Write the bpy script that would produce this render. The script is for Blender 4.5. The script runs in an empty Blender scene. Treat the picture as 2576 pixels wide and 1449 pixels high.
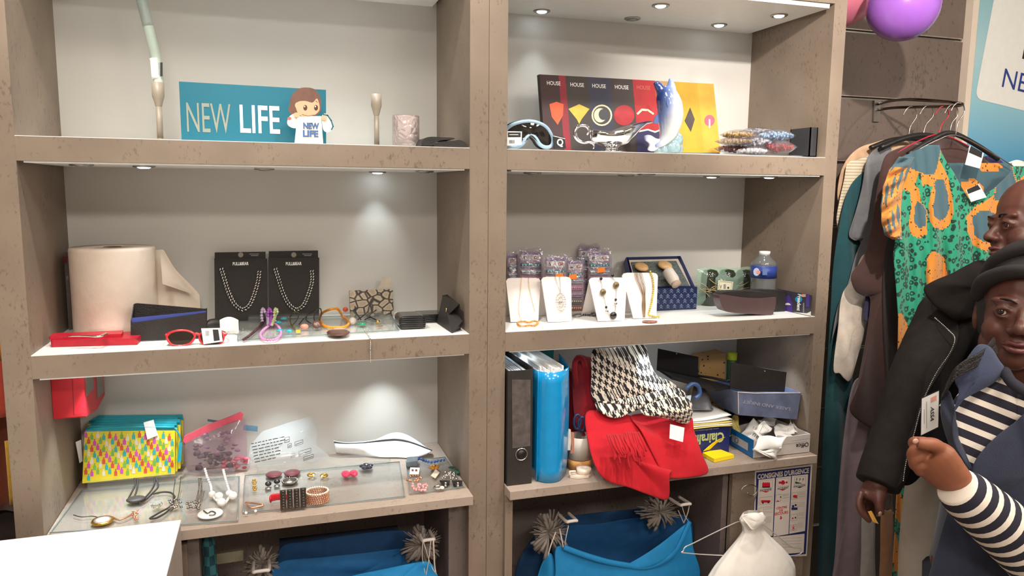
import bpy, math, random
from mathutils import Vector, Matrix
from math import sin, cos, pi, radians, sqrt
random.seed(7)
SC=bpy.context.scene; COL=SC.collection
# ---------- camera model (solved from the shelf corners) ----------
F=1893.49; CP=Vector((.4786,-1.7616,1.5039)); YAW,PIT,ROL=radians(17.9127),radians(-7.5279),radians(.6032)
FW=Vector((sin(YAW)*cos(PIT),cos(YAW)*cos(PIT),sin(PIT))); _r=Vector((cos(YAW),-sin(YAW),0)); _u=_r.cross(FW)
RT=_r*cos(ROL)+_u*sin(ROL); UP=_u*cos(ROL)-_r*sin(ROL)
def at(px,py,y=None,x=None,z=None,d=None):
    "point of the place seen at a pixel, on the plane y=, x=, z= or at depth d"
    v=FW+RT*((px-1288)/F)-UP*((py-724.5)/F)
    if d is not None: t=d
    elif y is not None: t=(y-CP.y)/v.y
    elif z is not None: t=(z-CP.z)/v.z
    else: t=(x-CP.x)/v.x
    return CP+v*t
def V(*a): return Vector(a)
# ---------- materials ----------
def lin(c):
    c=c/255
    return c/12.92 if c<=.04045 else ((c+.055)/1.055)**2.4
def rgb(c): return (lin(c[0]),lin(c[1]),lin(c[2]),1)
MATS={}
def M(name,c,rough=.5,metal=0,var=.12,scale=40,bump=0,bscale=200,trans=0,ior=1.45,coat=0,sheen=0,emit=0,spec=.5,sss=0):
    if name in MATS: return MATS[name]
    m=bpy.data.materials.new(name); m.use_nodes=True; nt=m.node_tree; N=nt.nodes; L=nt.links
    b=N['Principled BSDF']; b.inputs['Roughness'].default_value=rough; b.inputs['Metallic'].default_value=metal
    b.inputs['Specular IOR Level'].default_value=spec
    if coat: b.inputs['Coat Weight'].default_value=coat; b.inputs['Coat Roughness'].default_value=.08
    if sheen: b.inputs['Sheen Weight'].default_value=sheen; b.inputs['Sheen Roughness'].default_value=.5
    if trans: b.inputs['Transmission Weight'].default_value=trans; b.inputs['IOR'].default_value=ior
    if sss: b.inputs['Subsurface Weight'].default_value=sss; b.inputs['Subsurface Radius'].default_value=(.01,.004,.002)
    tc=N.new('ShaderNodeTexCoord'); nz=N.new('ShaderNodeTexNoise'); nz.inputs['Scale'].default_value=scale; nz.inputs['Detail'].default_value=4
    L.new(tc.outputs['Object'],nz.inputs['Vector'])
    r=N.new('ShaderNodeValToRGB'); k=rgb(c)
    r.color_ramp.elements[0].position=.3; r.color_ramp.elements[1].position=.7
    r.color_ramp.elements[0].color=[max(0,x*(1-var)) for x in k[:3]]+[1]; r.color_ramp.elements[1].color=[min(1,x*(1+var)) for x in k[:3]]+[1]
    L.new(nz.outputs['Fac'],r.inputs['Fac']); L.new(r.outputs['Color'],b.inputs['Base Color'])
    if emit: L.new(r.outputs['Color'],b.inputs['Emission Color']); b.inputs['Emission Strength'].default_value=emit
    if bump:
        n2=N.new('ShaderNodeTexNoise'); n2.inputs['Scale'].default_value=bscale; n2.inputs['Detail'].default_value=3
        L.new(tc.outputs['Object'],n2.inputs['Vector'])
        bp=N.new('ShaderNodeBump'); bp.inputs['Strength'].default_value=bump; bp.inputs['Distance'].default_value=.004
        L.new(n2.outputs['Fac'],bp.inputs['Height']); L.new(bp.outputs['Normal'],b.inputs['Normal'])
    MATS[name]=m; return m
def FILM(name,c=(235,235,240),clear=.8,rough=.12,bump=.6,bscale=60):
    "thin clear plastic: mostly see-through with wrinkled gloss"
    if name in MATS: return MATS[name]
    m=bpy.data.materials.new(name); m.use_nodes=True; nt=m.node_tree; N=nt.nodes; L=nt.links
    N.remove(N['Principled BSDF']); out=N['Material Output']
    t=N.new('ShaderNodeBsdfTransparent'); t.inputs['Color'].default_value=rgb(c)
    p=N.new('ShaderNodeBsdfPrincipled'); p.inputs['Base Color'].default_value=rgb(c); p.inputs['Roughness'].default_value=rough
    tc=N.new('ShaderNodeTexCoord'); nz=N.new('ShaderNodeTexNoise'); nz.inputs['Scale'].default_value=bscale
    bp=N.new('ShaderNodeBump'); bp.inputs['Strength'].default_value=bump; bp.inputs['Distance'].default_value=.006
    L.new(tc.outputs['Object'],nz.inputs['Vector']); L.new(nz.outputs['Fac'],bp.inputs['Height']); L.new(bp.outputs['Normal'],p.inputs['Normal'])
    hz=N.new('ShaderNodeMixShader'); hz.inputs['Fac'].default_value=1-clear; L.new(t.outputs[0],hz.inputs[1]); L.new(p.outputs[0],hz.inputs[2])
    gl=N.new('ShaderNodeBsdfAnisotropic'); gl.inputs['Roughness'].default_value=rough; L.new(bp.outputs['Normal'],gl.inputs['Normal'])
    lw=N.new('ShaderNodeLayerWeight'); lw.inputs['Blend'].default_value=.5; L.new(bp.outputs['Normal'],lw.inputs['Normal'])
    pw=N.new('ShaderNodeMath'); pw.operation='POWER'; pw.inputs[1].default_value=4; L.new(lw.outputs['Facing'],pw.inputs[0])
    ma=N.new('ShaderNodeMath'); ma.operation='MULTIPLY_ADD'; ma.use_clamp=True; ma.inputs[1].default_value=.7; ma.inputs[2].default_value=.045; L.new(pw.outputs[0],ma.inputs[0])
    mx=N.new('ShaderNodeMixShader'); L.new(ma.outputs[0],mx.inputs['Fac']); L.new(hz.outputs[0],mx.inputs[1]); L.new(gl.outputs[0],mx.inputs[2])
    L.new(mx.outputs[0],out.inputs['Surface']); MATS[name]=m; return m
def nodes(m):
    nt=m.node_tree; return nt.nodes,nt.links,nt.nodes['Principled BSDF']
def laminate(name,c,dark,sc=1.0):
    "concrete-look furniture laminate: mottled taupe with small dark pits"
    m=M(name,c,rough=.55,var=.10,scale=9*sc)
    N,L,b=nodes(m); tc=N['Texture Coordinate']
    mp=N.new('ShaderNodeMapping'); mp.inputs['Scale'].default_value=(1.4,1.4,.75); L.new(tc.outputs['Object'],mp.inputs['Vector'])
    n=N.new('ShaderNodeTexNoise'); n.inputs['Scale'].default_value=95*sc; n.inputs['Detail'].default_value=5; n.inputs['Roughness'].default_value=.65
    L.new(mp.outputs['Vector'],n.inputs['Vector'])
    n3=N.new('ShaderNodeTexNoise'); n3.inputs['Scale'].default_value=7*sc; L.new(mp.outputs['Vector'],n3.inputs['Vector'])
    a=N.new('ShaderNodeMath'); a.operation='MULTIPLY_ADD'; a.inputs[1].default_value=.35; L.new(n3.outputs['Fac'],a.inputs[0]); L.new(n.outputs['Fac'],a.inputs[2])
    r=N.new('ShaderNodeValToRGB'); e=r.color_ramp.elements; e[0].position=.755; e[0].color=(0,0,0,1); e[1].position=.88; e[1].color=(.62,.62,.62,1)
    L.new(a.outputs[0],r.inputs['Fac'])
    mx=N.new('ShaderNodeMix'); mx.data_type='RGBA'; mx.inputs[7].default_value=rgb(dark)
    src=b.inputs['Base Color'].links[0].from_socket
    L.new(r.outputs['Color'],mx.inputs[0]); L.new(src,mx.inputs[6]); L.new(mx.outputs[2],b.inputs['Base Color'])
    return m
# ---------- mesh builder ----------
WO={}
def spline(P,k=6,closed=False):
    P=[Vector(p) for p in P]; n=len(P); out=[]
    if n<3: return P
    for i in range(n if closed else n-1):
        if closed: a,b,c,d=P[(i-1)%n],P[i],P[(i+1)%n],P[(i+2)%n]
        else: a,b,c,d=P[max(i-1,0)],P[i],P[i+1],P[min(i+2,n-1)]
        for j in range(k):
            t=j/k; out.append(.5*((2*b)+(c-a)*t+(2*a-5*b+4*c-d)*t*t+(3*b-a-3*c+d)*t**3))
    if not closed: out.append(P[-1])
    return out
def frame(n,up=(0,0,1)):
    n=Vector(n).normalized(); u=Vector(up)
    if abs(n.dot(u))>.98: u=Vector((1,0,0))
    a=u.cross(n).normalized(); b=n.cross(a); return a,b,n
_TX={}
def txmesh(s,bold=0):
    k=(s,bold)
    if k not in _TX:
        c=bpy.data.curves.new('t','FONT'); c.body=s; c.align_x='CENTER'; c.size=1; c.resolution_u=3; c.offset=bold; c.extrude=0
        o=bpy.data.objects.new('t',c); COL.objects.link(o); dg=bpy.context.evaluated_depsgraph_get(); dg.update()
        me=bpy.data.meshes.new_from_object(o.evaluated_get(dg)); vs=[v.co.copy() for v in me.vertices]; fs=[tuple(p.vertices) for p in me.polygons]
        bpy.data.objects.remove(o); bpy.data.curves.remove(c); bpy.data.meshes.remove(me)
        x0=min(v.x for v in vs); x1=max(v.x for v in vs); y0=min(v.y for v in vs); y1=max(v.y for v in vs)
        _TX[k]=(vs,fs,x0,x1,y0,y1)
    return _TX[k]
class MB:
    def __init__(s,T=None): s.v=[];s.f=[];s.m=[];s.sm=[];s.mats=[];s.T=T or Matrix()
    def add(s,vs,fs,mat,smooth=True):
        if mat not in s.mats: s.mats.append(mat)
        k=s.mats.index(mat); o=len(s.v)
        s.v+=[s.T@Vector(v) for v in vs]; s.f+=[tuple(i+o for i in f) for f in fs]; s.m+=[k]*len(fs); s.sm+=[smooth]*len(fs); return s
    def box(s,a,b,mat):
        x0,y0,z0=a;x1,y1,z1=b
        return s.add([(x0,y0,z0),(x1,y0,z0),(x1,y1,z0),(x0,y1,z0),(x0,y0,z1),(x1,y0,z1),(x1,y1,z1),(x0,y1,z1)],
          [(0,3,2,1),(4,5,6,7),(0,1,5,4),(1,2,6,5),(2,3,7,6),(3,0,4,7)],mat,False)
    def cbox(s,c,d,mat):
        return s.box([c[i]-d[i]/2 for i in range(3)],[c[i]+d[i]/2 for i in range(3)],mat)
    def prism(s,poly,y0,y1,mat,smooth=False):
        "polygon in x,z pushed from y0 (front) to y1"
        n=len(poly); vs=[(p[0],y0,p[1]) for p in poly]+[(p[0],y1,p[1]) for p in poly]
        fs=[tuple(range(n)),tuple(range(2*n-1,n-1,-1))]; s.add(vs,fs,mat,False)
        return s.add(vs,[(i,i+n,(i+1)%n+n,(i+1)%n) for i in range(n)],mat,smooth)
    def hull(s,a,b,mat,smooth=False):
        "join two same-length rings of points, capped"
        n=len(a); s.add(list(a)+list(b),[(i,(i+1)%n,(i+1)%n+n,i+n) for i in range(n)],mat,smooth)
        return s.add(list(a)+list(b),[tuple(range(n-1,-1,-1)),tuple(range(n,2*n))],mat,False)
    def tube(s,P,r,mat,n=8,closed=False,k=0,flat=1,up=(0,0,1)):
        P=[Vector(p) for p in P]
        rr=r if isinstance(r,(list,tuple)) else None
        if k:
            m0=len(P); P=spline(P,k,closed)
            if rr:
                q=[]
                for i in range(len(P)):
                    t=i/k; a=int(t)%m0; b=(a+1)%m0 if closed else min(a+1,m0-1); q.append(rr[a]+(rr[b]-rr[a])*(t-int(t)))
                rr=q
        m=len(P); vs=[]; A=None
        for i in range(m):
            t=(P[(i+1)%m]-P[i-1]) if closed else (P[min(i+1,m-1)]-P[max(i-1,0)])
            if t.length<1e-9: t=Vector((0,0,1))
            t.normalize()
            if A is None: A,B,_=frame(t,up)
            else:
                A=A-t*A.dot(t)
                if A.length<1e-6: A,_b,_=frame(t,up)
                A.normalize(); B=t.cross(A)
            ri=rr[i] if rr else r
            for j in range(n):
                a=2*pi*j/n; vs.append(P[i]+A*(cos(a)*ri)+B*(sin(a)*ri*flat))
        fs=[]
        for i in range(m if closed else m-1):
            for j in range(n):
                a=i*n+j;b=i*n+(j+1)%n;c=((i+1)%m)*n+(j+1)%n;d=((i+1)%m)*n+j; fs.append((a,b,c,d))
        if not closed: fs+=[tuple(range(n-1,-1,-1)),tuple(range((m-1)*n,m*n))]
        return s.add(vs,fs,mat)
    def lathe(s,prof,mat,c=(0,0,0),n=24,ax=(0,0,1),sx=1,sy=1,smooth=True):
        A,B,N=frame(ax,(0,1,0)); c=Vector(c); vs=[];m=len(prof)
        for (r,h) in prof:
            for j in range(n):
                a=2*pi*j/n; vs.append(c+A*(cos(a)*r*sx)+B*(sin(a)*r*sy)+N*h)
        fs=[(i*n+j,i*n+(j+1)%n,(i+1)*n+(j+1)%n,(i+1)*n+j) for i in range(m-1) for j in range(n)]
        if prof[0][0]>1e-5: fs.append(tuple(range(n-1,-1,-1)))
        if prof[-1][0]>1e-5: fs.append(tuple(range((m-1)*n,m*n)))
        return s.add(vs,fs,mat,smooth)
    def ball(s,c,r,mat,n=12,sc=(1,1,1)):
        c=Vector(c); m=max(4,n//2+1); vs=[]
        for i in range(m+1):
            t=pi*i/m
            for j in range(n):
                a=2*pi*j/n; vs.append(c+Vector((sin(t)*cos(a)*r*sc[0],sin(t)*sin(a)*r*sc[1],cos(t)*r*sc[2])))
        return s.add(vs,[(i*n+j,(i+1)*n+j,(i+1)*n+(j+1)%n,i*n+(j+1)%n) for i in range(m) for j in range(n)],mat)
    def torus(s,c,R,r,mat,ax=(0,0,1),n=24,k=8,sx=1,sy=1):
        A,B,N=frame(ax); c=Vector(c)
        return s.tube([c+A*(cos(2*pi*i/n)*R*sx)+B*(sin(2*pi*i/n)*R*sy) for i in range(n)],r,mat,k,closed=True)
    def grid(s,fn,nu,nv,mat,smooth=True,cu=False):
        vs=[fn(i/nu,j/nv) for j in range(nv+1) for i in range(nu+(0 if cu else 1))]; w=nu+(0 if cu else 1)
        return s.add(vs,[(j*w+i,j*w+(i+1)%w,(j+1)*w+(i+1)%w,(j+1)*w+i) for j in range(nv) for i in range(nu)],mat,smooth)
    def text(s,t,h,cx,cz,y,mat,w=None,bold=0,rot=0):
        "printed lettering in the x,z plane facing -y; h is the capital height"
        vs,fs,x0,x1,y0,y1=txmesh(t,bold); k=h/.72; kx=(w/(x1-x0)) if w else k; o=[]
        for v in vs:
            X=(v.x-(x0+x1)/2)*kx; Z=(v.y-.36)*k
            o.append((cx+X*cos(rot)-Z*sin(rot),y,cz+X*sin(rot)+Z*cos(rot)))
        return s.add(o,fs,mat,False)
    def flat(s,poly,y,mat):
        return s.add([(p[0],y,p[1]) for p in poly],[tuple(range(len(poly)))],mat,False)
    def rect(s,x0,z0,x1,z1,y,mat): return s.flat([(x0,z0),(x1,z0),(x1,z1),(x0,z1)],y,mat)
    def build(s,name,parent=None,bev=0,sub=0,solid=0,seg=2,zmin=None):
        if zmin is not None: s.v=[Vector((v.x,v.y,max(v.z,zmin))) for v in s.v]
        xs=[v.x for v in s.v];ys=[v.y for v in s.v];zs=[v.z for v in s.v]
        o0=Vector(((min(xs)+max(xs))/2,(min(ys)+max(ys))/2,min(zs)))
        me=bpy.data.meshes.new(name); me.from_pydata([v-o0 for v in s.v],[],s.f)
        for m in s.mats: me.materials.append(m)
        me.polygons.foreach_set('material_index',s.m); me.polygons.foreach_set('use_smooth',s.sm); me.update()
        o=bpy.data.objects.new(name,me); COL.objects.link(o); place(o,o0,parent)
        if solid: d=o.modifiers.new('s','SOLIDIFY'); d.thickness=solid; d.offset=0
        if bev: d=o.modifiers.new('b','BEVEL'); d.width=bev; d.segments=seg; d.limit_method='ANGLE'; d.angle_limit=radians(40)
        if sub: d=o.modifiers.new('u','SUBSURF'); d.levels=sub; d.render_levels=sub
        return o
def place(o,w,parent):
    o.location=w-(WO[parent.name] if parent else Vector()); WO[o.name]=Vector(w)
    if parent: o.parent=parent
def tag(o,label,cat,group=None,kind=None):
    o['label']=label; o['category']=cat
    if group: o['group']=group
    if kind: o['kind']=kind
    return o
def thing(name,loc,label,cat,group=None):
    o=bpy.data.objects.new(name,None); o.empty_display_size=.05; COL.objects.link(o); place(o,Vector(loc),None); return tag(o,label,cat,group)
def struct(o): o['kind']='structure'; return o
def dup(o,loc,label=None,rz=0,scale=1):
    "copy of a thing with copies of its parts and sub-parts"
    def cp(a,par):
        c=a.copy(); COL.objects.link(c)
        if par: c.parent=par
        for ch in [x for x in bpy.data.objects if x.parent==a]: cp(ch,c)
        return c
    r=cp(o,None); r.location=Vector(loc); r.rotation_euler=(0,0,rz); r.scale=(scale,)*3; WO[r.name]=Vector(loc)
    if label: r['label']=label
    return r
def TR(loc,rz=0,rx=0,ry=0): return Matrix.Translation(Vector(loc))@Matrix.Rotation(rz,4,'Z')@Matrix.Rotation(rx,4,'X')@Matrix.Rotation(ry,4,'Y')
def poly(px,y): return [(p.x,p.z) for p in (at(a,b,y=y) for a,b in px)]
def rrect(x0,z0,x1,z1,r,n=4):
    o=[]
    for cx,cz,a in ((x1-r,z1-r,0),(x0+r,z1-r,90),(x0+r,z0+r,180),(x1-r,z0+r,270)):
        for i in range(n+1): t=radians(a+90*i/n); o.append((cx+r*cos(t),cz+r*sin(t)))
    return o[::-1]
# ---------- room ----------
Z1,Z2,Z3,ZH,D=1.6,1.15,.752,2.0,.369
FL=-.17; CE=2.62
XL,XC1,XM,XC2,XR=0,.9388,.9855,1.0321,1.963
lam=laminate('concrete_laminate',(134,118,103),(80,70,62))
lam_side=laminate('concrete_laminate_panel',(124,113,100),(100,92,82),.8)
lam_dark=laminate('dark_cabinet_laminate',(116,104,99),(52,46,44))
white=M('white_laminate',(236,236,232),rough=.4,var=.02)
backp=M('pale_grey_back_panel',(212,209,203),rough=.5,var=.02,scale=4)
chrome=M('chrome',(225,225,228),rough=.08,metal=1,var=.02)
steel=M('brushed_steel',(170,168,165),rough=.3,metal=1,var=.05)
lens_on=M('lit_lamp_lens',(235,248,255),emit=14,var=0)
lens_off=M('unlit_lamp_lens',(150,150,140),rough=.25,var=.1)
floor_m=M('grey_vinyl_floor',(120,108,100),rough=.45,var=.15,scale=6)
wall_m=M('cream_plaster',(205,196,184),rough=.8,var=.05,bump=.1)
ceil_m=M('white_ceiling_tiles',(225,222,216),rough=.9,var=.04)
b=MB().box((-2.6,-5,FL-.1),(4.6,.6,FL),floor_m).build('floor'); struct(b)
b=MB().box((-2.6,-5,CE),(4.6,.6,CE+.1),ceil_m).build('ceiling'); struct(b)
b=MB().box((-2.6,.5,FL),(4.6,.6,CE),wall_m).build('wall_back'); struct(b)
b=MB().box((-2.7,-5,FL),(-2.6,.6,CE),wall_m).build('wall_left'); struct(b)
b=MB().box((4.6,-5,FL),(4.7,.6,CE),wall_m).build('wall_right'); struct(b)
b=MB().box((-2.6,-5.1,FL),(4.6,-5,CE),wall_m).build('wall_front'); struct(b)
# ---------- shelving ----------
SPOTS=[]
def lamp(px,py,z,on,par,power=0):
    c=at(px,py,z=z); c.y=min(max(c.y,.04),D-.05)
    m=MB().lathe([(.017,-.003),(.021,-.004),(.024,-.002),(.024,0),(.0,0)],steel,c,20).build('downlight',par)
    q=MB().lathe([(.0,-.0065),(.010,-.006),(.014,-.004),(.014,-.001),(0,-.001)],lens_on if on else lens_off,c,16).build('lamp_lens',m)
    if on: SPOTS.append((c,power))
def shelf(x0,x1,zt,par,lights):
    zt-=.0008; s=MB().box((x0,0,zt-.05),(x1,D,zt-.0012),lam).box((x0,0,zt-.0012),(x1,D,zt),white).box((x0+.012,.003,zt-.0535),(x1-.012,D,zt-.05),white).build('shelf',par)
    for l in lights: lamp(l[0],l[1],zt-.0535,l[2],s,l[3] if len(l)>3 else 1)
    return s
def panel(x0,x1,par,name='side_panel',y0=0,z0=FL,z1=2.16,m=None,y1=None):
    return MB().box((x0,y0,z0),(x1,y1 or D+.02,z1),m or lam).build(name,par,bev=.0008)
PB=-.0476
def unit(x0,x1,l0,r1,label):
    u=thing('shelving_unit',(x0,0,FL),label,'shelving unit')
    panel(x0-l0,x0,u); panel(x1,x1+r1,u)
    MB().box((x0,D,FL),(x1,D+.02,2.16),backp).build('back_panel',u)
    h=MB().box((x0,0,2.012),(x1,D,2.16),lam).box((x0+.012,.006,ZH),(x1-.012,D,2.012),white).build('header',u)
    return u,h
uL,hL=unit(0,XC1,.053,.0463,'left shelving bay holding the paper roll, blue sign and jewellery trays')
uR,hR=unit(XC2,XR,.0463,.042,'right shelving bay holding the ski goggles, necklace stands and files')
for l in ((1363,27),(1662,13),(1809,62),(1960,38)): lamp(l[0],l[1],ZH,True,hR,.33)
lamp(1591,46,ZH,False,hR)
for l in ((300,-120,.35),(640,-70,1),(900,-40,1)): lamp(l[0],l[1],ZH,True,hL,l[2])
shelf(0,XC1,Z1,uL,[(205,413,False),(362,417,True,.3),(665,424,False),(947,432,True,.35),(1068,430,False)])
shelf(XC2,XR,Z1,uR,[(1340,434,False),(1575,440,False),(1645,437,False),(1790,443,True,.3),(1935,444,True,.2)])
def under(x0,x1,par,xs):
    s=shelf(x0,x1,Z2,par,[])
    for x,y,on,p in xs:
        c=V(x,y,Z2-.0535)
        m=MB().lathe([(.017,-.003),(.021,-.004),(.024,-.002),(.024,0),(.0,0)],steel,c,20).build('downlight',s)
        MB().lathe([(.0,-.0065),(.010,-.006),(.014,-.004),(.014,-.001),(0,-.001)],lens_on if on else lens_off,c,16).build('lamp_lens',m)
        if on: SPOTS.append((c,p))
under(0,XC1,uL,[(.09,.10,True,1.6),(.24,.2,True,1.2),(.49,.23,True,2.2),(.62,.1,False,0),(.77,.27,True,2)])
under(XC2,XR,uR,[(1.12,.13,True,1.2),(1.42,.19,True,.15),(1.49,.09,True,.4),(1.66,.26,True,.5),(1.89,.08,True,1.2)])
# base boards: they stand a little proud of the posts
base_m=laminate('base_board_laminate',(168,151,138),(120,108,98))
MB().box((.001,PB,Z3-.024),(XC1-.001,D,Z3-.0008),base_m).build('base_board',uL,bev=.001)
MB().box((XC2+.001,PB,Z3-.024),(XR-.001,D,Z3-.0008),base_m).build('base_board',uR,bev=.001)
# cupboard below each bay
def lower(x0,x1,par):
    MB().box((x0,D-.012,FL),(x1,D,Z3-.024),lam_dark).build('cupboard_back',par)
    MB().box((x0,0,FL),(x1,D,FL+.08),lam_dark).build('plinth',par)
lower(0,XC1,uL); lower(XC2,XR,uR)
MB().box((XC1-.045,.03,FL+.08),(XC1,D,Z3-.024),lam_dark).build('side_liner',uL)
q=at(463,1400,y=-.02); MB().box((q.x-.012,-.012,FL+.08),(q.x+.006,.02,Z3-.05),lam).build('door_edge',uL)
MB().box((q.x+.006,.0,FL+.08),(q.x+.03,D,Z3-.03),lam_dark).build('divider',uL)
MB().box((XC2,-.012,FL+.08),(XC2+.02,D,Z3-.024),lam).build('side_liner',uR)
q=at(1843,1200,y=-.02); DX=q.x
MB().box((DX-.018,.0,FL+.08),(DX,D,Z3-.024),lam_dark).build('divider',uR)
MB().box((DX+.001,-.02,FL+.08),(XR-.003,-.002,Z3-.034),lam).build('cupboard_door',uR,bev=.001)
# ---------- camera, light ----------
cd=bpy.data.cameras.new('camera'); cam=bpy.data.objects.new('camera',cd); COL.objects.link(cam)
cd.sensor_width=36; cd.lens=F/2576*36; cd.clip_start=.02
cam.matrix_world=Matrix(((RT.x,UP.x,-FW.x,CP.x),(RT.y,UP.y,-FW.y,CP.y),(RT.z,UP.z,-FW.z,CP.z),(0,0,0,1)))
SC.camera=cam
def light(kind,name,loc,power,col=(1,1,1),size=.1,to=None,ang=60,blend=.5):
    l=bpy.data.lights.new(name,kind); l.energy=power; l.color=col
    if kind=='AREA': l.shape='RECTANGLE'; l.size=size[0]; l.size_y=size[1]
    else: l.shadow_soft_size=size
    if kind=='SPOT': l.spot_size=radians(ang); l.spot_blend=blend
    o=bpy.data.objects.new(name,l); COL.objects.link(o); o.location=loc
    dv=(Vector(to)-Vector(loc)) if to is not None else Vector((0,0,-1))
    o.rotation_euler=dv.to_track_quat('-Z','Y').to_euler(); return o
for c,p in SPOTS: light('SPOT','shelf_spot',c+V(0,0,-.010),3.6*p,(.84,.95,1),.008,c+V(0,.02,-1),72,1)
# unseen ceiling panels added as soft fill, then aimed spots of the shop
pan_m=M('fill_panel_diffuser',(255,244,228),emit=6,var=0)
WARM=(1,.92,.83)
for i,(x,y,pw) in enumerate(((.3,-1.3,5),(1.9,-1.3,8),(.3,-3.2,34),(1.9,-3.2,30),(3.4,-1.6,10),(-1.4,-1.8,3))):
    t=thing('added_fill_panel',(x,y,CE-.02),'square recessed ceiling lamp panel of the shop','ceiling light','recessed ceiling lamps')
    MB().box((x-.31,y-.31,CE-.02),(x+.31,y+.31,CE-.001),white).build('fill_panel_frame',t)
    MB().box((x-.28,y-.28,CE-.024),(x+.28,y+.28,CE-.02),pan_m).build('diffuser',t)
    light('AREA','fill_panel_light',(x,y,CE-.03),pw,WARM,(.55,.55))
for i,(x,y,tx,ty,tz,p) in enumerate(((.15,-.42,.2,.0,1.0,44),(.85,-.42,.75,.02,1.0,34),(1.6,-.42,1.5,.02,1.0,34),(2.9,-1.5,2.2,-.3,1.1,26))):
    t=thing('ceiling_spotlight',(x,y,CE-.12),'small white aimed spotlight under the ceiling','spotlight','aimed ceiling spotlights')
    dv=(V(tx,ty,tz)-V(x,y,CE-.08)).normalized()
    MB().lathe([(.0,-.06),(.03,-.06),(.034,.05),(.028,.05),(.024,.0),(0,.0)],white,V(x,y,CE-.08),20,ax=dv).build('lamp_head',t)
    MB().tube([(x,y,CE-.05),(x,y,CE)],.008,white).build('lamp_stem',t)
    light('SPOT','ceiling_spot_light',V(x,y,CE-.08)+dv*.07,p,(1,.95,.88),.03,(tx,ty,tz),75,.6)
w=bpy.data.worlds.new('world'); SC.world=w; w.use_nodes=True
w.node_tree.nodes['Background'].inputs[0].default_value=(.9,.92,1,1); w.node_tree.nodes['Background'].inputs[1].default_value=.15
vs=SC.view_settings; vs.view_transform='Standard'; vs.look='None'; vs.gamma=1; vs.exposure=.28; vs.use_curve_mapping=False
# ---------- drawing on planes that stand in the place ----------
class PL:
    def __init__(s,o,u=(1,0,0),w=(0,0,1)):
        s.o=Vector(o); s.u=Vector(u).normalized(); w=Vector(w); s.w=(w-s.u*w.dot(s.u)).normalized(); s.n=s.u.cross(s.w)
    def at(s,px,py,off=0):
        v=at(px,py,d=1)-CP; o=s.o+s.n*off; return CP+v*((o-CP).dot(s.n)/v.dot(s.n))
    def poly(s,mb,pxs,mat,off=.0006): mb.add([s.at(a,b,off) for a,b in pxs],[tuple(range(len(pxs)))],mat,False); return mb
    def slab(s,mb,pxs,t,mat,off=0):
        f=[s.at(a,b,off) for a,b in pxs]; return mb.hull([p-s.n*t for p in f],f,mat)
    def rect(s,mb,x0,y0,x1,y1,mat,off=.0006): return s.poly(mb,[(x0,y1),(x1,y1),(x1,y0),(x0,y0)],mat,off)
    def disc(s,mb,cx,cy,rx,ry,mat,off=.0006,n=20,a0=0,a1=360):
        return s.poly(mb,[(cx+rx*cos(radians(a0+(a1-a0)*i/n)),cy-ry*sin(radians(a0+(a1-a0)*i/n))) for i in range(n if a1-a0==360 else n+1)],mat,off)
    def line(s,mb,pxs,w,mat,off=.0006,closed=False):
        P=[s.at(a,b,off) for a,b in pxs]; n=len(P)
        for i in range(n if closed else n-1):
            a,b=P[i],P[(i+1)%n]; d=(b-a).normalized(); q=s.n.cross(d)*w/2; e=d*w*.3
            mb.add([a-q-e,b-q+e,b+q+e,a+q-e],[(0,1,2,3)],mat,False)
        return mb
    def text(s,mb,t,x0,y0,x1,y1,mat,off=.0009,bold=0,rot=0,fit=True):
        cx,cy=(x0+x1)/2,(y0+y1)/2; c=s.at(cx,cy,off)
        if abs(abs(rot)-90)<1: w=(s.at(cx,y0)-s.at(cx,y1)).length; h=(s.at(x1,cy)-s.at(x0,cy)).length
        else: w=(s.at(x1,cy)-s.at(x0,cy)).length; h=(s.at(cx,y0)-s.at(cx,y1)).length
        T0=mb.T; a=radians(rot); u=s.u*cos(a)+s.w*sin(a); ww=s.w*cos(a)-s.u*sin(a); n=s.n
        mb.T=Matrix(((u.x,-n.x,ww.x,c.x),(u.y,-n.y,ww.y,c.y),(u.z,-n.z,ww.z,c.z),(0,0,0,1)))
        mb.text(t,h,0,0,0,mat,w if fit else None,bold); mb.T=T0; return mb
def PY(y): return PL((0,y,0))
def dome(mb,ring,b,mat,rings=4):
    "pillow surface over a closed outline, bulging by vector b"
    n=len(ring); c=sum((Vector(p) for p in ring),Vector())/n; b=Vector(b); vs=[]
    for i in range(rings):
        k=1-i/rings
        for p in ring: vs.append(c+(Vector(p)-c)*k+b*(1-k*k))
    vs.append(c+b); fs=[(i*n+j,i*n+(j+1)%n,(i+1)*n+(j+1)%n,(i+1)*n+j) for i in range(rings-1) for j in range(n)]
    fs+=[((rings-1)*n+j,(rings-1)*n+(j+1)%n,rings*n) for j in range(n)]; return mb.add(vs,fs,mat)
def pp(l,y,k=0,closed=False):
    "pixels -> points on the plane y"
    P=[at(a,b,y=y) for a,b in l]; return spline(P,k,closed) if k else P
def msz(px,y): "metres for one pixel there"; return (at(px+10,600,y=y)-at(px,600,y=y)).length/10
def chain(mb,P,r,mat,step=1.9,n=6):
    "links/beads spaced along a path"
    P=[Vector(p) for p in P]; L=0; nxt=0
    for a,b in zip(P,P[1:]):
        d=(b-a).length; step=max(step,2.02)
        while nxt<=L+d and d>0:
            mb.ball(a+(b-a)*((nxt-L)/d),r,mat,n); nxt+=r*step
        L+=d
    return mb
black=M('black_plastic',(28,27,28),rough=.45,var=.2); blk_l=M('black_leather',(38,34,33),rough=.45,var=.2,bump=.3,bscale=400)
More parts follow.
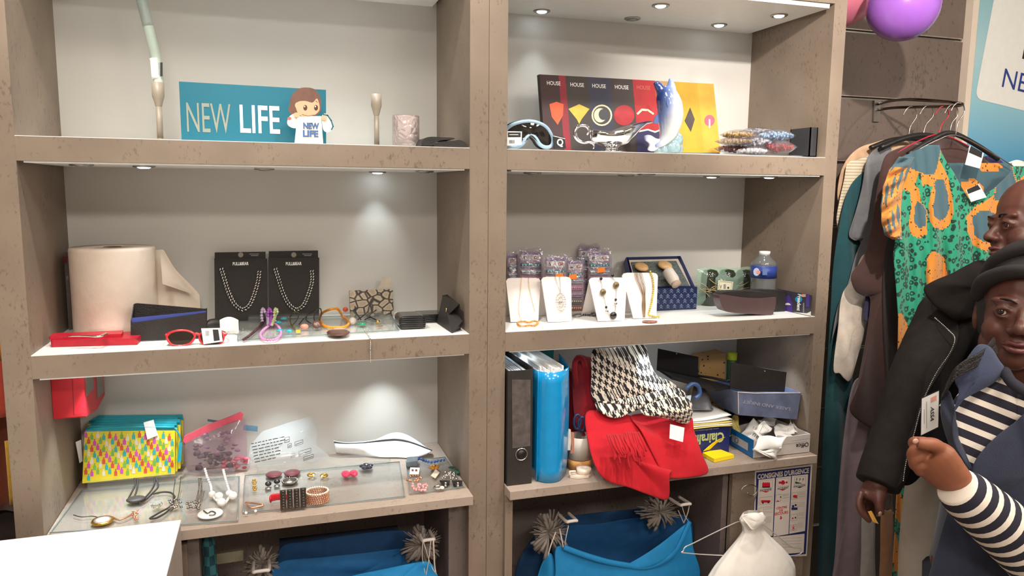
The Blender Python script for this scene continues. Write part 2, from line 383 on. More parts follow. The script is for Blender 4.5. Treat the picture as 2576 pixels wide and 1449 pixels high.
paper=M('white_paper',(240,238,234),rough=.8,var=.02); ink=M('black_ink',(35,33,33),rough=.7,var=.1); inkg=M('grey_ink',(140,138,140),rough=.7,var=.1)
taupe=M('taupe_plastic',(150,138,122),rough=.45,var=.04); clear=FILM('clear_acrylic',(250,252,252),clear=.95,rough=.03,bump=.02)
film=FILM('clear_film',clear=.93,bump=.35,bscale=35); orange=M('orange_sticker',(255,140,40),rough=.6,var=.05); gold=M('gold_metal',(225,180,90),rough=.25,metal=1,var=.1); silver=M('silver_metal',(215,212,208),rough=.2,metal=1,var=.1)
# ---------- top shelf, left bay ----------
Y=.13; pl=PY(Y); teal=M('teal_sign_print',(18,100,120),rough=.35,var=.06,scale=3); beige_l=M('beige_letter',(132,138,126),rough=.4,var=.03)
t=thing('shop_sign',V(at(640,300,y=Y).x,Y,Z1),'teal NEW LIFE sign board leaning on the left top shelf','sign')
m=MB(); q=[at(450,205,y=Y),at(820,226,y=Y)]; x0,x1=q[0].x,q[1].x
m.prism([(x0,Z1),(at(820,340,y=Y).x,Z1),(q[1].x,q[1].z),(q[0].x,q[0].z)],Y,Y+.006,teal)
pl.text(m,'NEW',470,256,581,333,beige_l); pl.text(m,'LIFE',604,263,704,334,white,bold=.012)
m.build('sign_board',t)
MB().prism([(x0+.05,Z1),(x0+.09,Z1),(x0+.07,Z1+.10)],Y+.03,Y+.034,white).build('back_strut',t)
# girl cut-out
Y=.075; pl=PY(Y); skin_p=M('printed_skin',(222,160,128),rough=.5,var=.04); hair_p=M('printed_brown_hair',(104,72,60),rough=.5,var=.15,scale=60); creamp=M('printed_cream_shirt',(226,212,194),rough=.6,var=.03); redp=M('printed_red',(190,90,80),rough=.5); bluep=M('printed_blue_letter',(62,92,140),rough=.5,var=.03); eyep=M('printed_dark_brown',(78,44,34),rough=.4)
t=thing('cardboard_cutout',V(at(778,300,y=Y).x,Y,Z1),'cardboard cut-out of a brown-haired cartoon girl holding up a NEW LIFE sheet','cut-out')
m=MB()
pl.slab(m,spline([(730,285,0),(728,262,0),(735,238,0),(750,224,0),(768,220,0),(790,224,0),(804,240,0),(808,262,0),(803,285,0),(770,298,0)],5,True) and [(p.x,p.y) for p in spline([(730,285,0),(728,262,0),(735,238,0),(750,224,0),(768,220,0),(790,224,0),(804,240,0),(808,262,0),(803,285,0),(770,298,0)],5,True)],.004,hair_p)
def sp2(l,k=5): return [(p.x,p.y) for p in spline([(a,b,0) for a,b in l],k,True)]
pl.poly(m,sp2([(744,268),(750,256),(768,254),(786,258),(797,248),(803,262),(803,278),(790,290),(770,294),(752,288)]),skin_p,.0005)
pl.disc(m,749,265,7,8,skin_p,.0006)
for ex in (768,795): pl.disc(m,ex,271,5,7,eyep,.0008); pl.disc(m,ex-1.5,268,1.4,2,white,.001)
pl.line(m,[(760,288),(775,292),(790,289)],.0008,eyep,.001); pl.line(m,[(794,254),(799,257)],.001,eyep,.001)
pl.slab(m,sp2([(723,304),(730,291),(744,285),(754,290),(750,318),(738,322),(725,315)]),.004,creamp,.0012)
pl.slab(m,sp2([(810,292),(820,286),(832,300),(838,318),(830,330),(820,332),(812,322)]),.004,creamp,.0012)
pl.line(m,[(813,288),(824,290),(833,303),(838,318),(834,326)],.003,teal,.0018); pl.disc(m,728,298,5,4,redp,.0016)
pl.slab(m,[(741,361),(748,291),(765,294),(785,292),(808,292),(813,361)],.004,creamp,.003)
for hx,hy in ((746,289),(815,296)): pl.disc(m,hx,hy,8,6,skin_p,.0042)
pl.text(m,'NEW',763,309,803,324,bluep,.004,.05); pl.text(m,'LIFE',762,328,801,344,bluep,.004,.05)
m.build('printed_panel',t); MB().prism([(t.location.x-.02,Z1),(t.location.x+.02,Z1),(t.location.x,Z1+.06)],Y+.012,Y+.016,white).build('back_strut',t)
# tube stands
def stand(px,py_top,py_sock,rs,rp,Y,label):
    c=at(px,300,y=Y); c=V(c.x,Y,Z1); k=msz(px,Y); zt=at(px,py_top,y=Y).z-Z1; zs=at(px,py_sock,y=Y).z-Z1
    t=thing('tube_stand',c,label,'stand')
    MB().lathe([(.032,0),(.032,.004),(.028,.006),(rp*k,.007),(rp*k,.012)],taupe,c,24).build('base',t)
    MB().lathe([(rp*k,.006),(rp*k*.95,zs)],taupe,c,16).build('post',t)
    MB().lathe([(rp*k*.95,zs-.001),(rp*k*1.05,zs),(rs*k*.8,zs+.014),(rs*k,zs+.022),(rs*k,zt),(rs*k*.85,zt),(rs*k*.8,zs+.02)],taupe,c,20).build('socket',t)
    return t,c,k,zt
t,c,k,zt=stand(401,208,267,15.5,8,.2,'taupe stand holding a bent pale green tube with a white label')
tubem=M('pale_green_tube',(196,210,196),rough=.35,var=.05,sss=.2); tubeg=M('grey_green_tube',(160,172,166),rough=.35,var=.05)
pts=[at(399,212,y=.2),at(396,170,y=.2),at(389,130,y=.2),at(380,95,y=.2),at(373,66,y=.2),at(361,20,y=.2),at(348,-30,y=.2),at(330,-80,y=.2)]
MB().tube(pts[:5],13*k,tubem,14,k=5).build('tube',t); MB().tube(pts[4:],13.4*k,tubeg,14,k=4).build('tube_sleeve',t)
MB().tube([at(395.5,199,y=.2),at(393,170,y=.2),at(390,147,y=.2)],13.8*k,paper,20,k=3).build('label',t)
m=MB(); lp=PL(at(402,180,y=.2)-V(0,14.3*k,0))
lp.rect(m,403,157,409,192,ink,.0008)
for i in range(9): lp.rect(m,398,158+i*3.6,402,159.5+i*3.6,inkg,.0006)
m.build('barcode',t)
stand(947,237,290,13,6.5,.2,'empty taupe stand with a flared socket between the sign and the tumbler')
# tumbler
Y=.1; c=at(1021,330,y=Y); c=V(c.x,Y,Z1); k=msz(1021,Y); h=at(1021,291,y=Y).z-Z1
tum=M('embossed_pink_glass',(232,218,214),rough=.12,trans=.75,var=.04); N_,L_,B_=nodes(tum)
vo=N_.new('ShaderNodeTexVoronoi'); vo.feature='DISTANCE_TO_EDGE'; vo.inputs['Scale'].default_value=60; bp=N_.new('ShaderNodeBump'); bp.inputs['Strength'].default_value=.9; bp.inputs['Distance'].default_value=.004
L_.new(N_['Texture Coordinate'].outputs['Object'],vo.inputs['Vector']); L_.new(vo.outputs['Distance'],bp.inputs['Height']); L_.new(bp.outputs['Normal'],B_.inputs['Normal'])
r=33*k
tag(MB().lathe([(0,0),(r*.93,0),(r,.006),(r,h*.97),(r*.97,h),(r*.9,h*.97),(r*.88,.012),(0,.01)],tum,c,32).build('glass_tumbler'),'pinkish embossed glass tumbler standing beside the black folded pouch','tumbler')
# folded pouch
Y=.035; t=thing('folded_pouch',V(at(1118,360,y=Y).x,Y,Z1),'black folded pouch on the right end of the left top shelf','pouch')
def fold(pxs,y0,y1): P=poly(sp2(pxs,4),Y); z0=min(p[1] for p in P); return [(p[0],p[1]-z0+Z1) for p in P]
MB().prism(fold([(1086,371),(1088,364),(1104,360),(1130,358),(1148,356),(1160,360),(1168,369),(1166,373),(1130,373)],0,0),Y-.03,Y+.07,blk_l,True).build('pouch_body',t)
MB().prism([(p[0],p[1]+.001) for p in fold([(1056,371),(1057,360),(1066,352),(1082,349.5),(1110,351),(1133,352),(1135,356),(1108,358),(1092,362),(1088,371)],0,0)],Y-.028,Y+.068,blk_l,True).build('flap',t)
# ---------- top shelf, right bay ----------
tl,tr,bl=at(1357,187,y=.25),at(1795,211,y=.25),at(1371,384,y=.2); bl.z=Z1; br=V(at(1812,392,y=.2).x,.2,Z1)
pl=PL(bl,br-bl,tl-bl); tr=pl.at(1795,211); t=thing('canvas_panel',(bl+br)/2,'long black, red and yellow banner canvas leaning behind the dolphin','canvas')
cb=M('canvas_dark_brown',(58,48,44),rough=.6,var=.15,scale=30)
stripes=[((58,30,34),1357,1405),((140,26,44),1405,1422),((58,50,46),1422,1478),((50,50,70),1478,1535),((60,48,44),1535,1591),((168,26,34),1591,1647),((165,132,96),1647,1698),((182,142,30),1698,1754),((188,148,48),1754,1795)]
m=MB(); m.hull([p+V(0,.02,0) for p in (bl,br,tr,tl)],[bl,br,tr,tl],cb)
def sy(x,top): return (187+(x-1357)*.0548) if top else 396
def sx(x,top): return x if top else x+15+(x-1357)*.006
for i,(cc,a,b_) in enumerate(stripes):
    pl.poly(m,[(sx(a,0),384),(sx(b_,0),384),(sx(b_,1),sy(b_,1)),(sx(a,1),sy(a,1))],M('canvas_stripe_%d'%i,cc,rough=.6,var=.12,scale=25),.0005)
navy=M('canvas_navy',(44,38,84),rough=.6); pl.poly(m,[(1603,384),(1660,384),(1658,330),(1648,334),(1630,328),(1600,334)],navy,.0008)
pl.poly(m,[(1600,334),(1630,328),(1648,334),(1658,330),(1658,326),(1648,330),(1630,324),(1600,330)],white,.001)
for x,y in ((1393,209),(1452,213),(1507,216),(1564,219),(1619,220)): pl.text(m,'HOUSE',x-17,y-5,x+17,y+5,paper if x<1600 else redp,.001,.01)
org=M('canvas_orange',(235,92,50),rough=.6); gld=M('canvas_gold',(214,182,70),rough=.6); crm=M('canvas_cream',(226,214,178),rough=.6); rd=M('canvas_red',(165,30,40),rough=.6); pnk=M('canvas_pink',(225,80,100),rough=.6)
pl.poly(m,[(1382,262),(1400,256),(1418,262),(1416,290),(1403,314),(1388,294)],org,.001)
pl.poly(m,[(1430,274),(1457,262),(1483,274),(1463,300),(1457,312),(1451,300)],gld,.001)
pl.disc(m,1514,290,26,27,crm,.001); pl.disc(m,1514,290,22,23,M('canvas_slate',(52,50,56)),.0012); pl.disc(m,1510,290,16,18,crm,.0014); pl.disc(m,1518,288,12,14,M('canvas_slate',(52,50,56)),.0016)
pl.disc(m,1570,290,26,26,rd,.001); pl.line(m,[(1604,286),(1615,276),(1630,277),(1643,286)],.006,crm,.001)
pl.poly(m,[(1722,304),(1736,270),(1748,300),(1738,332)],cb,.001); pl.disc(m,1785,303,13,14,pnk,.001); pl.poly(m,[(1783,322),(1787,322),(1787,300),(1783,300)],crm,.0012)
m.build('canvas',t)
# goggles
Y=.07; t=thing('ski_goggles',V(at(1336,350,y=Y).x,Y,Z1),'light blue framed mirrored ski goggles with a white tag','goggles')
gl=M('goggle_mirror_lens',(48,44,42),rough=.06,metal=.6,coat=1); gf=M('goggle_blue_frame',(150,178,200),rough=.35,var=.05)
out=[(1277,335),(1284,321),(1303,311),(1330,307),(1355,311),(1378,322),(1394,342),(1396,360),(1388,370),(1372,371),(1358,364),(1348,350),(1335,341),(1323,350),(1314,364),(1300,371),(1284,369),(1277,355)]
R=[p+V(0,0,0) for p in spline([at(a,b+1,y=Y) for a,b in out],4,True)]
def wrap(p,c,k=.9): q=Vector(p); q.y=Y+k*(q.x-c)**2*6; return q
cx=t.location.x; R=[wrap(p,cx) for p in R]
dz=min(p.z for p in R)-.0078-Z1; R=[p-V(0,0,dz) for p in R]
MB().tube(R,.0052,gf,8,closed=True).tube([p+V(0,.02,0) for p in R],.006,black,8,closed=True).hull([p+V(0,.02,0) for p in R],[p+V(0,.003,0) for p in R],black,True).build('frame',t)
dome(MB(),[p-V(0,.002,0) for p in R],(0,-.012,0),gl).build('lens',t)
pl=PY(Y+.01); m=MB(); pl.slab(m,[(1392,340),(1420,346),(1424,374),(1394,374)],.004,black); pl.line(m,[(1392,342),(1421,349)],.0015,white,.001); pl.text(m,'Q',1401,349,1417,366,white,.001,.03); m.build('strap',t)
pl=PY(Y-.028); m=MB(); pl.slab(m,[(1276,366),(1312,364),(1313,331),(1276,330)],.0008,paper)
pl.rect(m,1278,333,1310,345,ink); pl.rect(m,1281,338,1304,339.5,white,.0009)
for i in range(7): pl.rect(m,1281+i*2,352,1282.2+i*2,361,ink)
m.build('price_tag',t)
# gravy boat
Y=.12; k=msz(1540,Y); bx=at(1538,370,y=Y).x; t=thing('gravy_boat',V(bx,Y,Z1),'chrome gravy boat with a scrolled handle in front of the canvas','gravy boat')
st=[(1487,320,345,3),(1497,323,353,20),(1515,326,360,30),(1535,326,362,34),(1555,321,361,33),(1575,312,357,28),(1592,307,342,21),(1608,303,323,15),(1624,300,308,9),(1640,300,303,4)]
zoff=Z1-at(1538,381,y=Y).z
def boat(u,v):
    i=min(int(u*9),8); f=u*9-i; a,b_=st[i],st[i+1]; x=a[0]+(b_[0]-a[0])*f; zt=a[1]+(b_[1]-a[1])*f; zb=a[2]+(b_[2]-a[2])*f; w=(a[3]+(b_[3]-a[3])*f)*k
    A=pi*v; p=at(x,zt,y=Y); h=p.z-at(x,zb,y=Y).z; return V(p.x,Y-w*cos(A),p.z+zoff-h*sin(A)**.8)
MB().grid(boat,36,16,chrome).build('bowl',t,solid=.0025)
cr=lambda l,s=4.829:[at(a/s+1240,b_/s+160,y=Y)+V(0,0,zoff) for a,b_ in l]
MB().tube(cr([(1140,840),(1165,800),(1150,745),(1090,722),(1030,742),(1000,795),(1005,860),(1050,910),(1110,932),(1180,925),(1245,935)]),[.0025,.004,.005,.005,.005,.0055,.0055,.005,.004,.0035,.003],chrome,10,k=5).tube(cr([(1180,930),(1225,955),(1222,1010)]),[.003,.003,.002],chrome,8,k=3).build('handle',t)
zb=at(1538,361,y=Y).z+zoff-Z1
MB().lathe([(0,0),(39*k,0),(40*k,.003),(34*k,.006),(28*k,.008),(18*k,.010),(15*k,zb*.7),(24*k,zb+.004),(0,zb+.004)],chrome,V(bx,Y,Z1),32,sy=.8).build('foot',t)
# dolphin
Y=.09; k=msz(1680,Y); t=thing('dolphin_figurine',V(at(1675,380,y=Y).x,Y,Z1),'glossy blue and white dolphin figurine leaping from a glass wave','figurine')
dm=M('blue_white_porcelain',(238,236,232),rough=.12,coat=1,var=0); N_,L_,B_=nodes(dm); sx_=N_.new('ShaderNodeSeparateXYZ'); L_.new(N_['Texture Coordinate'].outputs['Object'],sx_.inputs[0])
ma=N_.new('ShaderNodeMath'); ma.operation='MULTIPLY_ADD'; ma.inputs[1].default_value=-.22; L_.new(sx_.outputs['Z'],ma.inputs[0]); L_.new(sx_.outputs['X'],ma.inputs[2]); rp=N_.new('ShaderNodeValToRGB'); e=rp.color_ramp.elements
m2=N_.new('ShaderNodeMath'); m2.operation='MULTIPLY_ADD'; m2.inputs[1].default_value=9; m2.inputs[2].default_value=.72; L_.new(ma.outputs[0],m2.inputs[0]); L_.new(m2.outputs[0],rp.inputs['Fac'])
e[0].position=.2; e[0].color=rgb((42,66,130)); e[1].position=.62; e[1].color=rgb((236,234,230)); x=e.new(.38); x.color=rgb((120,140,190)); L_.new(rp.outputs['Color'],B_.inputs['Base Color'])
dz=0
body=[(1676,217,11),(1676,228,20),(1679,245,25),(1684,265,28),(1687,290,28),(1686,312,25),(1681,333,20),(1672,350,13),(1660,362,8),(1646,368,5)]
m=MB().tube([at(a,b_,y=Y) for a,b_,r in body],[r*k for a,b_,r in body],dm,18,k=4,up=(0,1,0))
m.tube([at(1668,236,y=Y),at(1660,222,y=Y),at(1652,212,y=Y),at(1646,207,y=Y)],[15*k,10*k,7*k,3*k],dm,12,k=3,up=(0,1,0)).tube([at(1686,235,y=Y),at(1688,218,y=Y),at(1687,206,y=Y),at(1686,197,y=Y)],[15*k,10*k,6*k,2.5*k],dm,12,k=3,up=(0,1,0))
m.build('body',t)
dorsal=M('dolphin_blue_fin',(98,122,180),rough=.15,coat=1,var=.1)
def fin(pxs,y,n,th=.004): f=PY(y); m=MB(); f.slab(m,sp2(pxs,4),th,dorsal if n!='tail_fluke' else dm); return m.build(n,t,bev=.001,zmin=Z1)
fin([(1664,282),(1652,290),(1645,306),(1650,311),(1666,305)],Y,'dorsal_fin'); fin([(1680,250),(1687,258),(1688,274),(1683,272),(1677,260)],Y-.028,'flipper'); fin([(1662,352),(1650,348),(1636,340),(1624,341),(1626,352),(1636,362),(1632,376),(1645,380),(1660,368)],Y-.005,'tail_fluke',.007)
MB().ball(at(1677,243,y=Y)-V(-.001,.0215,0),.003,black,10).build('eye',t)
wm=M('pale_teal_glass_wave',(178,210,220),rough=.1,trans=.35,coat=1,var=.2,scale=80); m=MB()
for a,b_,r in ((1690,372,22),(1668,376,14),(1700,352,17),(1684,350,16),(1706,374,12),(1655,379,10),(1695,338,11)): m.ball(at(a,b_,y=Y+.01),r*k,wm,10,(1,.9,1.1))
m.build('wave_base',t,zmin=Z1)
# packets
fl=[('gold',(196,160,96)),('grey',(170,165,170)),('blue',(150,180,205)),('tan',(180,150,110)),('silver',(190,188,190)),('red and green',(150,60,50)),('white',(226,218,214)),('dark red',(160,32,38))]
kt=[(1850,374,46,13,.145,5,'lowest of the left column'),(1892,380,38,8,.06,6,'at the front of the shelf'),(1962,371,36,15,.07,7,'below the blue one'),(1848,356,44,9,.09,3,'middle of the left column'),(1900,358,46,13,.1,4,'in the middle of the pile'),(1856,339,38,11,.1,0,'on top of the left column'),(1906,332,44,10,.2,1,'at the back of the pile'),(1953,342,42,15,.09,2,'topmost at the right')]
for a,b_,rx,ry,Y,ci,wh in kt:
    k=msz(a,Y); c=at(a,b_,y=Y); t=thing('jewellery_packet',c-V(0,0,ry*k),'clear packet of %s beads, %s of the packet pile'%(fl[ci][0],wh),'packet','packets of beads on the right top shelf')
    pm=M('packet_beads_%d'%ci,fl[ci][1],rough=.25,var=.35,scale=120); rn=random.Random(ci); ring=[]
    for i in range(20):
        A=2*pi*i/20; ring.append(c+V(cos(A)*rx*k*(.96+rn.random()*.08),sin(A)*.05,0))
    m=MB(); dome(m,ring,(0,0,ry*k),film); dome(m,ring[::-1],(0,0,-ry*k),film); m.build('pouch',t,zmin=Z1+.0035)
    m=MB()
    for i in range(110): A=rn.random()*6.28; q=sqrt(rn.random())*.85; m.ball(c+V(cos(A)*rx*k*q,sin(A)*.04*q,(rn.random()-.5)*ry*k*1.1*(1-q*q)),.0042,pm,6)
    m.build('beads',t,zmin=Z1+.0036)
a=at(1700,386,y=.02); b_=at(2010,393,y=.02); tag(MB().box((a.x,.004,Z1+.0003),(b_.x,.15,Z1+.0026),clear).build('acrylic_sheet'),'thin clear acrylic sheet under the packet pile','acrylic sheet')
a=at(2037,360,y=.03); b_=at(2069,360,y=.03); b_.x=min(b_.x,XR-.005); c=at(1988,335,x=a.x); zt=at(2037,320,y=.03).z; dk=M('dark_grey_card',(44,44,48),rough=.6,var=.1)
m=MB().box((a.x,.03,Z1),(b_.x,min(c.y,.34),Z1+.004),dk).box((a.x,.03,Z1),(a.x+.003,min(c.y,.34),zt),dk).box((b_.x-.003,.03,Z1),(b_.x,min(c.y,.34),zt),dk).box((a.x,.03,Z1),(b_.x,.033,zt),dk).box((a.x,min(c.y,.34)-.003,Z1),(b_.x,min(c.y,.34),zt),dk)
tag(m.build('gift_box'),'open dark grey card box at the right end of the top shelf','box')
# ---------- middle shelf, left bay ----------
# paper roll
c=at(288,850,z=Z2); rr=.104; c=V(.163,.245,Z2); hr=at(288,622,y=.235).z-Z2
rollm=M('white_tissue_paper',(228,212,196),rough=.85,var=.03,bump=.5,bscale=30)
rr=(at(398,730,y=.245).x-at(178,730,y=.245).x)/2*.985; c.x=(at(398,730,y=.245).x+at(178,730,y=.245).x)/2
t=thing('paper_roll',c,'large white paper towel roll with a loose sheet','paper roll')
MB().lathe([(rr-.004,0),(rr,.004),(rr,hr*.12),(rr*.995,hr*.3),(rr,hr*.97),(rr*.985,hr),(.02,hr+.0005),(.019,hr-.03)],rollm,c,48).build('roll',t)
MB().lathe([(.0195,hr-.12),(.0195,hr+.001),(.018,hr+.001),(.018,hr-.12)],M('cardboard_core',(120,96,74),rough=.8),c,24).build('cardboard_core',t)
x0=c.x+rr*.93
A=[V(c.x+rr*.97,c.y-rr*.1,0),V(c.x+rr*1.02,c.y+rr*.1,0),V(c.x+rr+.02,c.y+.025,0),at(447,760,y=.27),at(478,760,y=.3),at(503,760,y=.33)]
A=[V(p.x,p.y,0) for p in A]; A=spline(A,5); L=len(A)-1
def sheet(u,v):
    i=u*L; k=min(int(i),L-1); p=A[k].lerp(A[k+1],i-k); top=hr*.95 if u<.35 else hr*.95+(at(495,745,y=.32).z-Z2-hr*.95)*((u-.35)/.65)**.9
    return V(p.x,p.y+.004*sin(6*v+u*4),Z2+.0008+v*top)
m=MB().grid(sheet,30,14,rollm); 
f0,f1,f2=at(404,636,y=.235),at(492,742,y=.30),at(409,714,y=.20)
m.grid(lambda u,v:(f0.lerp(f1,u)).lerp(f2.lerp(f1,u),v)+V(0,-.012*sin(pi*u)*sin(pi*v)-.003,0),10,8,rollm)
m.build('loose_sheet',t)
# dark plastic bag in the corner behind the roll
t=thing('plastic_bag',V(.02,.31,Z2),'dark clear plastic bag squeezed behind the paper roll','bag'); m=MB(); dfilm=FILM('smoky_film',(130,115,112),clear=.45,bump=.9,bscale=35)
ring=[V(.006,.29,Z2),V(.045,.345,Z2),V(.045,.345,Z2+.19),V(.006,.29,Z2+.19)]; rg=[]
for i in range(4):
    for j in range(5): rg.append(ring[i].lerp(ring[(i+1)%4],j/5))
dome(m,rg,(.012,-.008,0),dfilm); dome(m,rg[::-1],(-.004,.003,0),dfilm); m.build('bag_film',t)
MB().hull([V(.004,.288,Z2+.165),V(.047,.347,Z2+.165),V(.047,.347,Z2+.18),V(.004,.288,Z2+.18)],[V(.006,.284,Z2+.165),V(.049,.343,Z2+.165),V(.049,.343,Z2+.18),V(.006,.284,Z2+.18)],M('dark_red_band',(120,50,44),rough=.4)).build('seal_strip',t)
# red wallet
redl=M('red_leather',(178,26,46),rough=.4,var=.12,bump=.25,bscale=150); a=at(128,872,z=Z2); b_=at(346,866,z=Z2)
t=thing('wallet',V((a.x+b_.x)/2,.12,Z2),'red zipped wallet with a silver clasp lying before the paper roll','wallet')
def slabxy(P,z0,z1,mat,n,par,bev=.003):
    return MB().hull([V(p[0],p[1],z0) for p in P],[V(p[0],p[1],z1) for p in P],mat).build(n,par,bev=bev,seg=3)
slabxy([(a.x,a.y-.004),(b_.x,b_.y-.004),(b_.x+.004,.15),(a.x,.15)],Z2,Z2+.0145,redl,'wallet_body',t,.006)
slabxy([(.012,.09),(at(325,845,z=Z2).x,.085),(at(330,835,z=Z2).x,.128),(.012,.132)],Z2+.0147,Z2+.022,redl,'flap',t,.003)
p=[at(a,b_,z=Z2+.0275) for a,b_ in ((172,846),(215,845),(250,846),(268,838))]
MB().tube(p,[.002,.004,.005,.004],silver,8,k=4,flat=.5).build('clasp',t)
# black wallet with a blue band
t=thing('wallet',at(425,856,z=Z2),'black upright wallet with a blue inner band beside the paper roll','wallet'); bl2=M('blue_lining',(58,72,150),rough=.6,var=.05)
YB=.1; pb=PL((0,YB+.045,Z2),(1,0,0),(0,.015,1)); pf=PL((0,YB,Z2),(1,0,0),(0,.03,1)); z_=lambda m,n: m.build(n,t,bev=.0015,zmin=Z2)
m=MB(); pb.slab(m,[(336,860),(521,852),(521,775),(516,777),(345,763),(338,764)],.004,blk_l); z_(m,'back_panel')
m=MB(); pf.slab(m,[(331,858),(518,850),(518,786),(331,813)],.004,blk_l); z_(m,'front_panel')
m=MB(); pf.slab(m,[(331,812),(518,788),(518,782),(331,800)],.002,bl2,-.0045); z_(m,'lining_band')
m=MB(); g=[pb.at(338,764),pb.at(336,858),pf.at(331,858),pf.at(331,806)]; m.hull(g,[p-V(.002,0,0) for p in g],blk_l); z_(m,'gusset')
# red sunglasses
t=thing('sunglasses',at(490,868,z=Z2),'red framed sunglasses with a white price tag on the middle shelf','sunglasses'); rp_=M('red_plastic',(208,36,48),rough=.25,coat=.5,var=.05); dl=M('brown_lens',(46,36,30),rough=.05,coat=1,trans=.2)
YS=.028; ps=PL((0,YS,Z2),(1,0,0),(0,.25,1)); m=MB(); 
lens=[[(420,846),(433,835),(455,831),(475,833),(489,841),(488,852),(476,865),(455,870),(435,868),(424,858)],[(502,843),(518,835),(540,832),(556,836),(563,846),(558,860),(545,868),(522,868),(506,860)]]
for l in lens: m.tube([ps.at(a,b_) for a,b_ in l],.0026,rp_,8,closed=True,k=3)
m.tube([ps.at(486,843),ps.at(495,839),ps.at(503,844)],.003,rp_,8,k=3); m.build('frame',t,zmin=Z2)
m=MB()
for l in lens: m.add([ps.at(p.x,p.y,.001) for p in spline([(a,b_,0) for a,b_ in l],3,True)],[tuple(range(30 if len(l)==10 else 27))],dl,False)
m.build('lens',t,zmin=Z2)
for a,b_,c_ in ((418,843,430),(566,843,560)): 
    p=ps.at(a,b_); m=MB().tube([p,p+V(.002,.03,-.001),p+V((.01 if a<500 else -.01),.075,-.004)],[.003,.0025,.002],rp_,8,k=4); m.build('temple',t,zmin=Z2)
pt=PL((0,YS-.012,Z2),(1,0,0),(0,.3,1)); m=MB(); pt.slab(m,[(512,866),(560,859),(556,825),(506,826)],.0008,paper); pt.poly(m,[(538,858),(553,856),(549,829),(535,829)],ink); 
for i in range(5): pt.poly(m,[(517+i*2,845),(518.2+i*2,845),(518.2+i*2,832),(517+i*2,832)],inkg)
m.build('price_tag',t,zmin=Z2)
# black case with white tag
t=thing('glasses_case',at(545,836,z=Z2),'small black case with a curled white tag behind the red sunglasses','case'); k=msz(545,.15)
MB().tube([at(512,824,y=.15),at(530,815,y=.16),at(552,815,y=.17),at(566,826,y=.17)],[.006,.012,.013,.008],blk_l,12,k=3).build('case_body',t,zmin=Z2)
m=MB(); c0=at(575,826,y=.13); m.grid(lambda u,v:V(c0.x-.019+.042*u,c0.y+.01*sin(pi*u)-.012*u,Z2+.0008+v*.036+.006*sin(pi*u)),10,4,paper); m.build('paper_tag',t,solid=.0006)
# two boxed chain necklaces
boxm=M('black_textured_card',(44,39,37),rough=.75,var=.15,scale=300,bump=.15,bscale=500)
for (x0,x1,xt0,xt1,yt,ym,wh,Yb) in ((539,672,540,668,633,650,'left',.345),(675,803,676,800,630,648,'right',.345)):
    pn=PL((0,Yb-.025,Z2),(1,0,0),(0,.02,.2)); t=thing('necklace_box',V(at((x0+x1)/2,700,y=Yb).x,Yb,Z2),'black boxed curb-chain necklace card standing %s of the pair at the back'%wh,'necklace box','boxed chain necklaces')
    m=MB(); pn.slab(m,[(x0+2,812),(x1,806),(x1,ym),(x0,ym)],.018,boxm); pn.line(m,[(x0+18,790),(x0+18,677),(x1-17,675),(x1-17,788)],.0008,black,.0008); m.build('card_box',t,zmin=Z2)
    m=MB(); pn.slab(m,[(xt0,ym),(xt1,ym),(xt1,yt),(xt0,yt+2)],.001,boxm,-.004)
    cx=(x0+x1)/2; pn.disc(m,cx,641,6.5,6.5,M('hole_showing_panel',(150,140,128),rough=.8),-.0034); pn.text(m,'PULL&BEAR',cx-20,659,cx+20,667,paper,.0009,.03)
    for j,(wa,wb) in enumerate(((628,652),(632,650))): pn.rect(m,cx+22+(wa-628),638+j*4,cx+22+(wb-628),640+j*4,inkg,-.003)
    m.build('hang_tab',t)
    l=[(x0+18,677),(x0+25,700),(x0+36,735),(x0+50,763),(x0+64,776),(x0+74,778),(x0+88,768),(x0+100,742),(x0+110,708),(x1-19,677)]
    P=spline([pn.at(a,b_,.003) for a,b_ in l],6); m=MB(); L_=0; nx=0; k_=0; dst=.0076
    for a,b_ in zip(P,P[1:]):
        d=(b_-a).length; dr=(b_-a).normalized(); sd=pn.n.cross(dr)
        while nx<=L_+d:
            q=a+dr*(nx-L_); 
            for s_ in (-1,1): m.tube([q+sd*.0032*s_-dr*.0028+sd*.0016,q+sd*.0032*s_+dr*.0028-sd*.0016],.0021,silver,6)
            nx+=dst
        L_+=d
    m.build('chain',t)
# acrylic tray with riser
fl_,bl_,fr_,br_=at(598,860,z=Z2),V(.395,.33,Z2),at(1004,834,z=Z2),V(.795,.30,Z2)
edge=M('acrylic_cut_edge',(150,170,172),rough=.15,trans=.4,var=.05)
def tray(P,zb,h,label,riser=None,th=.0025):
    t=thing('display_tray',sum(P,V(0,0,0))/4,label,'display tray','clear acrylic jewellery trays')
    MB().hull([V(p.x,p.y,zb) for p in P],[V(p.x,p.y,zb+th) for p in P],clear).build('plate',t)
    m=MB()
    for a,b_ in ((0,1),(1,2),(2,3),(3,0)): m.tube([V(P[a].x,P[a].y,zb+th+.0012),V(P[b_].x,P[b_].y,zb+th+.0012)],.0012,edge,6)
    m.build('rim',t)
    if riser:
        for i,(a,b_,r,hh) in enumerate(riser):
            d=(b_-a).normalized(); n_=V(-d.y,d.x,0)
            m=MB(); pts=[V(0,0,zb+th+.0026),V(0,0,zb+hh)]
            m.hull([a+V(0,0,th+.0026),b_+V(0,0,th+.0026),b_+n_*r+V(0,0,th+.0026),a+n_*r+V(0,0,th+.0026)],[a+V(0,0,hh),b_+V(0,0,hh),b_+n_*r+V(0,0,hh),a+n_*r+V(0,0,hh)],clear); m.build('riser',t)
    return t
r0,r1=at(628,795,z=Z2),at(1000,786,z=Z2); r0.y=.29; r1.y=.285
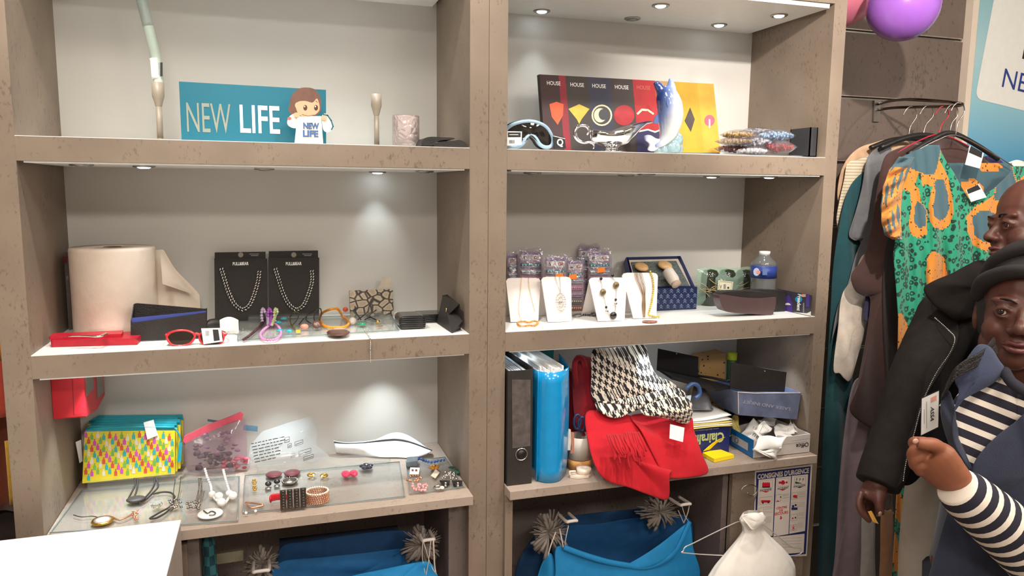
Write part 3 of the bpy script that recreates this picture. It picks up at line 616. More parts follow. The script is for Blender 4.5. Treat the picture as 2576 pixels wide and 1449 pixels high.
tray([fl_,fr_,br_,bl_],Z2,.003,'clear acrylic tray with a raised back on the left middle shelf',[(V(.42,.285,Z2),V(.775,.262,Z2),.03,.016)])
ZT=Z2+.0034
def onz(px,py,z=ZT): return at(px,py,z=z)
J=lambda n,p,l,c_='jewellery',g=None: thing(n,p,l,c_,g)
def beads(name,label,px,r,mat,z=ZT,step=1.9,closed=False,cat='necklace',k=8,lift=0,par=None):
    P=[at(a[0],a[1],z=(z if len(a)<3 else z+a[2]))+V(0,0,r+.0003) for a in px]
    P=spline(P,k,closed); P=P+[P[0]] if closed else P
    m=MB(); chain(m,P,r,mat,step,8); o=m.build(name,par)
    return o if par else tag(o,label,cat)
def cord(name,label,px,r,mat,z=ZT,closed=False,cat='necklace',par=None):
    P=[at(a[0],a[1],z=(z if len(a)<3 else z+a[2]))+V(0,0,r+.0003) for a in px]
    o=MB().tube(P,r,mat,6,closed=closed,k=5).build(name,par)
    return o if par else tag(o,label,cat)
def gem(name,label,px,py,rx,ry,h,mat,z=ZT,cat='pendant',par=None):
    p=at(px,py,z=z); k=msz(px,p.y)
    o=MB().ball(p+V(0,0,h/2+.0004),1,mat,14,(rx*k,ry*k,h/2)).build(name,par)
    return o if par else tag(o,label,cat)
lav=M('lavender_beads',(196,178,206),rough=.15,var=.3,scale=200,coat=.5); pur=M('purple_beads',(178,88,196),rough=.12,var=.3,scale=200,coat=.6); grn=M('pale_green_beads',(200,212,160),rough=.15,var=.2,scale=200,coat=.5); pkb=M('pink_purple_beads',(236,150,205),rough=.15,var=.25,scale=150,coat=.5); drk=M('dark_plum_beads',(70,36,44),rough=.2,var=.5,scale=250); crmb=M('cream_beads',(240,228,206),rough=.3,var=.1)
tealg=M('teal_crystal',(40,170,190),rough=.05,coat=1,var=.4,scale=300); olive=M('olive_cord',(92,86,50),rough=.7,var=.2); bkc=M('black_cord',(52,46,42),rough=.6,var=.2); orb=M('orange_bead_rope',(240,148,30),rough=.35,var=.25,scale=250); brn=M('brown_wood',(96,62,52),rough=.3,var=.2,scale=60,coat=.3); bgw=M('beige_wood',(200,160,120),rough=.4,var=.2); pks=M('pink_stone',(216,150,130),rough=.25,var=.2,scale=90); grs=M('green_stone',(24,140,96),rough=.15,coat=.8,var=.2)
H=.026
for l,m_,o_ in ((('lavender',lav,-12)),('violet',pur,4),('pale green',grn,20)):
    beads('bead_necklace',l+' bead strand draped over the back of the acrylic tray',[(672+o_,812,.002),(670+o_,797,H*.6),(671+o_,786,H),(674+o_,781,H+.003),(678+o_,788,H*.9),(680+o_*.6,800,H*.4),(678+o_*.3,822,.003)],.0042,m_,step=1.6)
beads('bead_bracelet','pink and violet bead loop at the front left of the acrylic tray',[(690,818),(672,826),(656,842),(662,857),(690,858),(706,846),(704,830)],.0032,pkb,closed=True,step=1.7,cat='bracelet')
beads('bead_necklace','dark plum and cream bead string trailing to the left corner of the tray',[(668,803),(660,815),(652,828),(640,838),(628,848),(612,859)],.0034,drk,step=2.2)
for a,b_,l in ((700,815,'upper left'),(714,805,'upper'),(704,836,'lower left'),(727,837,'lower right')): gem('crystal_earring','teal crystal earring, %s of the four beside the violet beads'%l,a,b_,9,7,.008,tealg,cat='earring')
t=J('cord_necklace',at(760,815,z=ZT),'olive cord necklace with a yellow square pendant and a pink stone','necklace')
cord('cord','',[(745,832),(733,818),(730,800,.006),(740,787,H),(752,790,H*.8),(746,808),(735,822),(748,834)],.0014,olive,par=t)
cord('cord','',[(795,780,H),(776,792,.01),(762,806),(752,818)],.0014,bkc,par=t); cord('cord','',[(772,796,.012),(770,806),(782,815)],.0014,bkc,par=t)
m=MB(); p=at(750,838,z=ZT); m.cbox(p+V(0,0,.005),(.011,.011,.008),M('yellow_glass_square',(222,190,60),rough=.1,coat=1)); m.build('square_pendant',t,bev=.001)
gem('stone_pendant','',766,829,11,9,.014,pks,par=t)
t=J('disc_necklace',at(797,822,z=ZT),'brown round wooden disc pendant on black cord at the tray middle','necklace')
p=at(797,828,z=ZT); MB().lathe([(0,0),(.0105,.001),(.0115,.0035),(.0105,.006),(.003,.007),(0,.0065)],brn,p+V(0,.002,.010),20,ax=(0,-.8,.6)).build('disc_pendant',t,zmin=ZT)
cord('cord','',[(794,816,.012),(790,800,.012),(795,783,H),(806,778,H),(808,792,.012),(801,814,.012)],.0015,bkc,par=t)
t=J('bead_necklace',at(840,812,z=ZT),'orange rope bead necklace laid in a loop on the acrylic tray','necklace')
P=[(806,800),(812,790,.012),(830,782,.026),(848,780,.026),(857,790,.012),(862,800),(874,808),(877,818),(866,826),(845,827),(820,825),(808,814)]
cord('rope','',P,.0034,orb,closed=True,par=t); gem('end_bead','red end bead',869,785,7,7,.014,M('coral_bead',(224,90,60),rough=.3),par=t,z=ZT+.006); gem('knot_bead','black knot',850,786,5,5,.008,black,par=t)
t=J('brooch',at(851,842,z=ZT),'dark oval wooden brooch with a beige oval on the tray front','brooch'); gem('oval_base','',851,842,30,44,.010,brn,par=t); gem('oval_inlay','beige inlay',851,836,17,16,.0115,bgw,par=t)
fil=M('white_filigree',(238,226,216),rough=.3,bump=1,bscale=500); p=at(887,816,z=ZT); tag(MB().ball(p+V(0,0,.0095),.0095,fil,14).build('filigree_ball'),'white filigree ball resting between the orange loop and green pendant','bead')
t=J('cord_necklace',at(912,815,z=ZT),'black cord necklace with a green oval pendant on the tray','necklace')
for P in ([(893,772,H),(896,788,.012),(908,806)],[(918,806),(932,800),(950,808)],[(900,806),(925,786,.012),(930,770,H),(948,768,H),(950,778,H*.6),(930,795,.004),(944,806)]): cord('cord','',P,.0015,bkc,par=t)
gem('oval_pendant','',911,819,12,14,.008,grs,par=t)
t=J('charm',at(950,820,z=ZT),'small gold heart charm at the right end of the tray','charm'); gem('heart','',950,813,6,8,.009,gold,par=t); m=MB(); p=at(953,821,z=ZT); m.hull([p+V(-.009,-.005,.0005),p+V(.006,-.008,.0005),p+V(.012,.002,.0005),p+V(-.001,.004,.0005)],[p+V(-.009,-.005,.0012),p+V(.006,-.008,.0012),p+V(.012,.002,.0012),p+V(-.001,.004,.0012)],gold); m.build('charm_card',t)
P=[at(915,828,z=ZT)+V(0,0,.003),at(922,842,z=Z2)+V(0,0,.004),V(at(930,853,y=-.003).x,-.002,Z2+.002),V(at(932,860,y=-.003).x,-.004,Z2-.004),at(932,885,y=-.004),at(932,914,y=-.004)]
tag(chain(MB(),spline(P,6),.0017,silver,1.9,6).build('ball_chain'),'thin silver ball chain hanging over the shelf edge','chain')
# snakeskin clutch
ys=.3; pn=PL((0,ys,Z2),(1,0,0),(0,.12,1)); sn=M('snakeskin',(206,190,166),rough=.5,var=.05); N_,L_,B_=nodes(sn)
vo=N_.new('ShaderNodeTexVoronoi'); vo.inputs['Scale'].default_value=42; vo.feature='DISTANCE_TO_EDGE'; mp=N_.new('ShaderNodeMapping'); mp.inputs['Rotation'].default_value=(0,.7,0); mp.inputs['Scale'].default_value=(1,1,1.3)
nz=N_.new('ShaderNodeTexNoise'); nz.inputs['Scale'].default_value=130; ad=N_.new('ShaderNodeMath'); ad.operation='MULTIPLY_ADD'; ad.inputs[1].default_value=.34
rp=N_.new('ShaderNodeValToRGB'); e=rp.color_ramp.elements; e[0].position=.25; e[0].color=rgb((58,48,40)); e[1].position=.29; e[1].color=rgb((208,192,168)); x=e.new(.45); x.color=rgb((176,158,136))
L_.new(N_['Texture Coordinate'].outputs['Object'],mp.inputs[0]); L_.new(mp.outputs[0],vo.inputs['Vector']); L_.new(nz.outputs['Fac'],ad.inputs[0]); L_.new(vo.outputs['Distance'],ad.inputs[2]); L_.new(ad.outputs[0],rp.inputs['Fac']); L_.new(rp.outputs['Color'],B_.inputs['Base Color'])
t=thing('clutch_bag',at(935,792,y=ys),'snakeskin clutch bag leaning at the back with a beige tag','clutch'); m=MB(); pn.slab(m,[(882,800),(991,798),(988,727),(879,731)],.014,sn); m.build('bag',t,bev=.004,zmin=Z2)
m=MB(); pn.slab(m,[(945,731),(986,731),(983,697),(962,698),(958,716)],.0008,M('beige_tag',(204,190,172),rough=.7),-.02); m.build('tag',t)
# wallets at right
t=thing('wallet',at(1038,828,z=Z2),'thick rolled black leather wallet with quilted edges in front','wallet'); k=msz(1038,.1); p=at(1038,828,z=Z2)
hd=at(1038,793,y=p.y+.01).z-Z2; wd=34*k; gl=M('glossy_black_leather',(26,26,28),rough=.18,var=.2,coat=.4)
MB().prism([(p.x+a,Z2+b_) for a,b_ in rrect(-wd,.001,wd,hd,.012)],p.y,p.y+.07,gl,True).build('wallet_body',t,bev=.001)
m=MB()
for i in range(6):
    z_0=Z2+.003+i*(hd-.004)/6; m.tube([V(p.x-wd*.95,p.y-.0012,z_0+.002),V(p.x,p.y-.002,z_0+.003),V(p.x+wd*.95,p.y-.0012,z_0+.002)],.0017,gl,6,k=3)
m.build('quilted_edge',t,zmin=Z2)
t=thing('wallet',at(1072,806,z=Z2),'flat black ruffled wallet behind the rolled one','wallet'); m=MB()
for i in range(5): m.box((at(1040,800,y=.2).x+i*.003,.17,Z2+.0045*i),(at(1108,800,y=.2).x-.004+i*.001,.24,Z2+.0045*i+.004),gl)
m.build('wallet_body',t,bev=.001)
t=thing('envelope_pouch',at(1140,838,z=Z2),'black leather envelope pouch leaning on the right panel','pouch'); k=0
A0,A1,A2,A3=at(1098,812,z=Z2),at(1137,838,z=Z2),V(XC1-.012,.05,at(1178,765,y=.05).z),V(XC1-.03,.16,at(1128,742,y=.16).z)
A4=V(XC1-.004,.035,Z2+.002); m=MB(); th=V(.02,.012,-.004); f=[A0,A1,A4.lerp(A2,.35),A2,A3]; A4
m.hull([V(XC1-.02,.2,Z2),V(XC1-.006,.06,Z2),A4.lerp(A2,.4)+V(0,.02,0),A2+V(0,.012,0),A3+V(.015,.015,0)],f,blk_l); m.build('pouch_body',t,bev=.002,zmin=Z2)
ce=(A0+A1+A2+A3)/4+V(-.006,-.004,-.01); m=MB(); m.add([A2+V(-.001,-.002,.001),A3+V(-.001,-.002,.001),ce,A2.lerp(A3,.5)+V(-.002,-.003,.002)],[(0,3,2),(3,1,2)],blk_l,False); m.build('flap',t,solid=.002)
pc=ce.lerp((A2+A3)/2,.35)+V(-.004,-.004,0); MB().tube([pc,pc+V(0,-.002,.010)],.0018,gold,6).build('clasp',t)
# ---------- middle shelf, right bay ----------
rowc=[((236,228,220),'h'),((60,160,165),0),((206,220,222),1),((232,150,178),2),((206,188,204),3),((140,140,100),4),((170,116,90),5),((226,70,84),6),((190,56,70),7)]
bandm=[M('hair_tie_%d'%i,c_[0],rough=.5,var=.25,scale=150) for i,c_ in enumerate(rowc)]
pearl=M('pearl_dots',(236,232,228),rough=.15,var=.05); pfilm=FILM('pack_film',(226,222,232),clear=.9,bump=.8,bscale=55)
cardp=M('lilac_header_card',(150,130,176),rough=.6,var=.1); cardc=M('backing_card',(186,160,166),rough=.7,var=.15)
def tiepack(x0,x1,y0,y1,Y,label,sticker=None,n=None):
    pn=PL((0,Y,Z2),(1,0,0),(0,.12,1)); t=thing('hair_tie_pack',V(at((x0+x1)/2,y0,y=Y).x,Y,Z2),label,'hair tie pack','plastic packs of hair ties on the right middle shelf')
    m=MB(); pn.slab(m,[(x0,y1),(x1,y1),(x1,y0),(x0,y0)],.002,cardc); pn.rect(m,x0+2,y0+3,x1-2,y0+10,cardp)
    pn.rect(m,x0+3,y0+9,x1-3,y0+23,bandm[0],.0009); pn.poly(m,[(x0+7,y0+20),(x0+10,y0+12),(x0+17,y0+13),(x0+15,y0+20)],M('olive_print',(96,92,60)),.0012); pn.disc(m,x1-13,y0+16,6,5,M('brown_print',(190,110,70)),.0012); m.build('card',t,zmin=Z2)
    nr=min(8,max(1,int((y1-y0-26)/17)))
    for i in range(nr):
        yy=y0+33+i*17; b_=MB().tube([pn.at(x0+3,yy,.004),pn.at((x0+x1)/2,yy+1,.006),pn.at(x1-3,yy,.004)],.0062,bandm[1+i%8],8,k=3,flat=.6); b_.tube([pn.at(x0+4,yy+6,.003),pn.at(x1-4,yy+6,.003)],.005,bandm[2 if i==0 else 1+i%8],8,flat=.6)
        for j in range(6): b_.ball(pn.at(x0+7+j*(x1-x0-14)/5,yy+2,.010),.0024,pearl,6)
        b_.build('tie_row',t,zmin=Z2)
    m=MB(); rg=[pn.at(a,b_) for a,b_ in sp2([(x0-2,y0-4),((x0+x1)/2,y0-6),(x1+3,y0-4),(x1+4,(y0+y1)/2),(x1+2,y1),((x0+x1)/2,y1),(x0-2,y1),(x0-3,(y0+y1)/2)],3)]; dome(m,rg,pn.n*.016,pfilm); m.build('film',t,zmin=Z2)
    if sticker: m=MB(); sx0,sy0=sticker; pn.slab(m,[(sx0,sy0+12),(sx0+20,sy0+9),(sx0+18,sy0-3),(sx0-1,sy0)],.0004,orange,.019); m.build('price_sticker',t)
for a in ((1276,1302,640,796,.31,'hair tie pack at the far left against the post'),(1308,1362,632,792,.29,'hair tie pack second from the left, behind the white stands'),(1372,1424,648,790,.25,'hair tie pack with a cream header beside the silver pendant',(1398,690)),(1427,1468,655,786,.26,'hair tie pack with an orange sticker in the middle',(1432,692)),(1456,1506,622,784,.33,'tallest hair tie pack leaning at the very back',None),(1481,1534,633,782,.27,'hair tie pack right of the group with an orange sticker',(1503,675))): tiepack(*a)
# necklace stands
wst=M('white_leatherette',(240,232,228),rough=.55,var=.02,bump=.1,bscale=600)
def nstand(tx0,tx1,ty,bx0,bx1,by,lean,label):
    b0=at((bx0+bx1)/2,by,z=Z2); pn=PL(b0,(1,0,0),(0,lean,1)); t=thing('necklace_stand',b0,label,'necklace stand','white necklace display stands')
    ps_=[(bx0,by),(bx1,by),(tx1,ty+8),(tx1-4,ty+2),(tx1-12,ty),(tx0+12,ty),(tx0+4,ty+2),(tx0,ty+8)]
    m=MB(); pn.slab(m,ps_,.004,wst); m.build('front_panel',t,zmin=Z2,bev=.001)
    a,b_=pn.at(tx0+2,ty+4,-.004),pn.at(tx1-2,ty+4,-.004); d=V(0,.055,0); h=a.z-Z2
    a2,b2=V(a.x+.008,a.y+.07,Z2),V(b_.x-.008,b_.y+.07,Z2); m=MB(); m.hull([a2,b2,b_,a],[a2+V(0,.003,0),b2+V(0,.003,0),b_+V(0,.003,0),a+V(0,.003,0)],wst); m.build('back_leg',t)
    return t,pn
t1,n1=nstand(1273,1360,699,1285,1354,810,.28,'white necklace stand at the far left with a fine gold chain')
t2,n2=nstand(1362,1437,696,1379,1438,810,.28,'white necklace stand with a silver oval pendant')
t3,n3=nstand(1482,1577,698,1505,1571,808,.28,'white necklace stand with a black disc necklace')
t4,n4=nstand(1565,1655,686,1594,1651,801,.28,'white necklace stand with bead strands beside the blue box')
gm=M('fine_gold_chain',(236,206,170),rough=.3,metal=.8)
def nk(pn,l,r,mat,n_,t,off=.003,k=5): return MB().tube([pn.at(a,b_,off) for a,b_ in l],r,mat,6,k=k).build(n_,t)
t=J('chain_necklace',n1.at(1325,760),'fine gold chain hanging on the far left white stand','necklace'); nk(n1,[(1312,699),(1310,730),(1305,765),(1306,790),(1312,806)],.0007,gm,'chain',t); nk(n1,[(1330,699),(1334,735),(1341,765),(1346,784)],.0009,gm,'chain',t)
t=J('pendant_necklace',n2.at(1411,750),'silver chain necklace with an ornate oval pendant','necklace')
m=MB(); chain(m,spline([n2.at(a,b_,.003) for a,b_ in ((1397,696),(1402,715),(1410,735))],6),.0012,silver,1.8,6); chain(m,spline([n2.at(a,b_,.003) for a,b_ in ((1408,694),(1409,715),(1411,735))],6),.0012,silver,1.8,6); m.build('chain',t)
m=MB(); pc=n2.at(1411,760,.004); k=msz(1411,pc.y)
for i in range(22): A=2*pi*i/22; m.ball(pc+n2.u*(cos(A)*12*k)+n2.w*(sin(A)*21*k),.0021,silver,6)
for i in range(12): A=2*pi*i/12; m.ball(pc+n2.u*(cos(A)*7*k)+n2.w*(sin(A)*12*k),.0022,silver,6)
m.ball(pc,.005,silver,10,(1,.6,1)); m.ball(n2.at(1415,790,.004),.0016,silver,6); m.build('oval_pendant',t)
t=J('disc_necklace',n3.at(1535,750),'wire necklace with black and marbled discs on a white stand','necklace'); mb_=M('marbled_stone',(120,104,72),rough=.12,var=.7,scale=150,coat=.8); gk=M('gloss_black_stone',(22,20,22),rough=.08,coat=1)
nk(n3,[(1511,698),(1514,720),(1517,735),(1522,760),(1530,785),(1543,794),(1548,780),(1549,755),(1550,717),(1541,698)],.0007,steel,'wire',t); k=msz(1540,.09)
for a,b_,r,mt in ((1517,735,8,mb_),(1550,717,8,mb_),(1543,794,9,gk),(1512,701,4,gk),(1541,693,4,gk),(1549,754,3.2,gk),(1525,773,3.2,gk),(1549,764,4,silver),(1527,783,4,silver)): MB().ball(n3.at(a,b_,.0065),r*k,mt,12,(1,.5,1)).build('disc' if r>7 else 'bead',t)

t=J('cord_necklace',n4.at(1612,750),'beige and brown cord strands ending in a striped disc pendant','necklace'); cm=[M('cord_beige',(190,164,128),rough=.6),M('cord_brown',(120,86,58),rough=.6),M('cord_grey',(110,104,104),rough=.6)]
for i in range(7): nk(n4,[(1596+i*3,686),(1600+i*3.2,705),(1608+i*2.6,722),(1616+i*1.2,745),(1615+i*1.5,770),(1618+i*.8,798)],.0008,cm[i%3],'strand',t,.0025+.0004*i)
p=at(1638,812,z=Z2); o=MB().lathe([(0,0),(.021,.0005),(.021,.003),(0,.0035)],M('striped_shell',(150,104,84),rough=.3,var=.6,scale=130),p+V(0,.008,.0003),24,sy=.8).build('disc_pendant',t,zmin=Z2)
t=J('bead_necklace',n4.at(1645,740),'yellow and green bead strand on the stand beside the blue box','necklace'); yb=M('yellow_green_beads',(206,186,66),rough=.25,var=.4,scale=60,coat=.4)
q=[n4.at(a,b_,.004) for a,b_ in ((1636,683),(1642,700),(1644,725),(1641,750),(1636,775),(1632,790))]+[at(1640,800,z=Z2)+V(0,-.004,.006),at(1660,800,z=Z2)+V(0,0,.004)]
m=MB(); chain(m,spline(q,6),.0031,yb,1.8,8); m.build('beads',t)
P=[(1302,814),(1308,822),(1320,823),(1332,821),(1344,822),(1354,814),(1343,810),(1330,814),(1318,811)]
beads('bead_bracelet','orange and gold bead bracelet lying before the far left stand',P,.0026,M('orange_gold_beads',(226,150,70),rough=.2,metal=.3,var=.4,scale=250),z=Z2,closed=True,step=1.8,cat='bracelet')
t=J('bracelet',at(1475,797,z=Z2),'dark chain bracelet with a grey disc between two white stands','bracelet'); cord('chain','',[(1442,795),(1452,791),(1466,793),(1455,798),(1442,797)],.0013,steel,z=Z2,par=t,closed=True); beads('dark_beads','',[(1468,795),(1478,795),(1486,796)],.003,gk,z=Z2,par=t); gem('disc','',1495,795,9,10,.010,M('grey_disc',(90,86,84),rough=.3,metal=.5),z=Z2,par=t)
# blue gift box with grooming kit
bb=M('dark_blue_card',(28,44,98),rough=.4,var=.05); pat=M('blue_leaf_pattern_card',(26,38,78),rough=.4,var=.05); patl=M('pale_leaf_print',(140,154,186),rough=.4)
fl0,fr0=at(1578,779,z=Z2),at(1752,773,z=Z2); yb0=.2; x0,x1=at(1582,776,y=yb0).x,at(1752,773,y=yb0).x; hb=at(1752,722,y=yb0).z-Z2
t=thing('gift_box',V((x0+x1)/2,yb0+.05,Z2),'open blue gift box with a leaf patterned front and tilted inner tray','box')
m=MB(); m.box((x0,yb0,Z2),(x1,yb0+.003,Z2+hb),pat).box((x0,yb0+.09,Z2),(x1,yb0+.093,Z2+hb),bb).box((x0,yb0+.003,Z2),(x0+.003,yb0+.09,Z2+hb),bb).box((x1-.003,yb0+.003,Z2),(x1,yb0+.09,Z2+hb),bb)
pn=PY(yb0); 
for j in range(4):
    for i in range(10):
        xx=1587+i*17+(j%2)*8; yy=729+j*13+(1752-xx)*.03
        if xx>1748: continue
        for s_ in (-1,1): pn.line(m,[(xx,yy-4),(xx+4*s_,yy+1)],.0011,patl,.0007); pn.line(m,[(xx,yy+1),(xx+4*s_,yy+6)],.0011,patl,.0007)
        pn.line(m,[(xx,yy-4),(xx,yy+5)],.0009,patl,.0007)
m.build('base_box',t)
TL,TR_,BL,BR=at(1575,647,y=.31),at(1711,644,y=.31),at(1592,722,y=.215),at(1745,721,y=.215); pt=PL(BL,BR-BL,TL-BL); TR_=pt.at(1711,644)
m=MB(); dp=.026; inn=M('grey_shredded_bed',(92,100,98),rough=.8,var=.6,scale=260,bump=1,bscale=300); lin_=M('pale_tray_liner',(196,182,170),rough=.7)
pt.slab(m,[(1575,647),(1592,722),(1748,721),(1712,644)],.002,bb,-dp); 
for a,b_ in ((TL,TR_),(TR_,BR),(BR,BL),(BL,TL)):
    m.hull([a-pt.n*dp,b_-pt.n*dp,b_,a],[p+(pt.o-pt.o)+((BL+BR+TL+TR_)/4-p)*.02 for p in (a-pt.n*dp,b_-pt.n*dp,b_,a)],bb)
m.build('tilted_tray',t,zmin=Z2)
m=MB(); pt.slab(m,[(1582,654),(1600,720),(1740,719),(1706,651)],.002,lin_,-.010); pt.slab(m,[(1588,659),(1604,720),(1735,719),(1701,656)],.003,inn,-.006); m.build('padded_bed',t,zmin=Z2)
wd=M('pale_wood_disc',(206,164,112),rough=.4,var=.2,scale=40)
for a,b_,rx,l in ((1614,671,.021,'left'),(1673,667,.022,'right')):
    p=pt.at(a,b_,.008); tag(MB().lathe([(0,-.004),(rx,-.004),(rx*1.02,0),(rx*.9,.004),(0,.005)],wd,p,24,ax=pt.n*.55+V(0,-.1,-.7) if 0 else V(0,-.45,.9)).build('wooden_disc'),'round wooden disc lying in the tilted tray, %s one of the pair'%l,'disc','wooden discs in the blue box')
p0,p1=pt.at(1679,682,.022),pt.at(1700,713,.024); ax=(p1-p0); L_=ax.length; cer=M('white_ceramic',(226,214,204),rough=.35,var=.02)
t=thing('bottle',p1,'white ceramic bottle lying in the tray of the blue box','bottle'); k=msz(1690,.25)
MB().lathe([(0,0),(.0165,.0005),(.018,.003),(.018,L_*.72),(.015,L_*.9),(.012,L_*.98),(.012,L_*1.08),(0,L_*1.09)],cer,p0,24,ax=ax).build('bottle_body',t); MB().lathe([(.0125,L_*1.0),(.0145,L_*1.0),(.0145,L_*1.1),(0,L_*1.11)],M('pink_beige_cap',(206,178,160),rough=.5),p0,24,ax=ax).build('cap',t)
# wrapped jar set
t=thing('jar_set',at(1820,775,z=Z2),'wrapped set of three dark jars tied with raffia in pale green film','jar set'); gj=M('dark_green_glass',(58,64,52),rough=.08,trans=.35,coat=1); raf=M('raffia',(176,156,112),rough=.7,var=.25); gfilm=FILM('pale_green_film',(206,236,216),clear=.72,bump=.7,bscale=40)
Y=.265
for i,a in enumerate((1783,1825,1868)):
    k=msz(a,Y); p=V(at(a,770,y=Y).x,Y,Z2); h=at(a,676,y=Y).z-Z2; r=20*k
    j=MB().lathe([(0,0),(r*.92,.001),(r,.008),(r,h*.74),(r*.96,h*.86),(r*.7,h*.96),(0,h)],gj,p,24).build('jar',t)
m=MB(); rn=random.Random(3)
for i in range(26):
    x_,y_=1765+rn.random()*115,712+rn.random()*30; q=[at(x_-18*rn.random()-6,y_+rn.randint(-14,14),y=Y-.025),at(x_,y_,y=Y-.032),at(x_+10+22*rn.random(),y_+rn.randint(-16,16),y=Y-.026)]; m.tube(q,.0011,raf,5,k=3)
m.build('raffia_bow',t,zmin=Z2)
pn=PY(Y-.042); m=MB(); pn.slab(m,[(1805,729),(1841,735),(1845,709),(1807,705)],.0008,M('cream_tag',(226,220,190),rough=.7)); pn.line(m,[(1808,728),(1839,733),(1842,711),(1810,708),(1808,728)],.0007,ink,.0006); pn.text(m,'V',1811,716,1816,726,ink); pn.rect(m,1820,715,1826,727,inkg); pn.disc(m,1832,724,2.5,2.5,ink); m.build('tag',t)
rg=[at(a,b_,y=Y) for a,b_ in sp2([(1752,690),(1758,676),(1800,672),(1850,674),(1888,672),(1892,700),(1892,772),(1820,774),(1756,772),(1752,740)],3)]; m=MB(); dome(m,rg,(0,-.036,0),gfilm); m.build('film_wrap',t,zmin=Z2)
# water bottle
Y=.16; k=msz(1917,Y); p=V(at(1917,760,y=Y).x,Y,Z2); zz=lambda py: at(1917,py,y=Y).z-Z2; pet=FILM('clear_bottle_plastic',(222,226,228),clear=.86,bump=.15,bscale=30); r=27*k
t=thing('water_bottle',p,'small clear water bottle with a blue label at the back right','bottle')
pr=[(0,0),(r*.8,0),(r*.95,.006)]; z=.012
for yy in (745,738,731,724,717,710): pr+=[(r,zz(yy)),(r*.95,zz(yy-3))]
pr=[q for q in pr if q[1]>=0]; pr+=[(r,zz(700)),(r,zz(664)),(r*.93,zz(658)),(r*.6,zz(648)),(r*.42,zz(642)),(r*.4,zz(638)),(r*.4,zz(634))]
MB().lathe(sorted(pr,key=lambda q:q[1]),pet,p,32).build('bottle_body',t); MB().lathe([(r*.42,zz(641)),(r*.43,zz(632)),(0,zz(631.5))],white,p,24).build('cap',t)
lb=M('blue_bottle_label',(40,62,140),rough=.4,var=.04); m=MB().lathe([(r*1.012,zz(698)),(r*1.012,zz(668))],lb,p,40,smooth=True); m.sm; m.build('label',t)
pn=PY(Y-r*1.03); m=MB(); pn.disc(m,1903,684,8,10,M('pale_blue_print',(176,188,206)),0); pn.disc(m,1908,685,5,5,M('coral_print',(214,140,120)),.0004); pn.rect(m,1918,676,1930,692,M('mid_blue_print',(96,116,168)),0); pn.rect(m,1937,673,1941,694,paper,-.004); m.build('label_print',t)
# glasses cases
brc=M('dark_brown_hard_case',(88,70,70),rough=.3,var=.06)
def case(a,b_,Yc,dz,label,mat,dk_):
    p=at(a,b_,z=Z2)
t=thing('glasses_case',at(1880,790,z=Z2),'dark brown hard glasses case closest to the shelf edge','glasses case')
pf=PY(.05); o=sp2([(1811,742),(1812,760),(1820,778),(1832,786),(1880,790),(1938,793),(1946,786),(1951,770),(1952,750),(1945,748),(1910,751),(1870,749),(1835,744)],3); P=poly(o,.05); z0=min(q[1] for q in P); P=[(q[0],max(q[1]-z0+Z2,Z2)) for q in P]
MB().prism(P,.05,.085,brc,True).build('lower_shell',t,bev=.006,seg=3)
P2=poly(sp2([(1811,744),(1835,746),(1870,751),(1910,753),(1945,750),(1952,752),(1950,744),(1930,738),(1880,735),(1830,736)],3),.05); P2=[(q[0],q[1]-z0+Z2+.0012) for q in P2]
MB().prism(P2,.052,.083,blk_l,True).build('lid',t,bev=.003)
t=thing('glasses_case',at(1930,775,z=Z2),'black soft glasses case with a stud behind the brown case','glasses case'); P=poly([(1872,790),(1975,790),(1976,732),(1930,729),(1880,731),(1862,742)],.096); P=[(q[0],max(q[1],Z2)) for q in P]; MB().prism(P,.096,.122,blk_l).build('case_body',t,bev=.006,seg=3)
MB().lathe([(0,0),(.0035,0),(.0025,.002),(0,.0025)],silver,at(1922,741,y=.095),12,ax=(0,-1,0)).build('stud',t)
# gum box
a,b_=at(1968,783,z=Z2),at(2040,796,z=Z2); a.y=.1; b_.y=.02; b_.x=min(b_.x,XR-.012); d=b_-a; dn=V(d.y,-d.x,0).normalized(); hb=.058
t=thing('gum_box',(a+b_)/2,'dark purple chewing gum box at the right end of the middle shelf','box'); back=V(.028,.018,0)
a=at(1969,780,z=Z2); b_=at(2040,796,z=Z2); pn=PL(a,b_-a,(0,0,1)); T_=lambda q: V(q.x,q.y,q.z)
zt=pn.at(1969,729).z; gp=M('gum_dark_print',(62,58,72),rough=.35,var=.1); vio=M('gum_violet_print',(84,62,140),rough=.35,var=.15); cy=M('gum_cyan_print',(40,150,196),rough=.35)
bk=[V(min(q.x,XR-.001)+0,q.y+0,0) for q in (b_+V(.001,.03,0),a+V(.001,.03,0))]
m=MB(); m.hull([V(q.x,q.y,Z2) for q in (a,b_,bk[0],bk[1])],[V(q.x,q.y,zt) for q in (a,b_,bk[0],bk[1])],gp)
pn.poly(m,[(1969,781),(1993,786),(1993,760),(1985,742),(1975,748),(1969,758)],vio); pn.disc(m,1981,770,9,8,paper,.0008,a0=20,a1=160); pn.rect(m,2028,740,2036,772,vio); pn.rect(m,2017,740,2027,747,M('peach_print',(214,170,140))); pn.rect(m,2020,762,2023,786,inkg); pn.disc(m,2009,753,9,8,cy,.0007); pn.poly(m,[(1995,785),(2040,795),(2040,783),(2030,788)],paper)
pn.text(m,'Freedent',2006,740,2015,782,paper,.0012,.03,-90); m.build('carton',t)
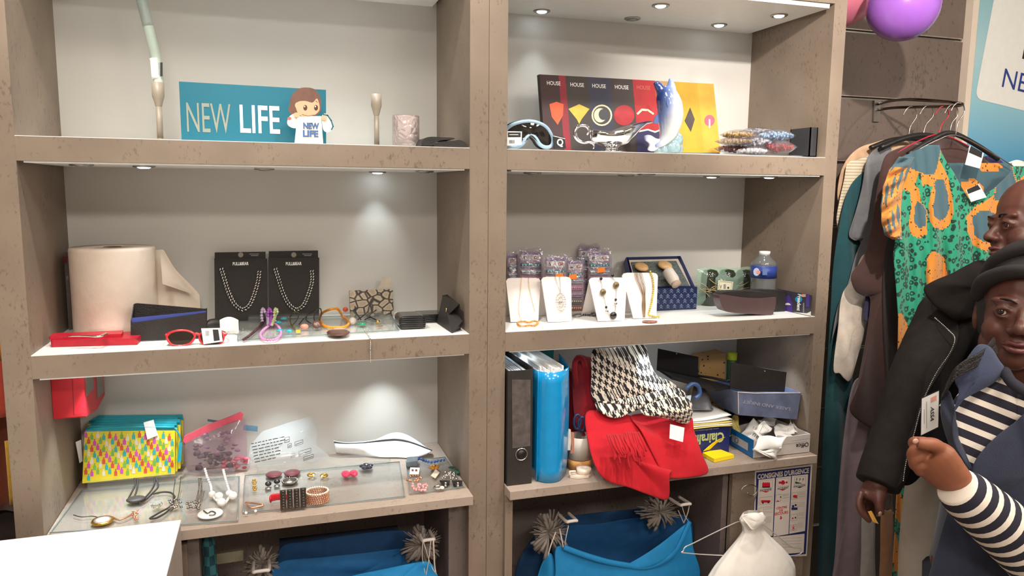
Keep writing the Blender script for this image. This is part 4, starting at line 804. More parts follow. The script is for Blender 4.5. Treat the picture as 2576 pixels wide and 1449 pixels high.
# ---------- bottom shelf, left bay ----------
red_p=M('red_enamel',(200,30,44),rough=.4,var=.04); grey_w=M('grey_window_plastic',(112,104,96),rough=.3)
ya=at(131,1000,x=.0008).y; xr=at(213,1000,y=ya).x; yb=min(at(262,960,x=xr).y,.34); zb=at(170,1053,y=ya).z; zb2=at(258,1000,x=xr).z
t=thing('wall_box',V(.05,(ya+yb)/2,zb),'red wall box fixed to the left side panel under the middle shelf','wall box'); zt=Z2-.06
pf=[(ya,zt),(yb,zt),(yb,zb2),(ya+(yb-ya)*.55,zb2-.012),(ya+.01,zb),(ya,zb)]
MB().hull([V(.0008,a,b_) for a,b_ in pf],[V(xr,a,b_) for a,b_ in pf],red_p).build('case',t,bev=.003)
m=MB(); dd=yb-ya
for u0,u1,z0,z1 in ((.08,.42,zb+.045,zt-.01),(.58,.92,zb2+.012,zt-.01)): m.box((xr,ya+dd*u0,z0),(xr+.0015,ya+dd*u1,z1),grey_w)
m.build('window',t)
px_=PY(ya-.0008); m=MB(); px_.line(m,[(182,952),(186,1043),(206,1043)],.0012,M('dark_red_seam',(130,18,30)),0); m.build('cover_seam',t)
# patterned pouches
yel=M('yellow_pouch_print',(226,206,40),rough=.35,var=.08,coat=.4); tz=M('teal_zip',(30,160,176),rough=.45,var=.12); bc=[M('print_bottle_%d'%i,c_,rough=.4) for i,c_ in enumerate(((206,84,170),(60,170,170),(120,180,80),(214,84,60),(226,214,190)))]
def ppouch(Yb,dx,dy,label,printed):
    pn=PL((0,Yb,Z3),(1,0,0),(0,.12,1)); t=thing('pencil_pouch',at(325+dx,1205,y=Yb),label,'pouch','yellow bottle-print pouches'); s_=lambda l:[(a+dx,b_+dy) for a,b_ in l]
    m=MB(); pn.slab(m,s_([(207,1216),(440,1192),(440,1082),(213,1086)]),.012,yel)
    if printed:
        rn=random.Random(5)
        for r in range(8):
            for c_ in range(15):
                x_=216+c_*15+(r%2)*7+dx; y_=1094+r*15.5+((c_*5)%9)+dy-(x_-216)*.075*(r/8)
                if x_>434 or y_>1205-(x_-210)*.1: continue
                mt=bc[(c_*2+r*3)%5]; pn.poly(m,[(x_-4,y_+7),(x_+4,y_+7),(x_+4,y_-3),(x_+1.6,y_-5.5),(x_+1.6,y_-9),(x_+4,y_-10),(x_-1.6,y_-10),(x_-1.6,y_-5.5),(x_-4,y_-3)],mt,.0007)
    m.build('pouch_body',t,bev=.004,zmin=Z3); m=MB(); pn.slab(m,s_([(212,1087),(441,1083),(438,1069),(225,1071)]),.010,tz,-.001); m.tube([pn.at(*q,.002) for q in s_([(216,1079),(330,1074),(438,1075)])],.0022,tz,6,k=4); m.build('zip_band',t)
    return t,pn
t,pn=ppouch(.255,0,0,'yellow bottle-print pouch with teal zip, front one of the pile',True)
m=MB(); pn.slab(m,[(363,1072),(371,1106),(397,1095),(386,1056),(361,1063)],.0008,paper,.004); m.build('price_tag',t)
m=MB(); m.tube([pn.at(440,1076,.002),pn.at(452,1096,.002),pn.at(455,1112,.003)],.002,tz,6,k=4); pn.slab(m,[(451,1112),(458,1112),(456,1160),(445,1164)],.004,tz,.004); m.build('zip_tassel',t)
for i,(dx,dy,l) in enumerate(((6,-6,'second'),(14,-13,'third'),(8,-19,'fourth'),(20,-25,'rearmost'))): ppouch(.275+i*.018,dx,dy,'yellow pouch with teal zip behind the printed front one, %s of the pile'%l,False)
tag(MB().hull([at(a,b_,y=.29) for a,b_ in ((190,1112),(204,1106),(208,1160),(200,1165))],[at(a,b_,y=.2895) for a,b_ in ((190,1112),(204,1106),(208,1160),(200,1165))],paper).build('price_tag'),'white tag sticking out left of the yellow pouches','tag')
# zip bag of trinkets
Y=.285; t=thing('zip_bag',at(545,1188,y=Y),'clear zip bag with a pink slider strip, full of pink and dark trinkets','bag'); pst=M('pink_zip_strip',(226,92,112),rough=.35); zf=FILM('pink_tint_film',(228,206,214),clear=.88,bump=.5,bscale=30)
rg=[at(a,b_,y=Y) for a,b_ in sp2([(462,1112),(540,1075),(606,1048),(620,1090),(622,1150),(630,1172),(610,1186),(540,1190),(478,1188),(466,1160)],3)]; m=MB(); dome(m,rg,(0,-.03,0),zf); m.build('bag_film',t,zmin=Z3+.001)
pn=PY(Y-.004); m=MB(); pn.slab(m,[(460,1110),(463,1098),(520,1070),(570,1052),(605,1037),(612,1041),(610,1056),(560,1072),(500,1098),(466,1116)],.006,pst); m.build('zip_strip',t)
rn=random.Random(9); tm=[M('trinket_pink',(206,96,112),rough=.4),M('trinket_dark',(60,48,50),rough=.3),M('trinket_mauve',(150,120,140),rough=.4),M('trinket_grey',(120,112,116),rough=.3,metal=.4)]
for nm,mt,n_,(xa,xb,ya_,yb_) in (('pink_trinkets',0,26,(560,622,1150,1180)),('dark_trinkets',1,26,(500,580,1140,1180)),('mauve_trinkets',2,22,(500,610,1085,1150)),('grey_trinkets',3,18,(490,560,1120,1175))):
    m=MB()
    for i in range(n_): m.ball(at(xa+rn.random()*(xb-xa),ya_+rn.random()*(yb_-ya_),y=Y-.012*rn.random()),.004+.006*rn.random(),tm[mt],8,(1,.6,.4+rn.random()*.5))
    o=m.build(nm,t,zmin=Z3+.001); o['kind']='stuff'
for x0,y0,x1,y1,yy in ((522,1054,548,1064,.32),(612,1068,648,1086,.3)): tag(MB().hull([at(a,b_,y=yy) for a,b_ in ((x0,y1-4),(x1,y1),(x1,y0+4),(x0,y0))],[at(a,b_,y=yy+.001) for a,b_ in ((x0,y1-4),(x1,y1),(x1,y0+4),(x0,y0))],M('slate_blue_card',(92,124,146),rough=.6)).build('card_tag'),'slate blue card sticking out %s the zip bag'%('behind' if x0<600 else 'to the right of'),'card')
# printed clear bag
Y=.25; t=thing('plastic_bag',at(715,1170,y=Y),'clear crumpled plastic bag printed with black text behind the middle tray','bag'); cf=FILM('crumpled_clear_film',(240,244,246),clear=.84,bump=1,bscale=24)
rg=[at(a,b_,y=Y+yo) for a,b_,yo in ((622,1172,0),(630,1120,.03),(660,1085,.05),(720,1065,.07),(785,1045,.09),(800,1085,.08),(795,1120,.05),(830,1148,.02),(800,1162,0),(720,1168,-.01))]; m=MB(); dome(m,rg,(0,-.03,.004),cf); m.build('bag_film',t,zmin=Z3+.001)
pn=PL(at(720,1170,y=Y-.005),(1,0,-.12),(0,.5,1)); m=MB(); rn=random.Random(4)
for i in range(7):
    y_=1100+i*8; x_=632+i*1.5
    while x_<708-i*2:
        w=4+rn.random()*11; pn.poly(m,[(x_,y_+18-(x_-632)*.22),(x_+w,y_+18-(x_+w-632)*.22),(x_+w,y_+15.8-(x_+w-632)*.22),(x_,y_+15.8-(x_-632)*.22)],ink,.012); x_+=w+2.5
for (a,b_,w,h) in ((716,1102,12,12),(724,1118,9,9),(742,1112,20,10),(732,1143,9,9),(752,1136,30,12),(764,1150,24,9)):
    pn.line(m,[(a,b_+h),(a+w,b_+h-w*.3),(a+w,b_-w*.3),(a,b_)],.001,ink,.012,closed=True); pn.line(m,[(a+2,b_+h*.6),(a+w-2,b_+h*.5-w*.25)],.0014,ink,.012)
m.build('printing',t)
# white mailer
t=thing('mailer_bag',at(960,1140,y=.3),'white plastic mailing bag with a black edge and a barcode','mailing bag'); mw=M('white_poly_mailer',(234,236,238),rough=.3,var=.03,bump=.5,bscale=25)
top=spline([at(a,b_,y=yy) for a,b_,yy in ((840,1112,.33),(870,1116,.33),(915,1114,.325),(960,1108,.32),(1000,1106,.31),(1040,1115,.29),(1086,1134,.26))],5); bot=spline([at(a,b_,z=Z3+.004) for a,b_ in ((845,1140),(870,1143),(915,1146),(960,1150),(1000,1150),(1040,1152),(1072,1145))],5)
for q in bot: q.y=min(q.y,.345)
m=MB(); n_=len(top)-1
def ml(u,v):
    k=min(int(u*n_),n_-1); f=u*n_-k; a=top[k].lerp(top[k+1],f); b_=bot[k].lerp(bot[k+1],f); q=a.lerp(b_,v); return q+V(0,-.02*sin(pi*v)*(.6+.4*sin(9*u)),.012*sin(pi*v)*sin(7*u))
m.grid(ml,40,10,mw); m.grid(lambda u,v: ml(u,0)+V(0,.0+.012*v,.018*sin(pi*min(1,max(0,(u-.45)/.5)))*v),40,3,mw); m.build('bag_body',t,solid=.001,zmin=Z3+.001)
MB().tube([q+V(0,-.002,.001) for q in top],.0028,black,6,flat=.6).build('black_edge',t)
m=MB(); q0=ml(.78,.0)
for i in range(12): a=q0+V(.0028*i,-.004-.0006*i,-.001*i); m.add([a,a+V(.0012,0,0),a+V(.0012,-.003,-.012),a+V(0,-.003,-.012)],[(0,1,2,3)],ink,False)
m.build('barcode',t)
# three acrylic trays
o3=lambda a,b_: at(a,b_,z=Z3)
lt=tray([V(.008,.012,Z3),o3(598,1314),V(.386,.235,Z3),V(.02,.25,Z3)],Z3,.003,'large clear acrylic tray at the left end of the bottom shelf',[(V(.035,.238,Z3),V(.375,.222,Z3),.03,.024)])
mt_=tray([V(.402,.0,Z3),V(.775,-.012,Z3),V(.80,.225,Z3),V(.40,.238,Z3)],Z3,.003,'wide clear acrylic tray in the middle of the bottom shelf',[(V(.43,.232,Z3),V(.775,.222,Z3),.03,.026)])
rt=tray([V(.79,-.0,Z3),V(.928,.006,Z3),V(.929,.225,Z3),V(.818,.225,Z3)],Z3,.003,'small clear acrylic tray against the right panel of the bottom shelf')
ZT3=Z3+.0056; ZT=ZT3; H=.026
z3=dict(z=ZT3)
sv=M('dark_silver',(130,120,110),rough=.3,metal=1,var=.3); cop=M('copper_beads',(206,150,120),rough=.25,metal=.7,var=.3); wb=M('white_opal_beads',(240,236,230),rough=.2,var=.03,coat=.5,sss=.2)
t=J('pocket_watch',at(258,1313,**z3),'gold rimmed pocket watch on a chain beside the counter corner','watch'); p=at(258,1313,**z3); MB().lathe([(0,0),(.021,0),(.023,.003),(.021,.006),(.018,.0055),(0,.005)],gold,p,28).build('watch_case',t); MB().lathe([(0,.0056),(.018,.0056),(0,.0062)],paper,p,24).build('watch_dial',t)
cord('chain','',[(282,1303),(300,1310),(322,1302),(340,1290)],.0022,cop,par=t,**z3); cord('wire','',[(185,1297),(205,1302),(232,1300),(250,1305)],.0012,sv,par=t,**z3)
t=J('cord_necklace',at(345,1262,**z3),'black knotted cord necklace with a leather pendant on the left tray','necklace')
for P in ([(338,1206,H),(340,1222,H*.6),(332,1240,.004),(324,1255)],[(345,1206,H),(346,1225,.012),(340,1248),(330,1258)],[(390,1203,H),(388,1222,H*.5),(378,1240),(360,1260)],[(392,1204,H),(398,1226,.01),(385,1242),(368,1258),(350,1268)],[(385,1245),(410,1240),(430,1242),(440,1252)],[(440,1252),(430,1275),(405,1290),(383,1303),(378,1307),(395,1305),(420,1290),(434,1272)]): cord('cord','',P,.0022,bkc,par=t,**z3)
gem('leather_pendant','',342,1262,26,22,.012,M('dark_grey_leather',(66,60,58),rough=.5),par=t,**z3)
t=J('bead_pendant',at(340,1300,**z3),'copper filigree drop pendant below the leather pendant','pendant'); m=MB(); rn=random.Random(2)
for i in range(26): m.ball(at(340+rn.uniform(-7,7),1288+i*.95,**z3)+V(0,0,.002+.003*rn.random()),.0022,cop,6)
m.build('drop',t)
tag(MB().ball(at(394,1278,**z3)+V(0,0,.009),.012,M('clear_crystal',(236,240,240),rough=.02,trans=.9),10,(1.1,1.2,.75)).build('crystal'),'clear faceted crystal lying on the left acrylic tray','crystal')
for cx,cy,n_,mt,l in ((441,1272,24,sv,'dark silver leaf pendant hanging from a cord on the left tray'),(487,1274,20,sv,'dark silver flower pendant on a chain beside the white beads')):
    t=J('metal_pendant',at(cx,cy,**z3),l,'pendant'); m=MB(); rn=random.Random(cx)
    for i in range(n_): m.ball(at(cx+rn.uniform(-16,16),cy+rn.uniform(-12,12),**z3)+V(0,0,.004),.004,mt,7,(1,.7,.5))
    m.build('cluster',t,zmin=ZT3)
    if cx<460: cord('cord','',[(441,1208,H),(437,1235,.008),(436,1262,.004)],.001,bkc,par=t,**z3); cord('cord','',[(455,1200,H),(452,1230,.008),(446,1262,.004)],.001,bkc,par=t,**z3)
    else: m=MB(); chain(m,spline([at(501,1204,z=ZT3+H),at(500,1230,z=ZT3+.01),at(495,1262,z=ZT3+.004)],6),.0022,sv,2.1,6); chain(m,spline([at(506,1204,z=ZT3+H),at(507,1232,z=ZT3+.01),at(502,1262,z=ZT3+.004)],6),.0022,sv,2.1,6); m.build('chain',t)
t=J('bead_necklace',at(555,1262,**z3),'white bead necklace with large opal beads on the left tray','necklace')
beads('small_beads','',[(516,1184,.034),(522,1205,.02),(530,1225,.006),(534,1248),(545,1262),(560,1272),(572,1262),(578,1248),(574,1230,.004),(568,1210,.016),(562,1186,.03)],.0034,wb,par=t,step=2.05,**z3)
for a,b_,r in ((534,1252,.009),(551,1258,.010),(557,1274,.0105),(577,1250,.009),(586,1257,.0105)): gem('large_bead','',a,b_,r/msz(a,.1),r/msz(a,.1),r*1.9,wb,par=t,**z3)
t=J('disc_pendant',at(529,1293,**z3),'white round disc pendant with dark scrollwork on the left tray','pendant'); p=at(529,1294,**z3); MB().lathe([(0,0),(.0265,0),(.0275,.002),(.0265,.004),(0,.0045)],white,p,32).build('disc',t)
m=MB(); rn=random.Random(1); m.tube([at(512,1284,z=ZT3+.006),at(522,1291,z=ZT3+.007),at(532,1286,z=ZT3+.007),at(542,1290,z=ZT3+.007),at(538,1295,z=ZT3+.007),at(526,1296,z=ZT3+.007)],.0014,sv,6,k=5); m.build('scrollwork',t)
# middle tray
bur=M('burgundy_enamel',(96,34,44),rough=.3,var=.25,coat=.4); blk=M('black_bead_gloss',(30,30,32),rough=.1,coat=1); hot=M('hot_pink_plastic',(232,62,100),rough=.25); navyb=M('navy_enamel',(34,36,58),rough=.15,coat=.8)
for a,b_,l in ((689,1196,'left'),(735,1192,'right')): gem('earring','oval burgundy earring, %s one of the two on the middle tray'%l,a,b_,22,26,.006,bur,cat='earring',**z3)
for a,b_,l in ((675,1223,'left'),(697,1217,'right')): t=J('earring',at(a,b_,**z3),'black domed earring with a silver base, %s of the two below the burgundy ovals'%l,'earring'); gem('dome','',a,b_,9,10,.012,blk,par=t,**z3); p=at(a,b_+6,**z3); MB().lathe([(0,0),(.0075,0),(.0075,.002),(0,.003)],silver,p,16).build('base',t)
t=J('brooch',at(730,1212,**z3),'round silver brooch with a dark centre beside the burgundy earrings','brooch'); p=at(729,1213,**z3); MB().lathe([(0,0),(.019,0),(.020,.003),(.017,.006),(.008,.007),(0,.010)],sv,p,28).build('brooch_body',t); m=MB()
for i in range(20): m.ball(p+V(.0185*cos(i*pi/10),.0185*sin(i*pi/10),.005),.002,silver,6)
m.build('rim_beads',t)
for a,b_,l in ((783,1198,'left'),(815,1200,'right')): t=J('earring',at(a,b_,**z3),'gold swirl earring, %s of the pair in the tray middle'%l,'earring'); p=at(a,b_,**z3); MB().torus(p+V(0,0,.004),.008,.003,gold,n=16).ball(p+V(.005 if a<800 else -.005,-.006,.004),.004,crmb,8).build('swirl',t)
t=J('hair_clip',at(880,1198,**z3),'hot pink bow hair clip alone on the right half of the middle tray','clip'); gem('bow_loop','',870,1198,12,20,.012,hot,par=t,**z3); gem('bow_loop','',890,1196,11,20,.012,hot,par=t,**z3)
t=J('flower_brooch',at(922,1176,**z3),'dark navy five petal flower brooch at the back of the middle tray','brooch'); p=at(922,1178,**z3)
for i in range(5): A=i*2*pi/5+.3; MB().ball(p+V(.011*cos(A),.013*sin(A),.006),.0085,navyb,10,(1,1.1,.45)).build('petal',t)
MB().ball(p+V(0,0,.009),.004,silver,8).build('centre',t)
t=J('bangle',at(695,1262,**z3),'dark red enamel bangle standing behind the wide beaded bracelet','bangle'); p=at(700,1266,**z3); MB().tube([p+V(-.018*cos(A),.004+.010*sin(A),.011) for A in [i*pi/8-.4 for i in range(11)]],.009,red_p,8,flat=.25,up=(0,1,0)).build('band',t,zmin=ZT3)
dkb=M('dark_tile_beads',(72,62,54),rough=.25,var=.5,scale=300,metal=.3); t=J('cuff_bracelet',at(738,1268,**z3),'wide dark tile bracelet in four bands on the middle tray','bracelet'); p=at(738,1279,**z3); k=msz(738,p.y); hh=at(738,1231,y=p.y).z-ZT3
for i in range(4):
    x_=p.x+(-26+i*17.5)*k; m=MB(); m.box((x_-8*k,p.y-.004,ZT3),(x_+8*k,p.y+.004,ZT3+hh),dkb)
    for j in range(7): m.ball((x_,p.y-.004,ZT3+hh*(j+.5)/7),.0034,blk,8,(1,.5,1)); m.torus((x_,p.y-.0045,ZT3+hh*(j+.5)/7),.0034,.0007,sv,ax=(0,-1,0),n=10,k=4)
    m.build('tile_band',t)
t=J('bead_bracelet',at(800,1250,**z3),'coiled copper and pearl bead bracelet beside the dark tile bracelet','bracelet'); p=at(798,1262,**z3)
for j in range(6): MB(); m=MB(); chain(m,[p+V(.0265*cos(A)*(1-.02*(j%2)),.024*sin(A)+.002,.003+j*.0046) for A in [i*2*pi/40+j for i in range(41)]],.0026,cop if j<5 else crmb,2.05,7); m.build('bead_row',t)
for a,b_,l in ((640,1219,'gold flower earring at the left edge of the middle tray'),): t=J('earring',at(a,b_,**z3),l,'earring'); m=MB(); [m.ball(at(a+4*cos(i),b_+5*sin(i)-4,**z3)+V(0,0,.003),.003,gold,6) for i in range(6)]; [m.ball(at(a+1+3*cos(i),b_+12+5*sin(i),**z3)+V(0,0,.003),.003,gold,6) for i in range(6)]; m.build('flower',t,zmin=ZT3)
t=J('hair_clip',at(640,1272,**z3),'rose gold hair clip at the front left of the middle tray','clip'); cord('clip_bar','',[(618,1266),(640,1268),(662,1272)],.002,cop,par=t,**z3); cord('clip_bar','',[(618,1268),(630,1280),(645,1278),(664,1274)],.0022,cop,par=t,**z3)
for a,b_ in ((619,1294),(643,1289)): gem('stud','white stud earring, %s one at the front of the middle tray'%('left' if a<630 else 'right'),a,b_,4,5,.006,paper,cat='earring',**z3)
# right tray
t=J('earring_card',at(1042,1186,**z3),'cream card with two brown studs on the right tray','earring card'); m=MB(); c4=[at(a,b_,z=ZT3) for a,b_ in ((1030,1194),(1054,1194),(1056,1178),(1032,1177))]; m.hull([q+V(0,0,.0002) for q in c4],[q+V(0,0,.0014) for q in c4],paper); m.build('card',t); [gem('stud','',a,1186,3,4,.006,M('brown_stud',(150,90,70),rough=.3),par=t,**z3) for a in (1038,1047)]
beads('bead_bracelet','blue and silver bead strand at the back of the right tray',[(1030,1164),(1055,1158),(1068,1163),(1085,1167),(1102,1163),(1122,1160)],.0042,M('blue_bead_mix',(56,92,160),rough=.2,var=.7,scale=60,coat=.5),z=ZT3,step=2.3,cat='bracelet')
t=J('flower_brooch',at(1092,1180,**z3),'amber flower brooch on the right tray','brooch'); m=MB(); [m.ball(at(1092,1180,**z3)+V(.009*cos(i*1.05),.009*sin(i*1.05),.005),.006,M('amber_plastic',(220,150,60),rough=.2,trans=.3),8,(1,1,.6)) for i in range(6)]; m.ball(at(1092,1180,**z3)+V(0,0,.008),.005,gold,8); m.build('petals',t)
c4=[at(a,b_,z=ZT3) for a,b_ in ((1084,1200),(1095,1207),(1106,1192),(1096,1184))]; tag(MB().hull([q+V(0,0,.003) for q in c4],[q+V(0,0,.0042) for q in c4],M('ivory_card',(236,220,196),rough=.7)).build('price_card'),'small ivory price card on the right tray','card')
for cx,cy,mt,n_,l in ((1131,1201,silver,26,'silver and violet stone cluster bracelet on the right tray'),(1056,1230,M('rose_crystals',(232,160,160),rough=.1,coat=1,var=.3),30,'pink crystal cluster bracelet at the front of the right tray'),(1042,1207,cop,16,'rose gold link bracelet at the left of the right tray')):
    t=J('cluster_bracelet',at(cx,cy,**z3),l,'bracelet'); m=MB(); rn=random.Random(cx); [m.ball(at(cx+rn.uniform(-19,19),cy+rn.uniform(-8,8),**z3)+V(0,0,.003+.003*rn.random()),.0034,mt,7) for i in range(n_)]; m.build('stones',t,zmin=ZT3)
for a,l in ((1119,'left'),(1150,'right')):
    t=J('earring',at(a,1220,**z3),'black half-moon earring with two silver balls, %s of the pair'%l,'earring'); c4=[at(a+13.5*cos(A),1213+11*sin(A),z=ZT3) for A in [i*pi/10 for i in range(11)]]; MB().hull([q+V(0,0,.0003) for q in c4],[q+V(0,0,.005) for q in c4],blk).build('half_moon',t); [MB().ball(at(a+2,b_,z=ZT3)+V(0,0,.0055),.0035,silver,8).build('silver_ball',t) for b_ in (1221,1227)]
t=J('ring',at(1105,1229,**z3),'silver ring with a cream stone at the front of the right tray','ring'); p=at(1101,1229,**z3); MB().torus(p+V(0,0,.003),.0095,.0026,silver,n=20).build('band',t); gem('stone','',1112,1231,6,7,.008,crmb,par=t,**z3)
for i,(a,b_) in enumerate(((1136,1178),(1148,1188))): gem('leaf_earring','dark green leaf earring, %s of two at the right tray edge'%('upper' if i==0 else 'lower'),a,b_,9 if i==0 else 7,8 if i==0 else 16,.004,M('dark_green_enamel',(40,96,76),rough=.25),cat='earring',**z3)
c4=[at(a,b_,z=ZT3) for a,b_ in ((1022,1176),(1050,1172),(1052,1160),(1024,1162))]; tag(MB().hull([q+V(0,0,.0005) for q in c4],[q+V(0,0,.014) for q in c4],M('clear_grey_box',(150,160,164),rough=.1,trans=.6)).build('trinket_box'),'small clear grey box at the back left of the right tray','box')
# ---------- bottom shelf, right bay ----------
bind=M('black_binder_card',(44,39,37),rough=.55,var=.15,bump=.1,bscale=500); Y=-.012
xa,xb=XC2+.004,at(1338,1150,y=Y).x; zt=at(1320,931,y=Y).z
t=thing('ring_binder',V((xa+xb)/2,Y,Z3),'black lever arch binder with a spine ring standing against the centre post','binder')
MB().box((xa,Y,Z3),(xb,Y+.003,zt),bind).box((xa,Y+.003,Z3),(xa+.003,Y+.29,zt),bind).box((xb-.003,Y+.003,Z3),(xb,Y+.29,zt+.006),bind).build('cover',t)
m=MB(); rn=random.Random(6)
for i in range(9): x_=xa+.006+i*(xb-xa-.016)/9; m.box((x_,Y+.01,Z3+.004),(x_+.004,Y+.26+.02*rn.random(),zt-.012+.012*rn.random()),M('plastic_sleeves',(206,214,222),rough=.2,var=.1))
m.build('sheet_stack',t)
pn=PY(Y-.0006); m=MB(); pn.slab(m,[(1289,1128),(1334,1122),(1335,955),(1288,955)],.0003,M('grey_label_pocket',(92,84,82),rough=.15,coat=.6,var=.3,bump=.6,bscale=40)); m.build('label_pocket',t)
m=MB(); p=at(1312,1143,y=Y-.001); m.torus(p,.0155,.0016,silver,ax=(0,-1,0),n=28).lathe([(.011,0),(.011,.0006),(0,.0006)],black,p,24,ax=(0,-1,0)); m.build('finger_ring',t)
# blue document sleeve
blu=M('blue_translucent_folder',(18,150,214),rough=.2,var=.05,coat=.5,sss=.15); P=[at(a,b_,z=Z3) for a,b_ in ((1342,1203),(1352,1210),(1375,1215),(1402,1212),(1417,1200),(1424,1180))]
P=[V(p.x,p.y,0) for p in P]; P=spline([V(P[0].x,.26,0)]+P+[V(P[-1].x+.03,.20,0)],5); zt=at(1375,938,y=P[15].y).z; zt2=at(1432,905,y=.12).z
t=thing('document_folder',V(P[15].x,P[15].y+.1,Z3),'bulging bright blue document folder stuffed with white papers','folder'); L=len(P)-1
def bf(u,v):
    k=min(int(u*L),L-1); p=P[k].lerp(P[k+1],u*L-k); f=max(0,(u-.72)/.28); top=zt+(zt2-zt)*min(1,f*1.5); return V(p.x+.004*sin(3*v)*(1 if u>.5 else 0),p.y,Z3+.0008+v*(top-Z3))
MB().grid(bf,50,10,blu).build('cover',t,solid=.0015)
MB().hull([V(P[3].x+.012,.27,Z3+.01),V(P[-1].x,.27,Z3+.01),V(P[-1].x+.012,.27,zt2+.01),V(P[3].x+.02,.27,zt2+.012)],[V(P[3].x+.012,.268,Z3+.01),V(P[-1].x,.268,Z3+.01),V(P[-1].x+.012,.268,zt2+.01),V(P[3].x+.02,.268,zt2+.012)],M('teal_folder_back',(14,120,128),rough=.3)).build('back_cover',t)
m=MB(); rn=random.Random(8)
for i in range(14): x_=P[3].x+.004+i*.0052; m.box((x_,P[14].y+.014+abs(i-6)*.002,Z3+.01),(x_+.004,.24,zt-.004+.014*rn.random()),paper)
m.build('paper_stack',t)
# red folder, pen pot, scissors, tape
redf=M('red_card_folder',(176,24,34),rough=.6,var=.06); x0=at(1434,1000,y=.215).x; x1=at(1463,1000,y=.215).x; zt=at(1450,934,y=.215).z
t=thing('red_folder',V((x0+x1)/2,.2,Z3),'upright red card folder between the blue folder and the red coat','folder'); MB().box((x0,.215,Z3),(x0+.003,.345,zt),redf).box((x1-.003,.215,Z3),(x1,.345,zt),redf).box((x0,.213,Z3),(x1,.215,zt),redf).build('cover',t); MB().box((x0+.005,.218,Z3+.004),(x1-.005,.34,zt+.006),M('cream_paper',(220,206,186),rough=.8)).build('paper_stack',t)
c=V(at(1455,1150,y=.055).x,.055,Z3+.03); k=msz(1455,.055); hh=at(1455,1108,y=.055).z
t=thing('tape_roll',at(1455,1172,y=.04)+V(0,0,0),'orange packing tape roll in a clear case under the white pot','tape'); p=V(at(1458,1168,y=.06).x,.06,Z3)
MB().lathe([(.022,.001),(.034,.001),(.034,.026),(.022,.026),(.022,.001)],M('orange_tape',(222,160,96),rough=.25,var=.2),p,28).build('tape',t); MB().lathe([(.0,.001),(.0205,.001),(.0205,.027),(.018,.027),(.018,.003),(0,.003)],M('red_core',(190,60,60),rough=.4),p,24).build('core',t)
t=thing('pen_pot',V(p.x,p.y,Z3+.027),'white round pot holding scissors beside the red coat','pot'); zt=at(1455,1105,y=.03).z; r=29*k
MB().lathe([(0,Z3+.0285),(r,Z3+.0285),(r,zt),(r-.002,zt),(r-.002,Z3+.031),(0,Z3+.031)],M('white_pot_plastic',(214,204,190),rough=.4,var=.03),V(p.x,p.y,0),32).build('pot_body',t)
t=thing('scissors',V(p.x,p.y,zt),'scissors with dark blue handles standing in the white pot','scissors'); hb=M('navy_handle',(40,52,88),rough=.4)
for i,(a,b_) in enumerate(((1452,1062),(1463,1068))): q=at(a,b_,y=.055); MB().tube([q+V(.010*cos(A),0,.020*sin(A)+.001) for A in [i_*pi/8 for i_ in range(16)]],.0035,hb,8,closed=True).build('handle',t); 
m=MB(); q=at(1455,1085,y=.055); m.hull([q+V(-.008,0,-.07),q+V(.0,0,-.075),q+V(.012,0,-.005),q+V(-.002,0,.0)],[q+V(-.008,.002,-.07),q+V(.0,.002,-.075),q+V(.012,.002,-.005),q+V(-.002,.002,0)],steel); m.build('blade',t)
for a,b_,l,col in ((1433,1092,'left',(232,226,214)),(1441,1100,'right',(190,130,110))): q=at(a,b_,y=.04); tag(MB().hull([q+V(-.006,0,-.045),q+V(.006,0,-.045),q+V(.003,0,.012),q+V(-.004,0,.016)],[q+V(-.006,.001,-.045),q+V(.006,.001,-.045),q+V(.003,.001,.012),q+V(-.004,.001,.016)],M('slip_'+l,col,rough=.7)).build('paper_slip'),'folded paper slip in the white pot, %s of two'%l,'paper')
p=at(1464,1197,z=Z3); t=thing('tape_dispenser',p,'cream tape dispenser lying at the front of the bottom right shelf','tape dispenser'); crp=M('cream_plastic',(236,218,200),rough=.35,var=.03)
MB().hull([V(p.x+x_,p.y+y_,Z3) for x_,y_ in ((-.036,-.004),(-.02,-.016),(.012,-.018),(.026,-.006),(.024,.014),(.004,.022),(-.022,.010),(-.034,.008))],[V(p.x+x_,p.y+y_,Z3+.006) for x_,y_ in ((-.036,-.004),(-.02,-.016),(.012,-.018),(.026,-.006),(.024,.014),(.004,.022),(-.022,.010),(-.034,.008))],crp).build('base',t,bev=.002)
MB().lathe([(.006,.006),(.019,.006),(.020,.02),(.008,.021),(.006,.018)],crp,V(p.x+.006,p.y+.003,Z3+.0003),28).build('tape_reel',t); MB().tube([V(p.x-.034,p.y-.002,Z3+.006),V(p.x-.036,p.y-.002,Z3+.016),V(p.x-.02,p.y-.004,Z3+.016)],.003,crp,6,k=3).build('cutter',t)
# cloth helper: closed outline with its own depths, folds, real thickness
def cloth(name,pts,bul,mat,par=None,folds=0,fd=(1,0),th=.004,amp=.006,zmin=None):
    R=spline([at(a,b_,y=y_) for a,b_,y_ in pts],4,True); n=len(R); c=sum(R,V(0,0,0))/n; vs=[]; K=9
    for i in range(K):
        k=1-i/K
        for p in R:
            q=c+(p-c)*k; w=(1-k*k); s_=(q.x-c.x)*fd[0]+(q.z-c.z)*fd[1]
            q=q+V(0,-bul*w-(amp*sin(s_*folds)*min(1,w*3) if folds else 0),0); vs.append(q)
    vs.append(c+V(0,-bul,0)); fs=[(i*n+j,i*n+(j+1)%n,(i+1)*n+(j+1)%n,(i+1)*n+j) for i in range(K-1) for j in range(n)]+[((K-1)*n+j,(K-1)*n+(j+1)%n,K*n) for j in range(n)]
    m=MB(); m.add(vs,fs,mat); return m.build(name,par,solid=th,sub=1,zmin=zmin)
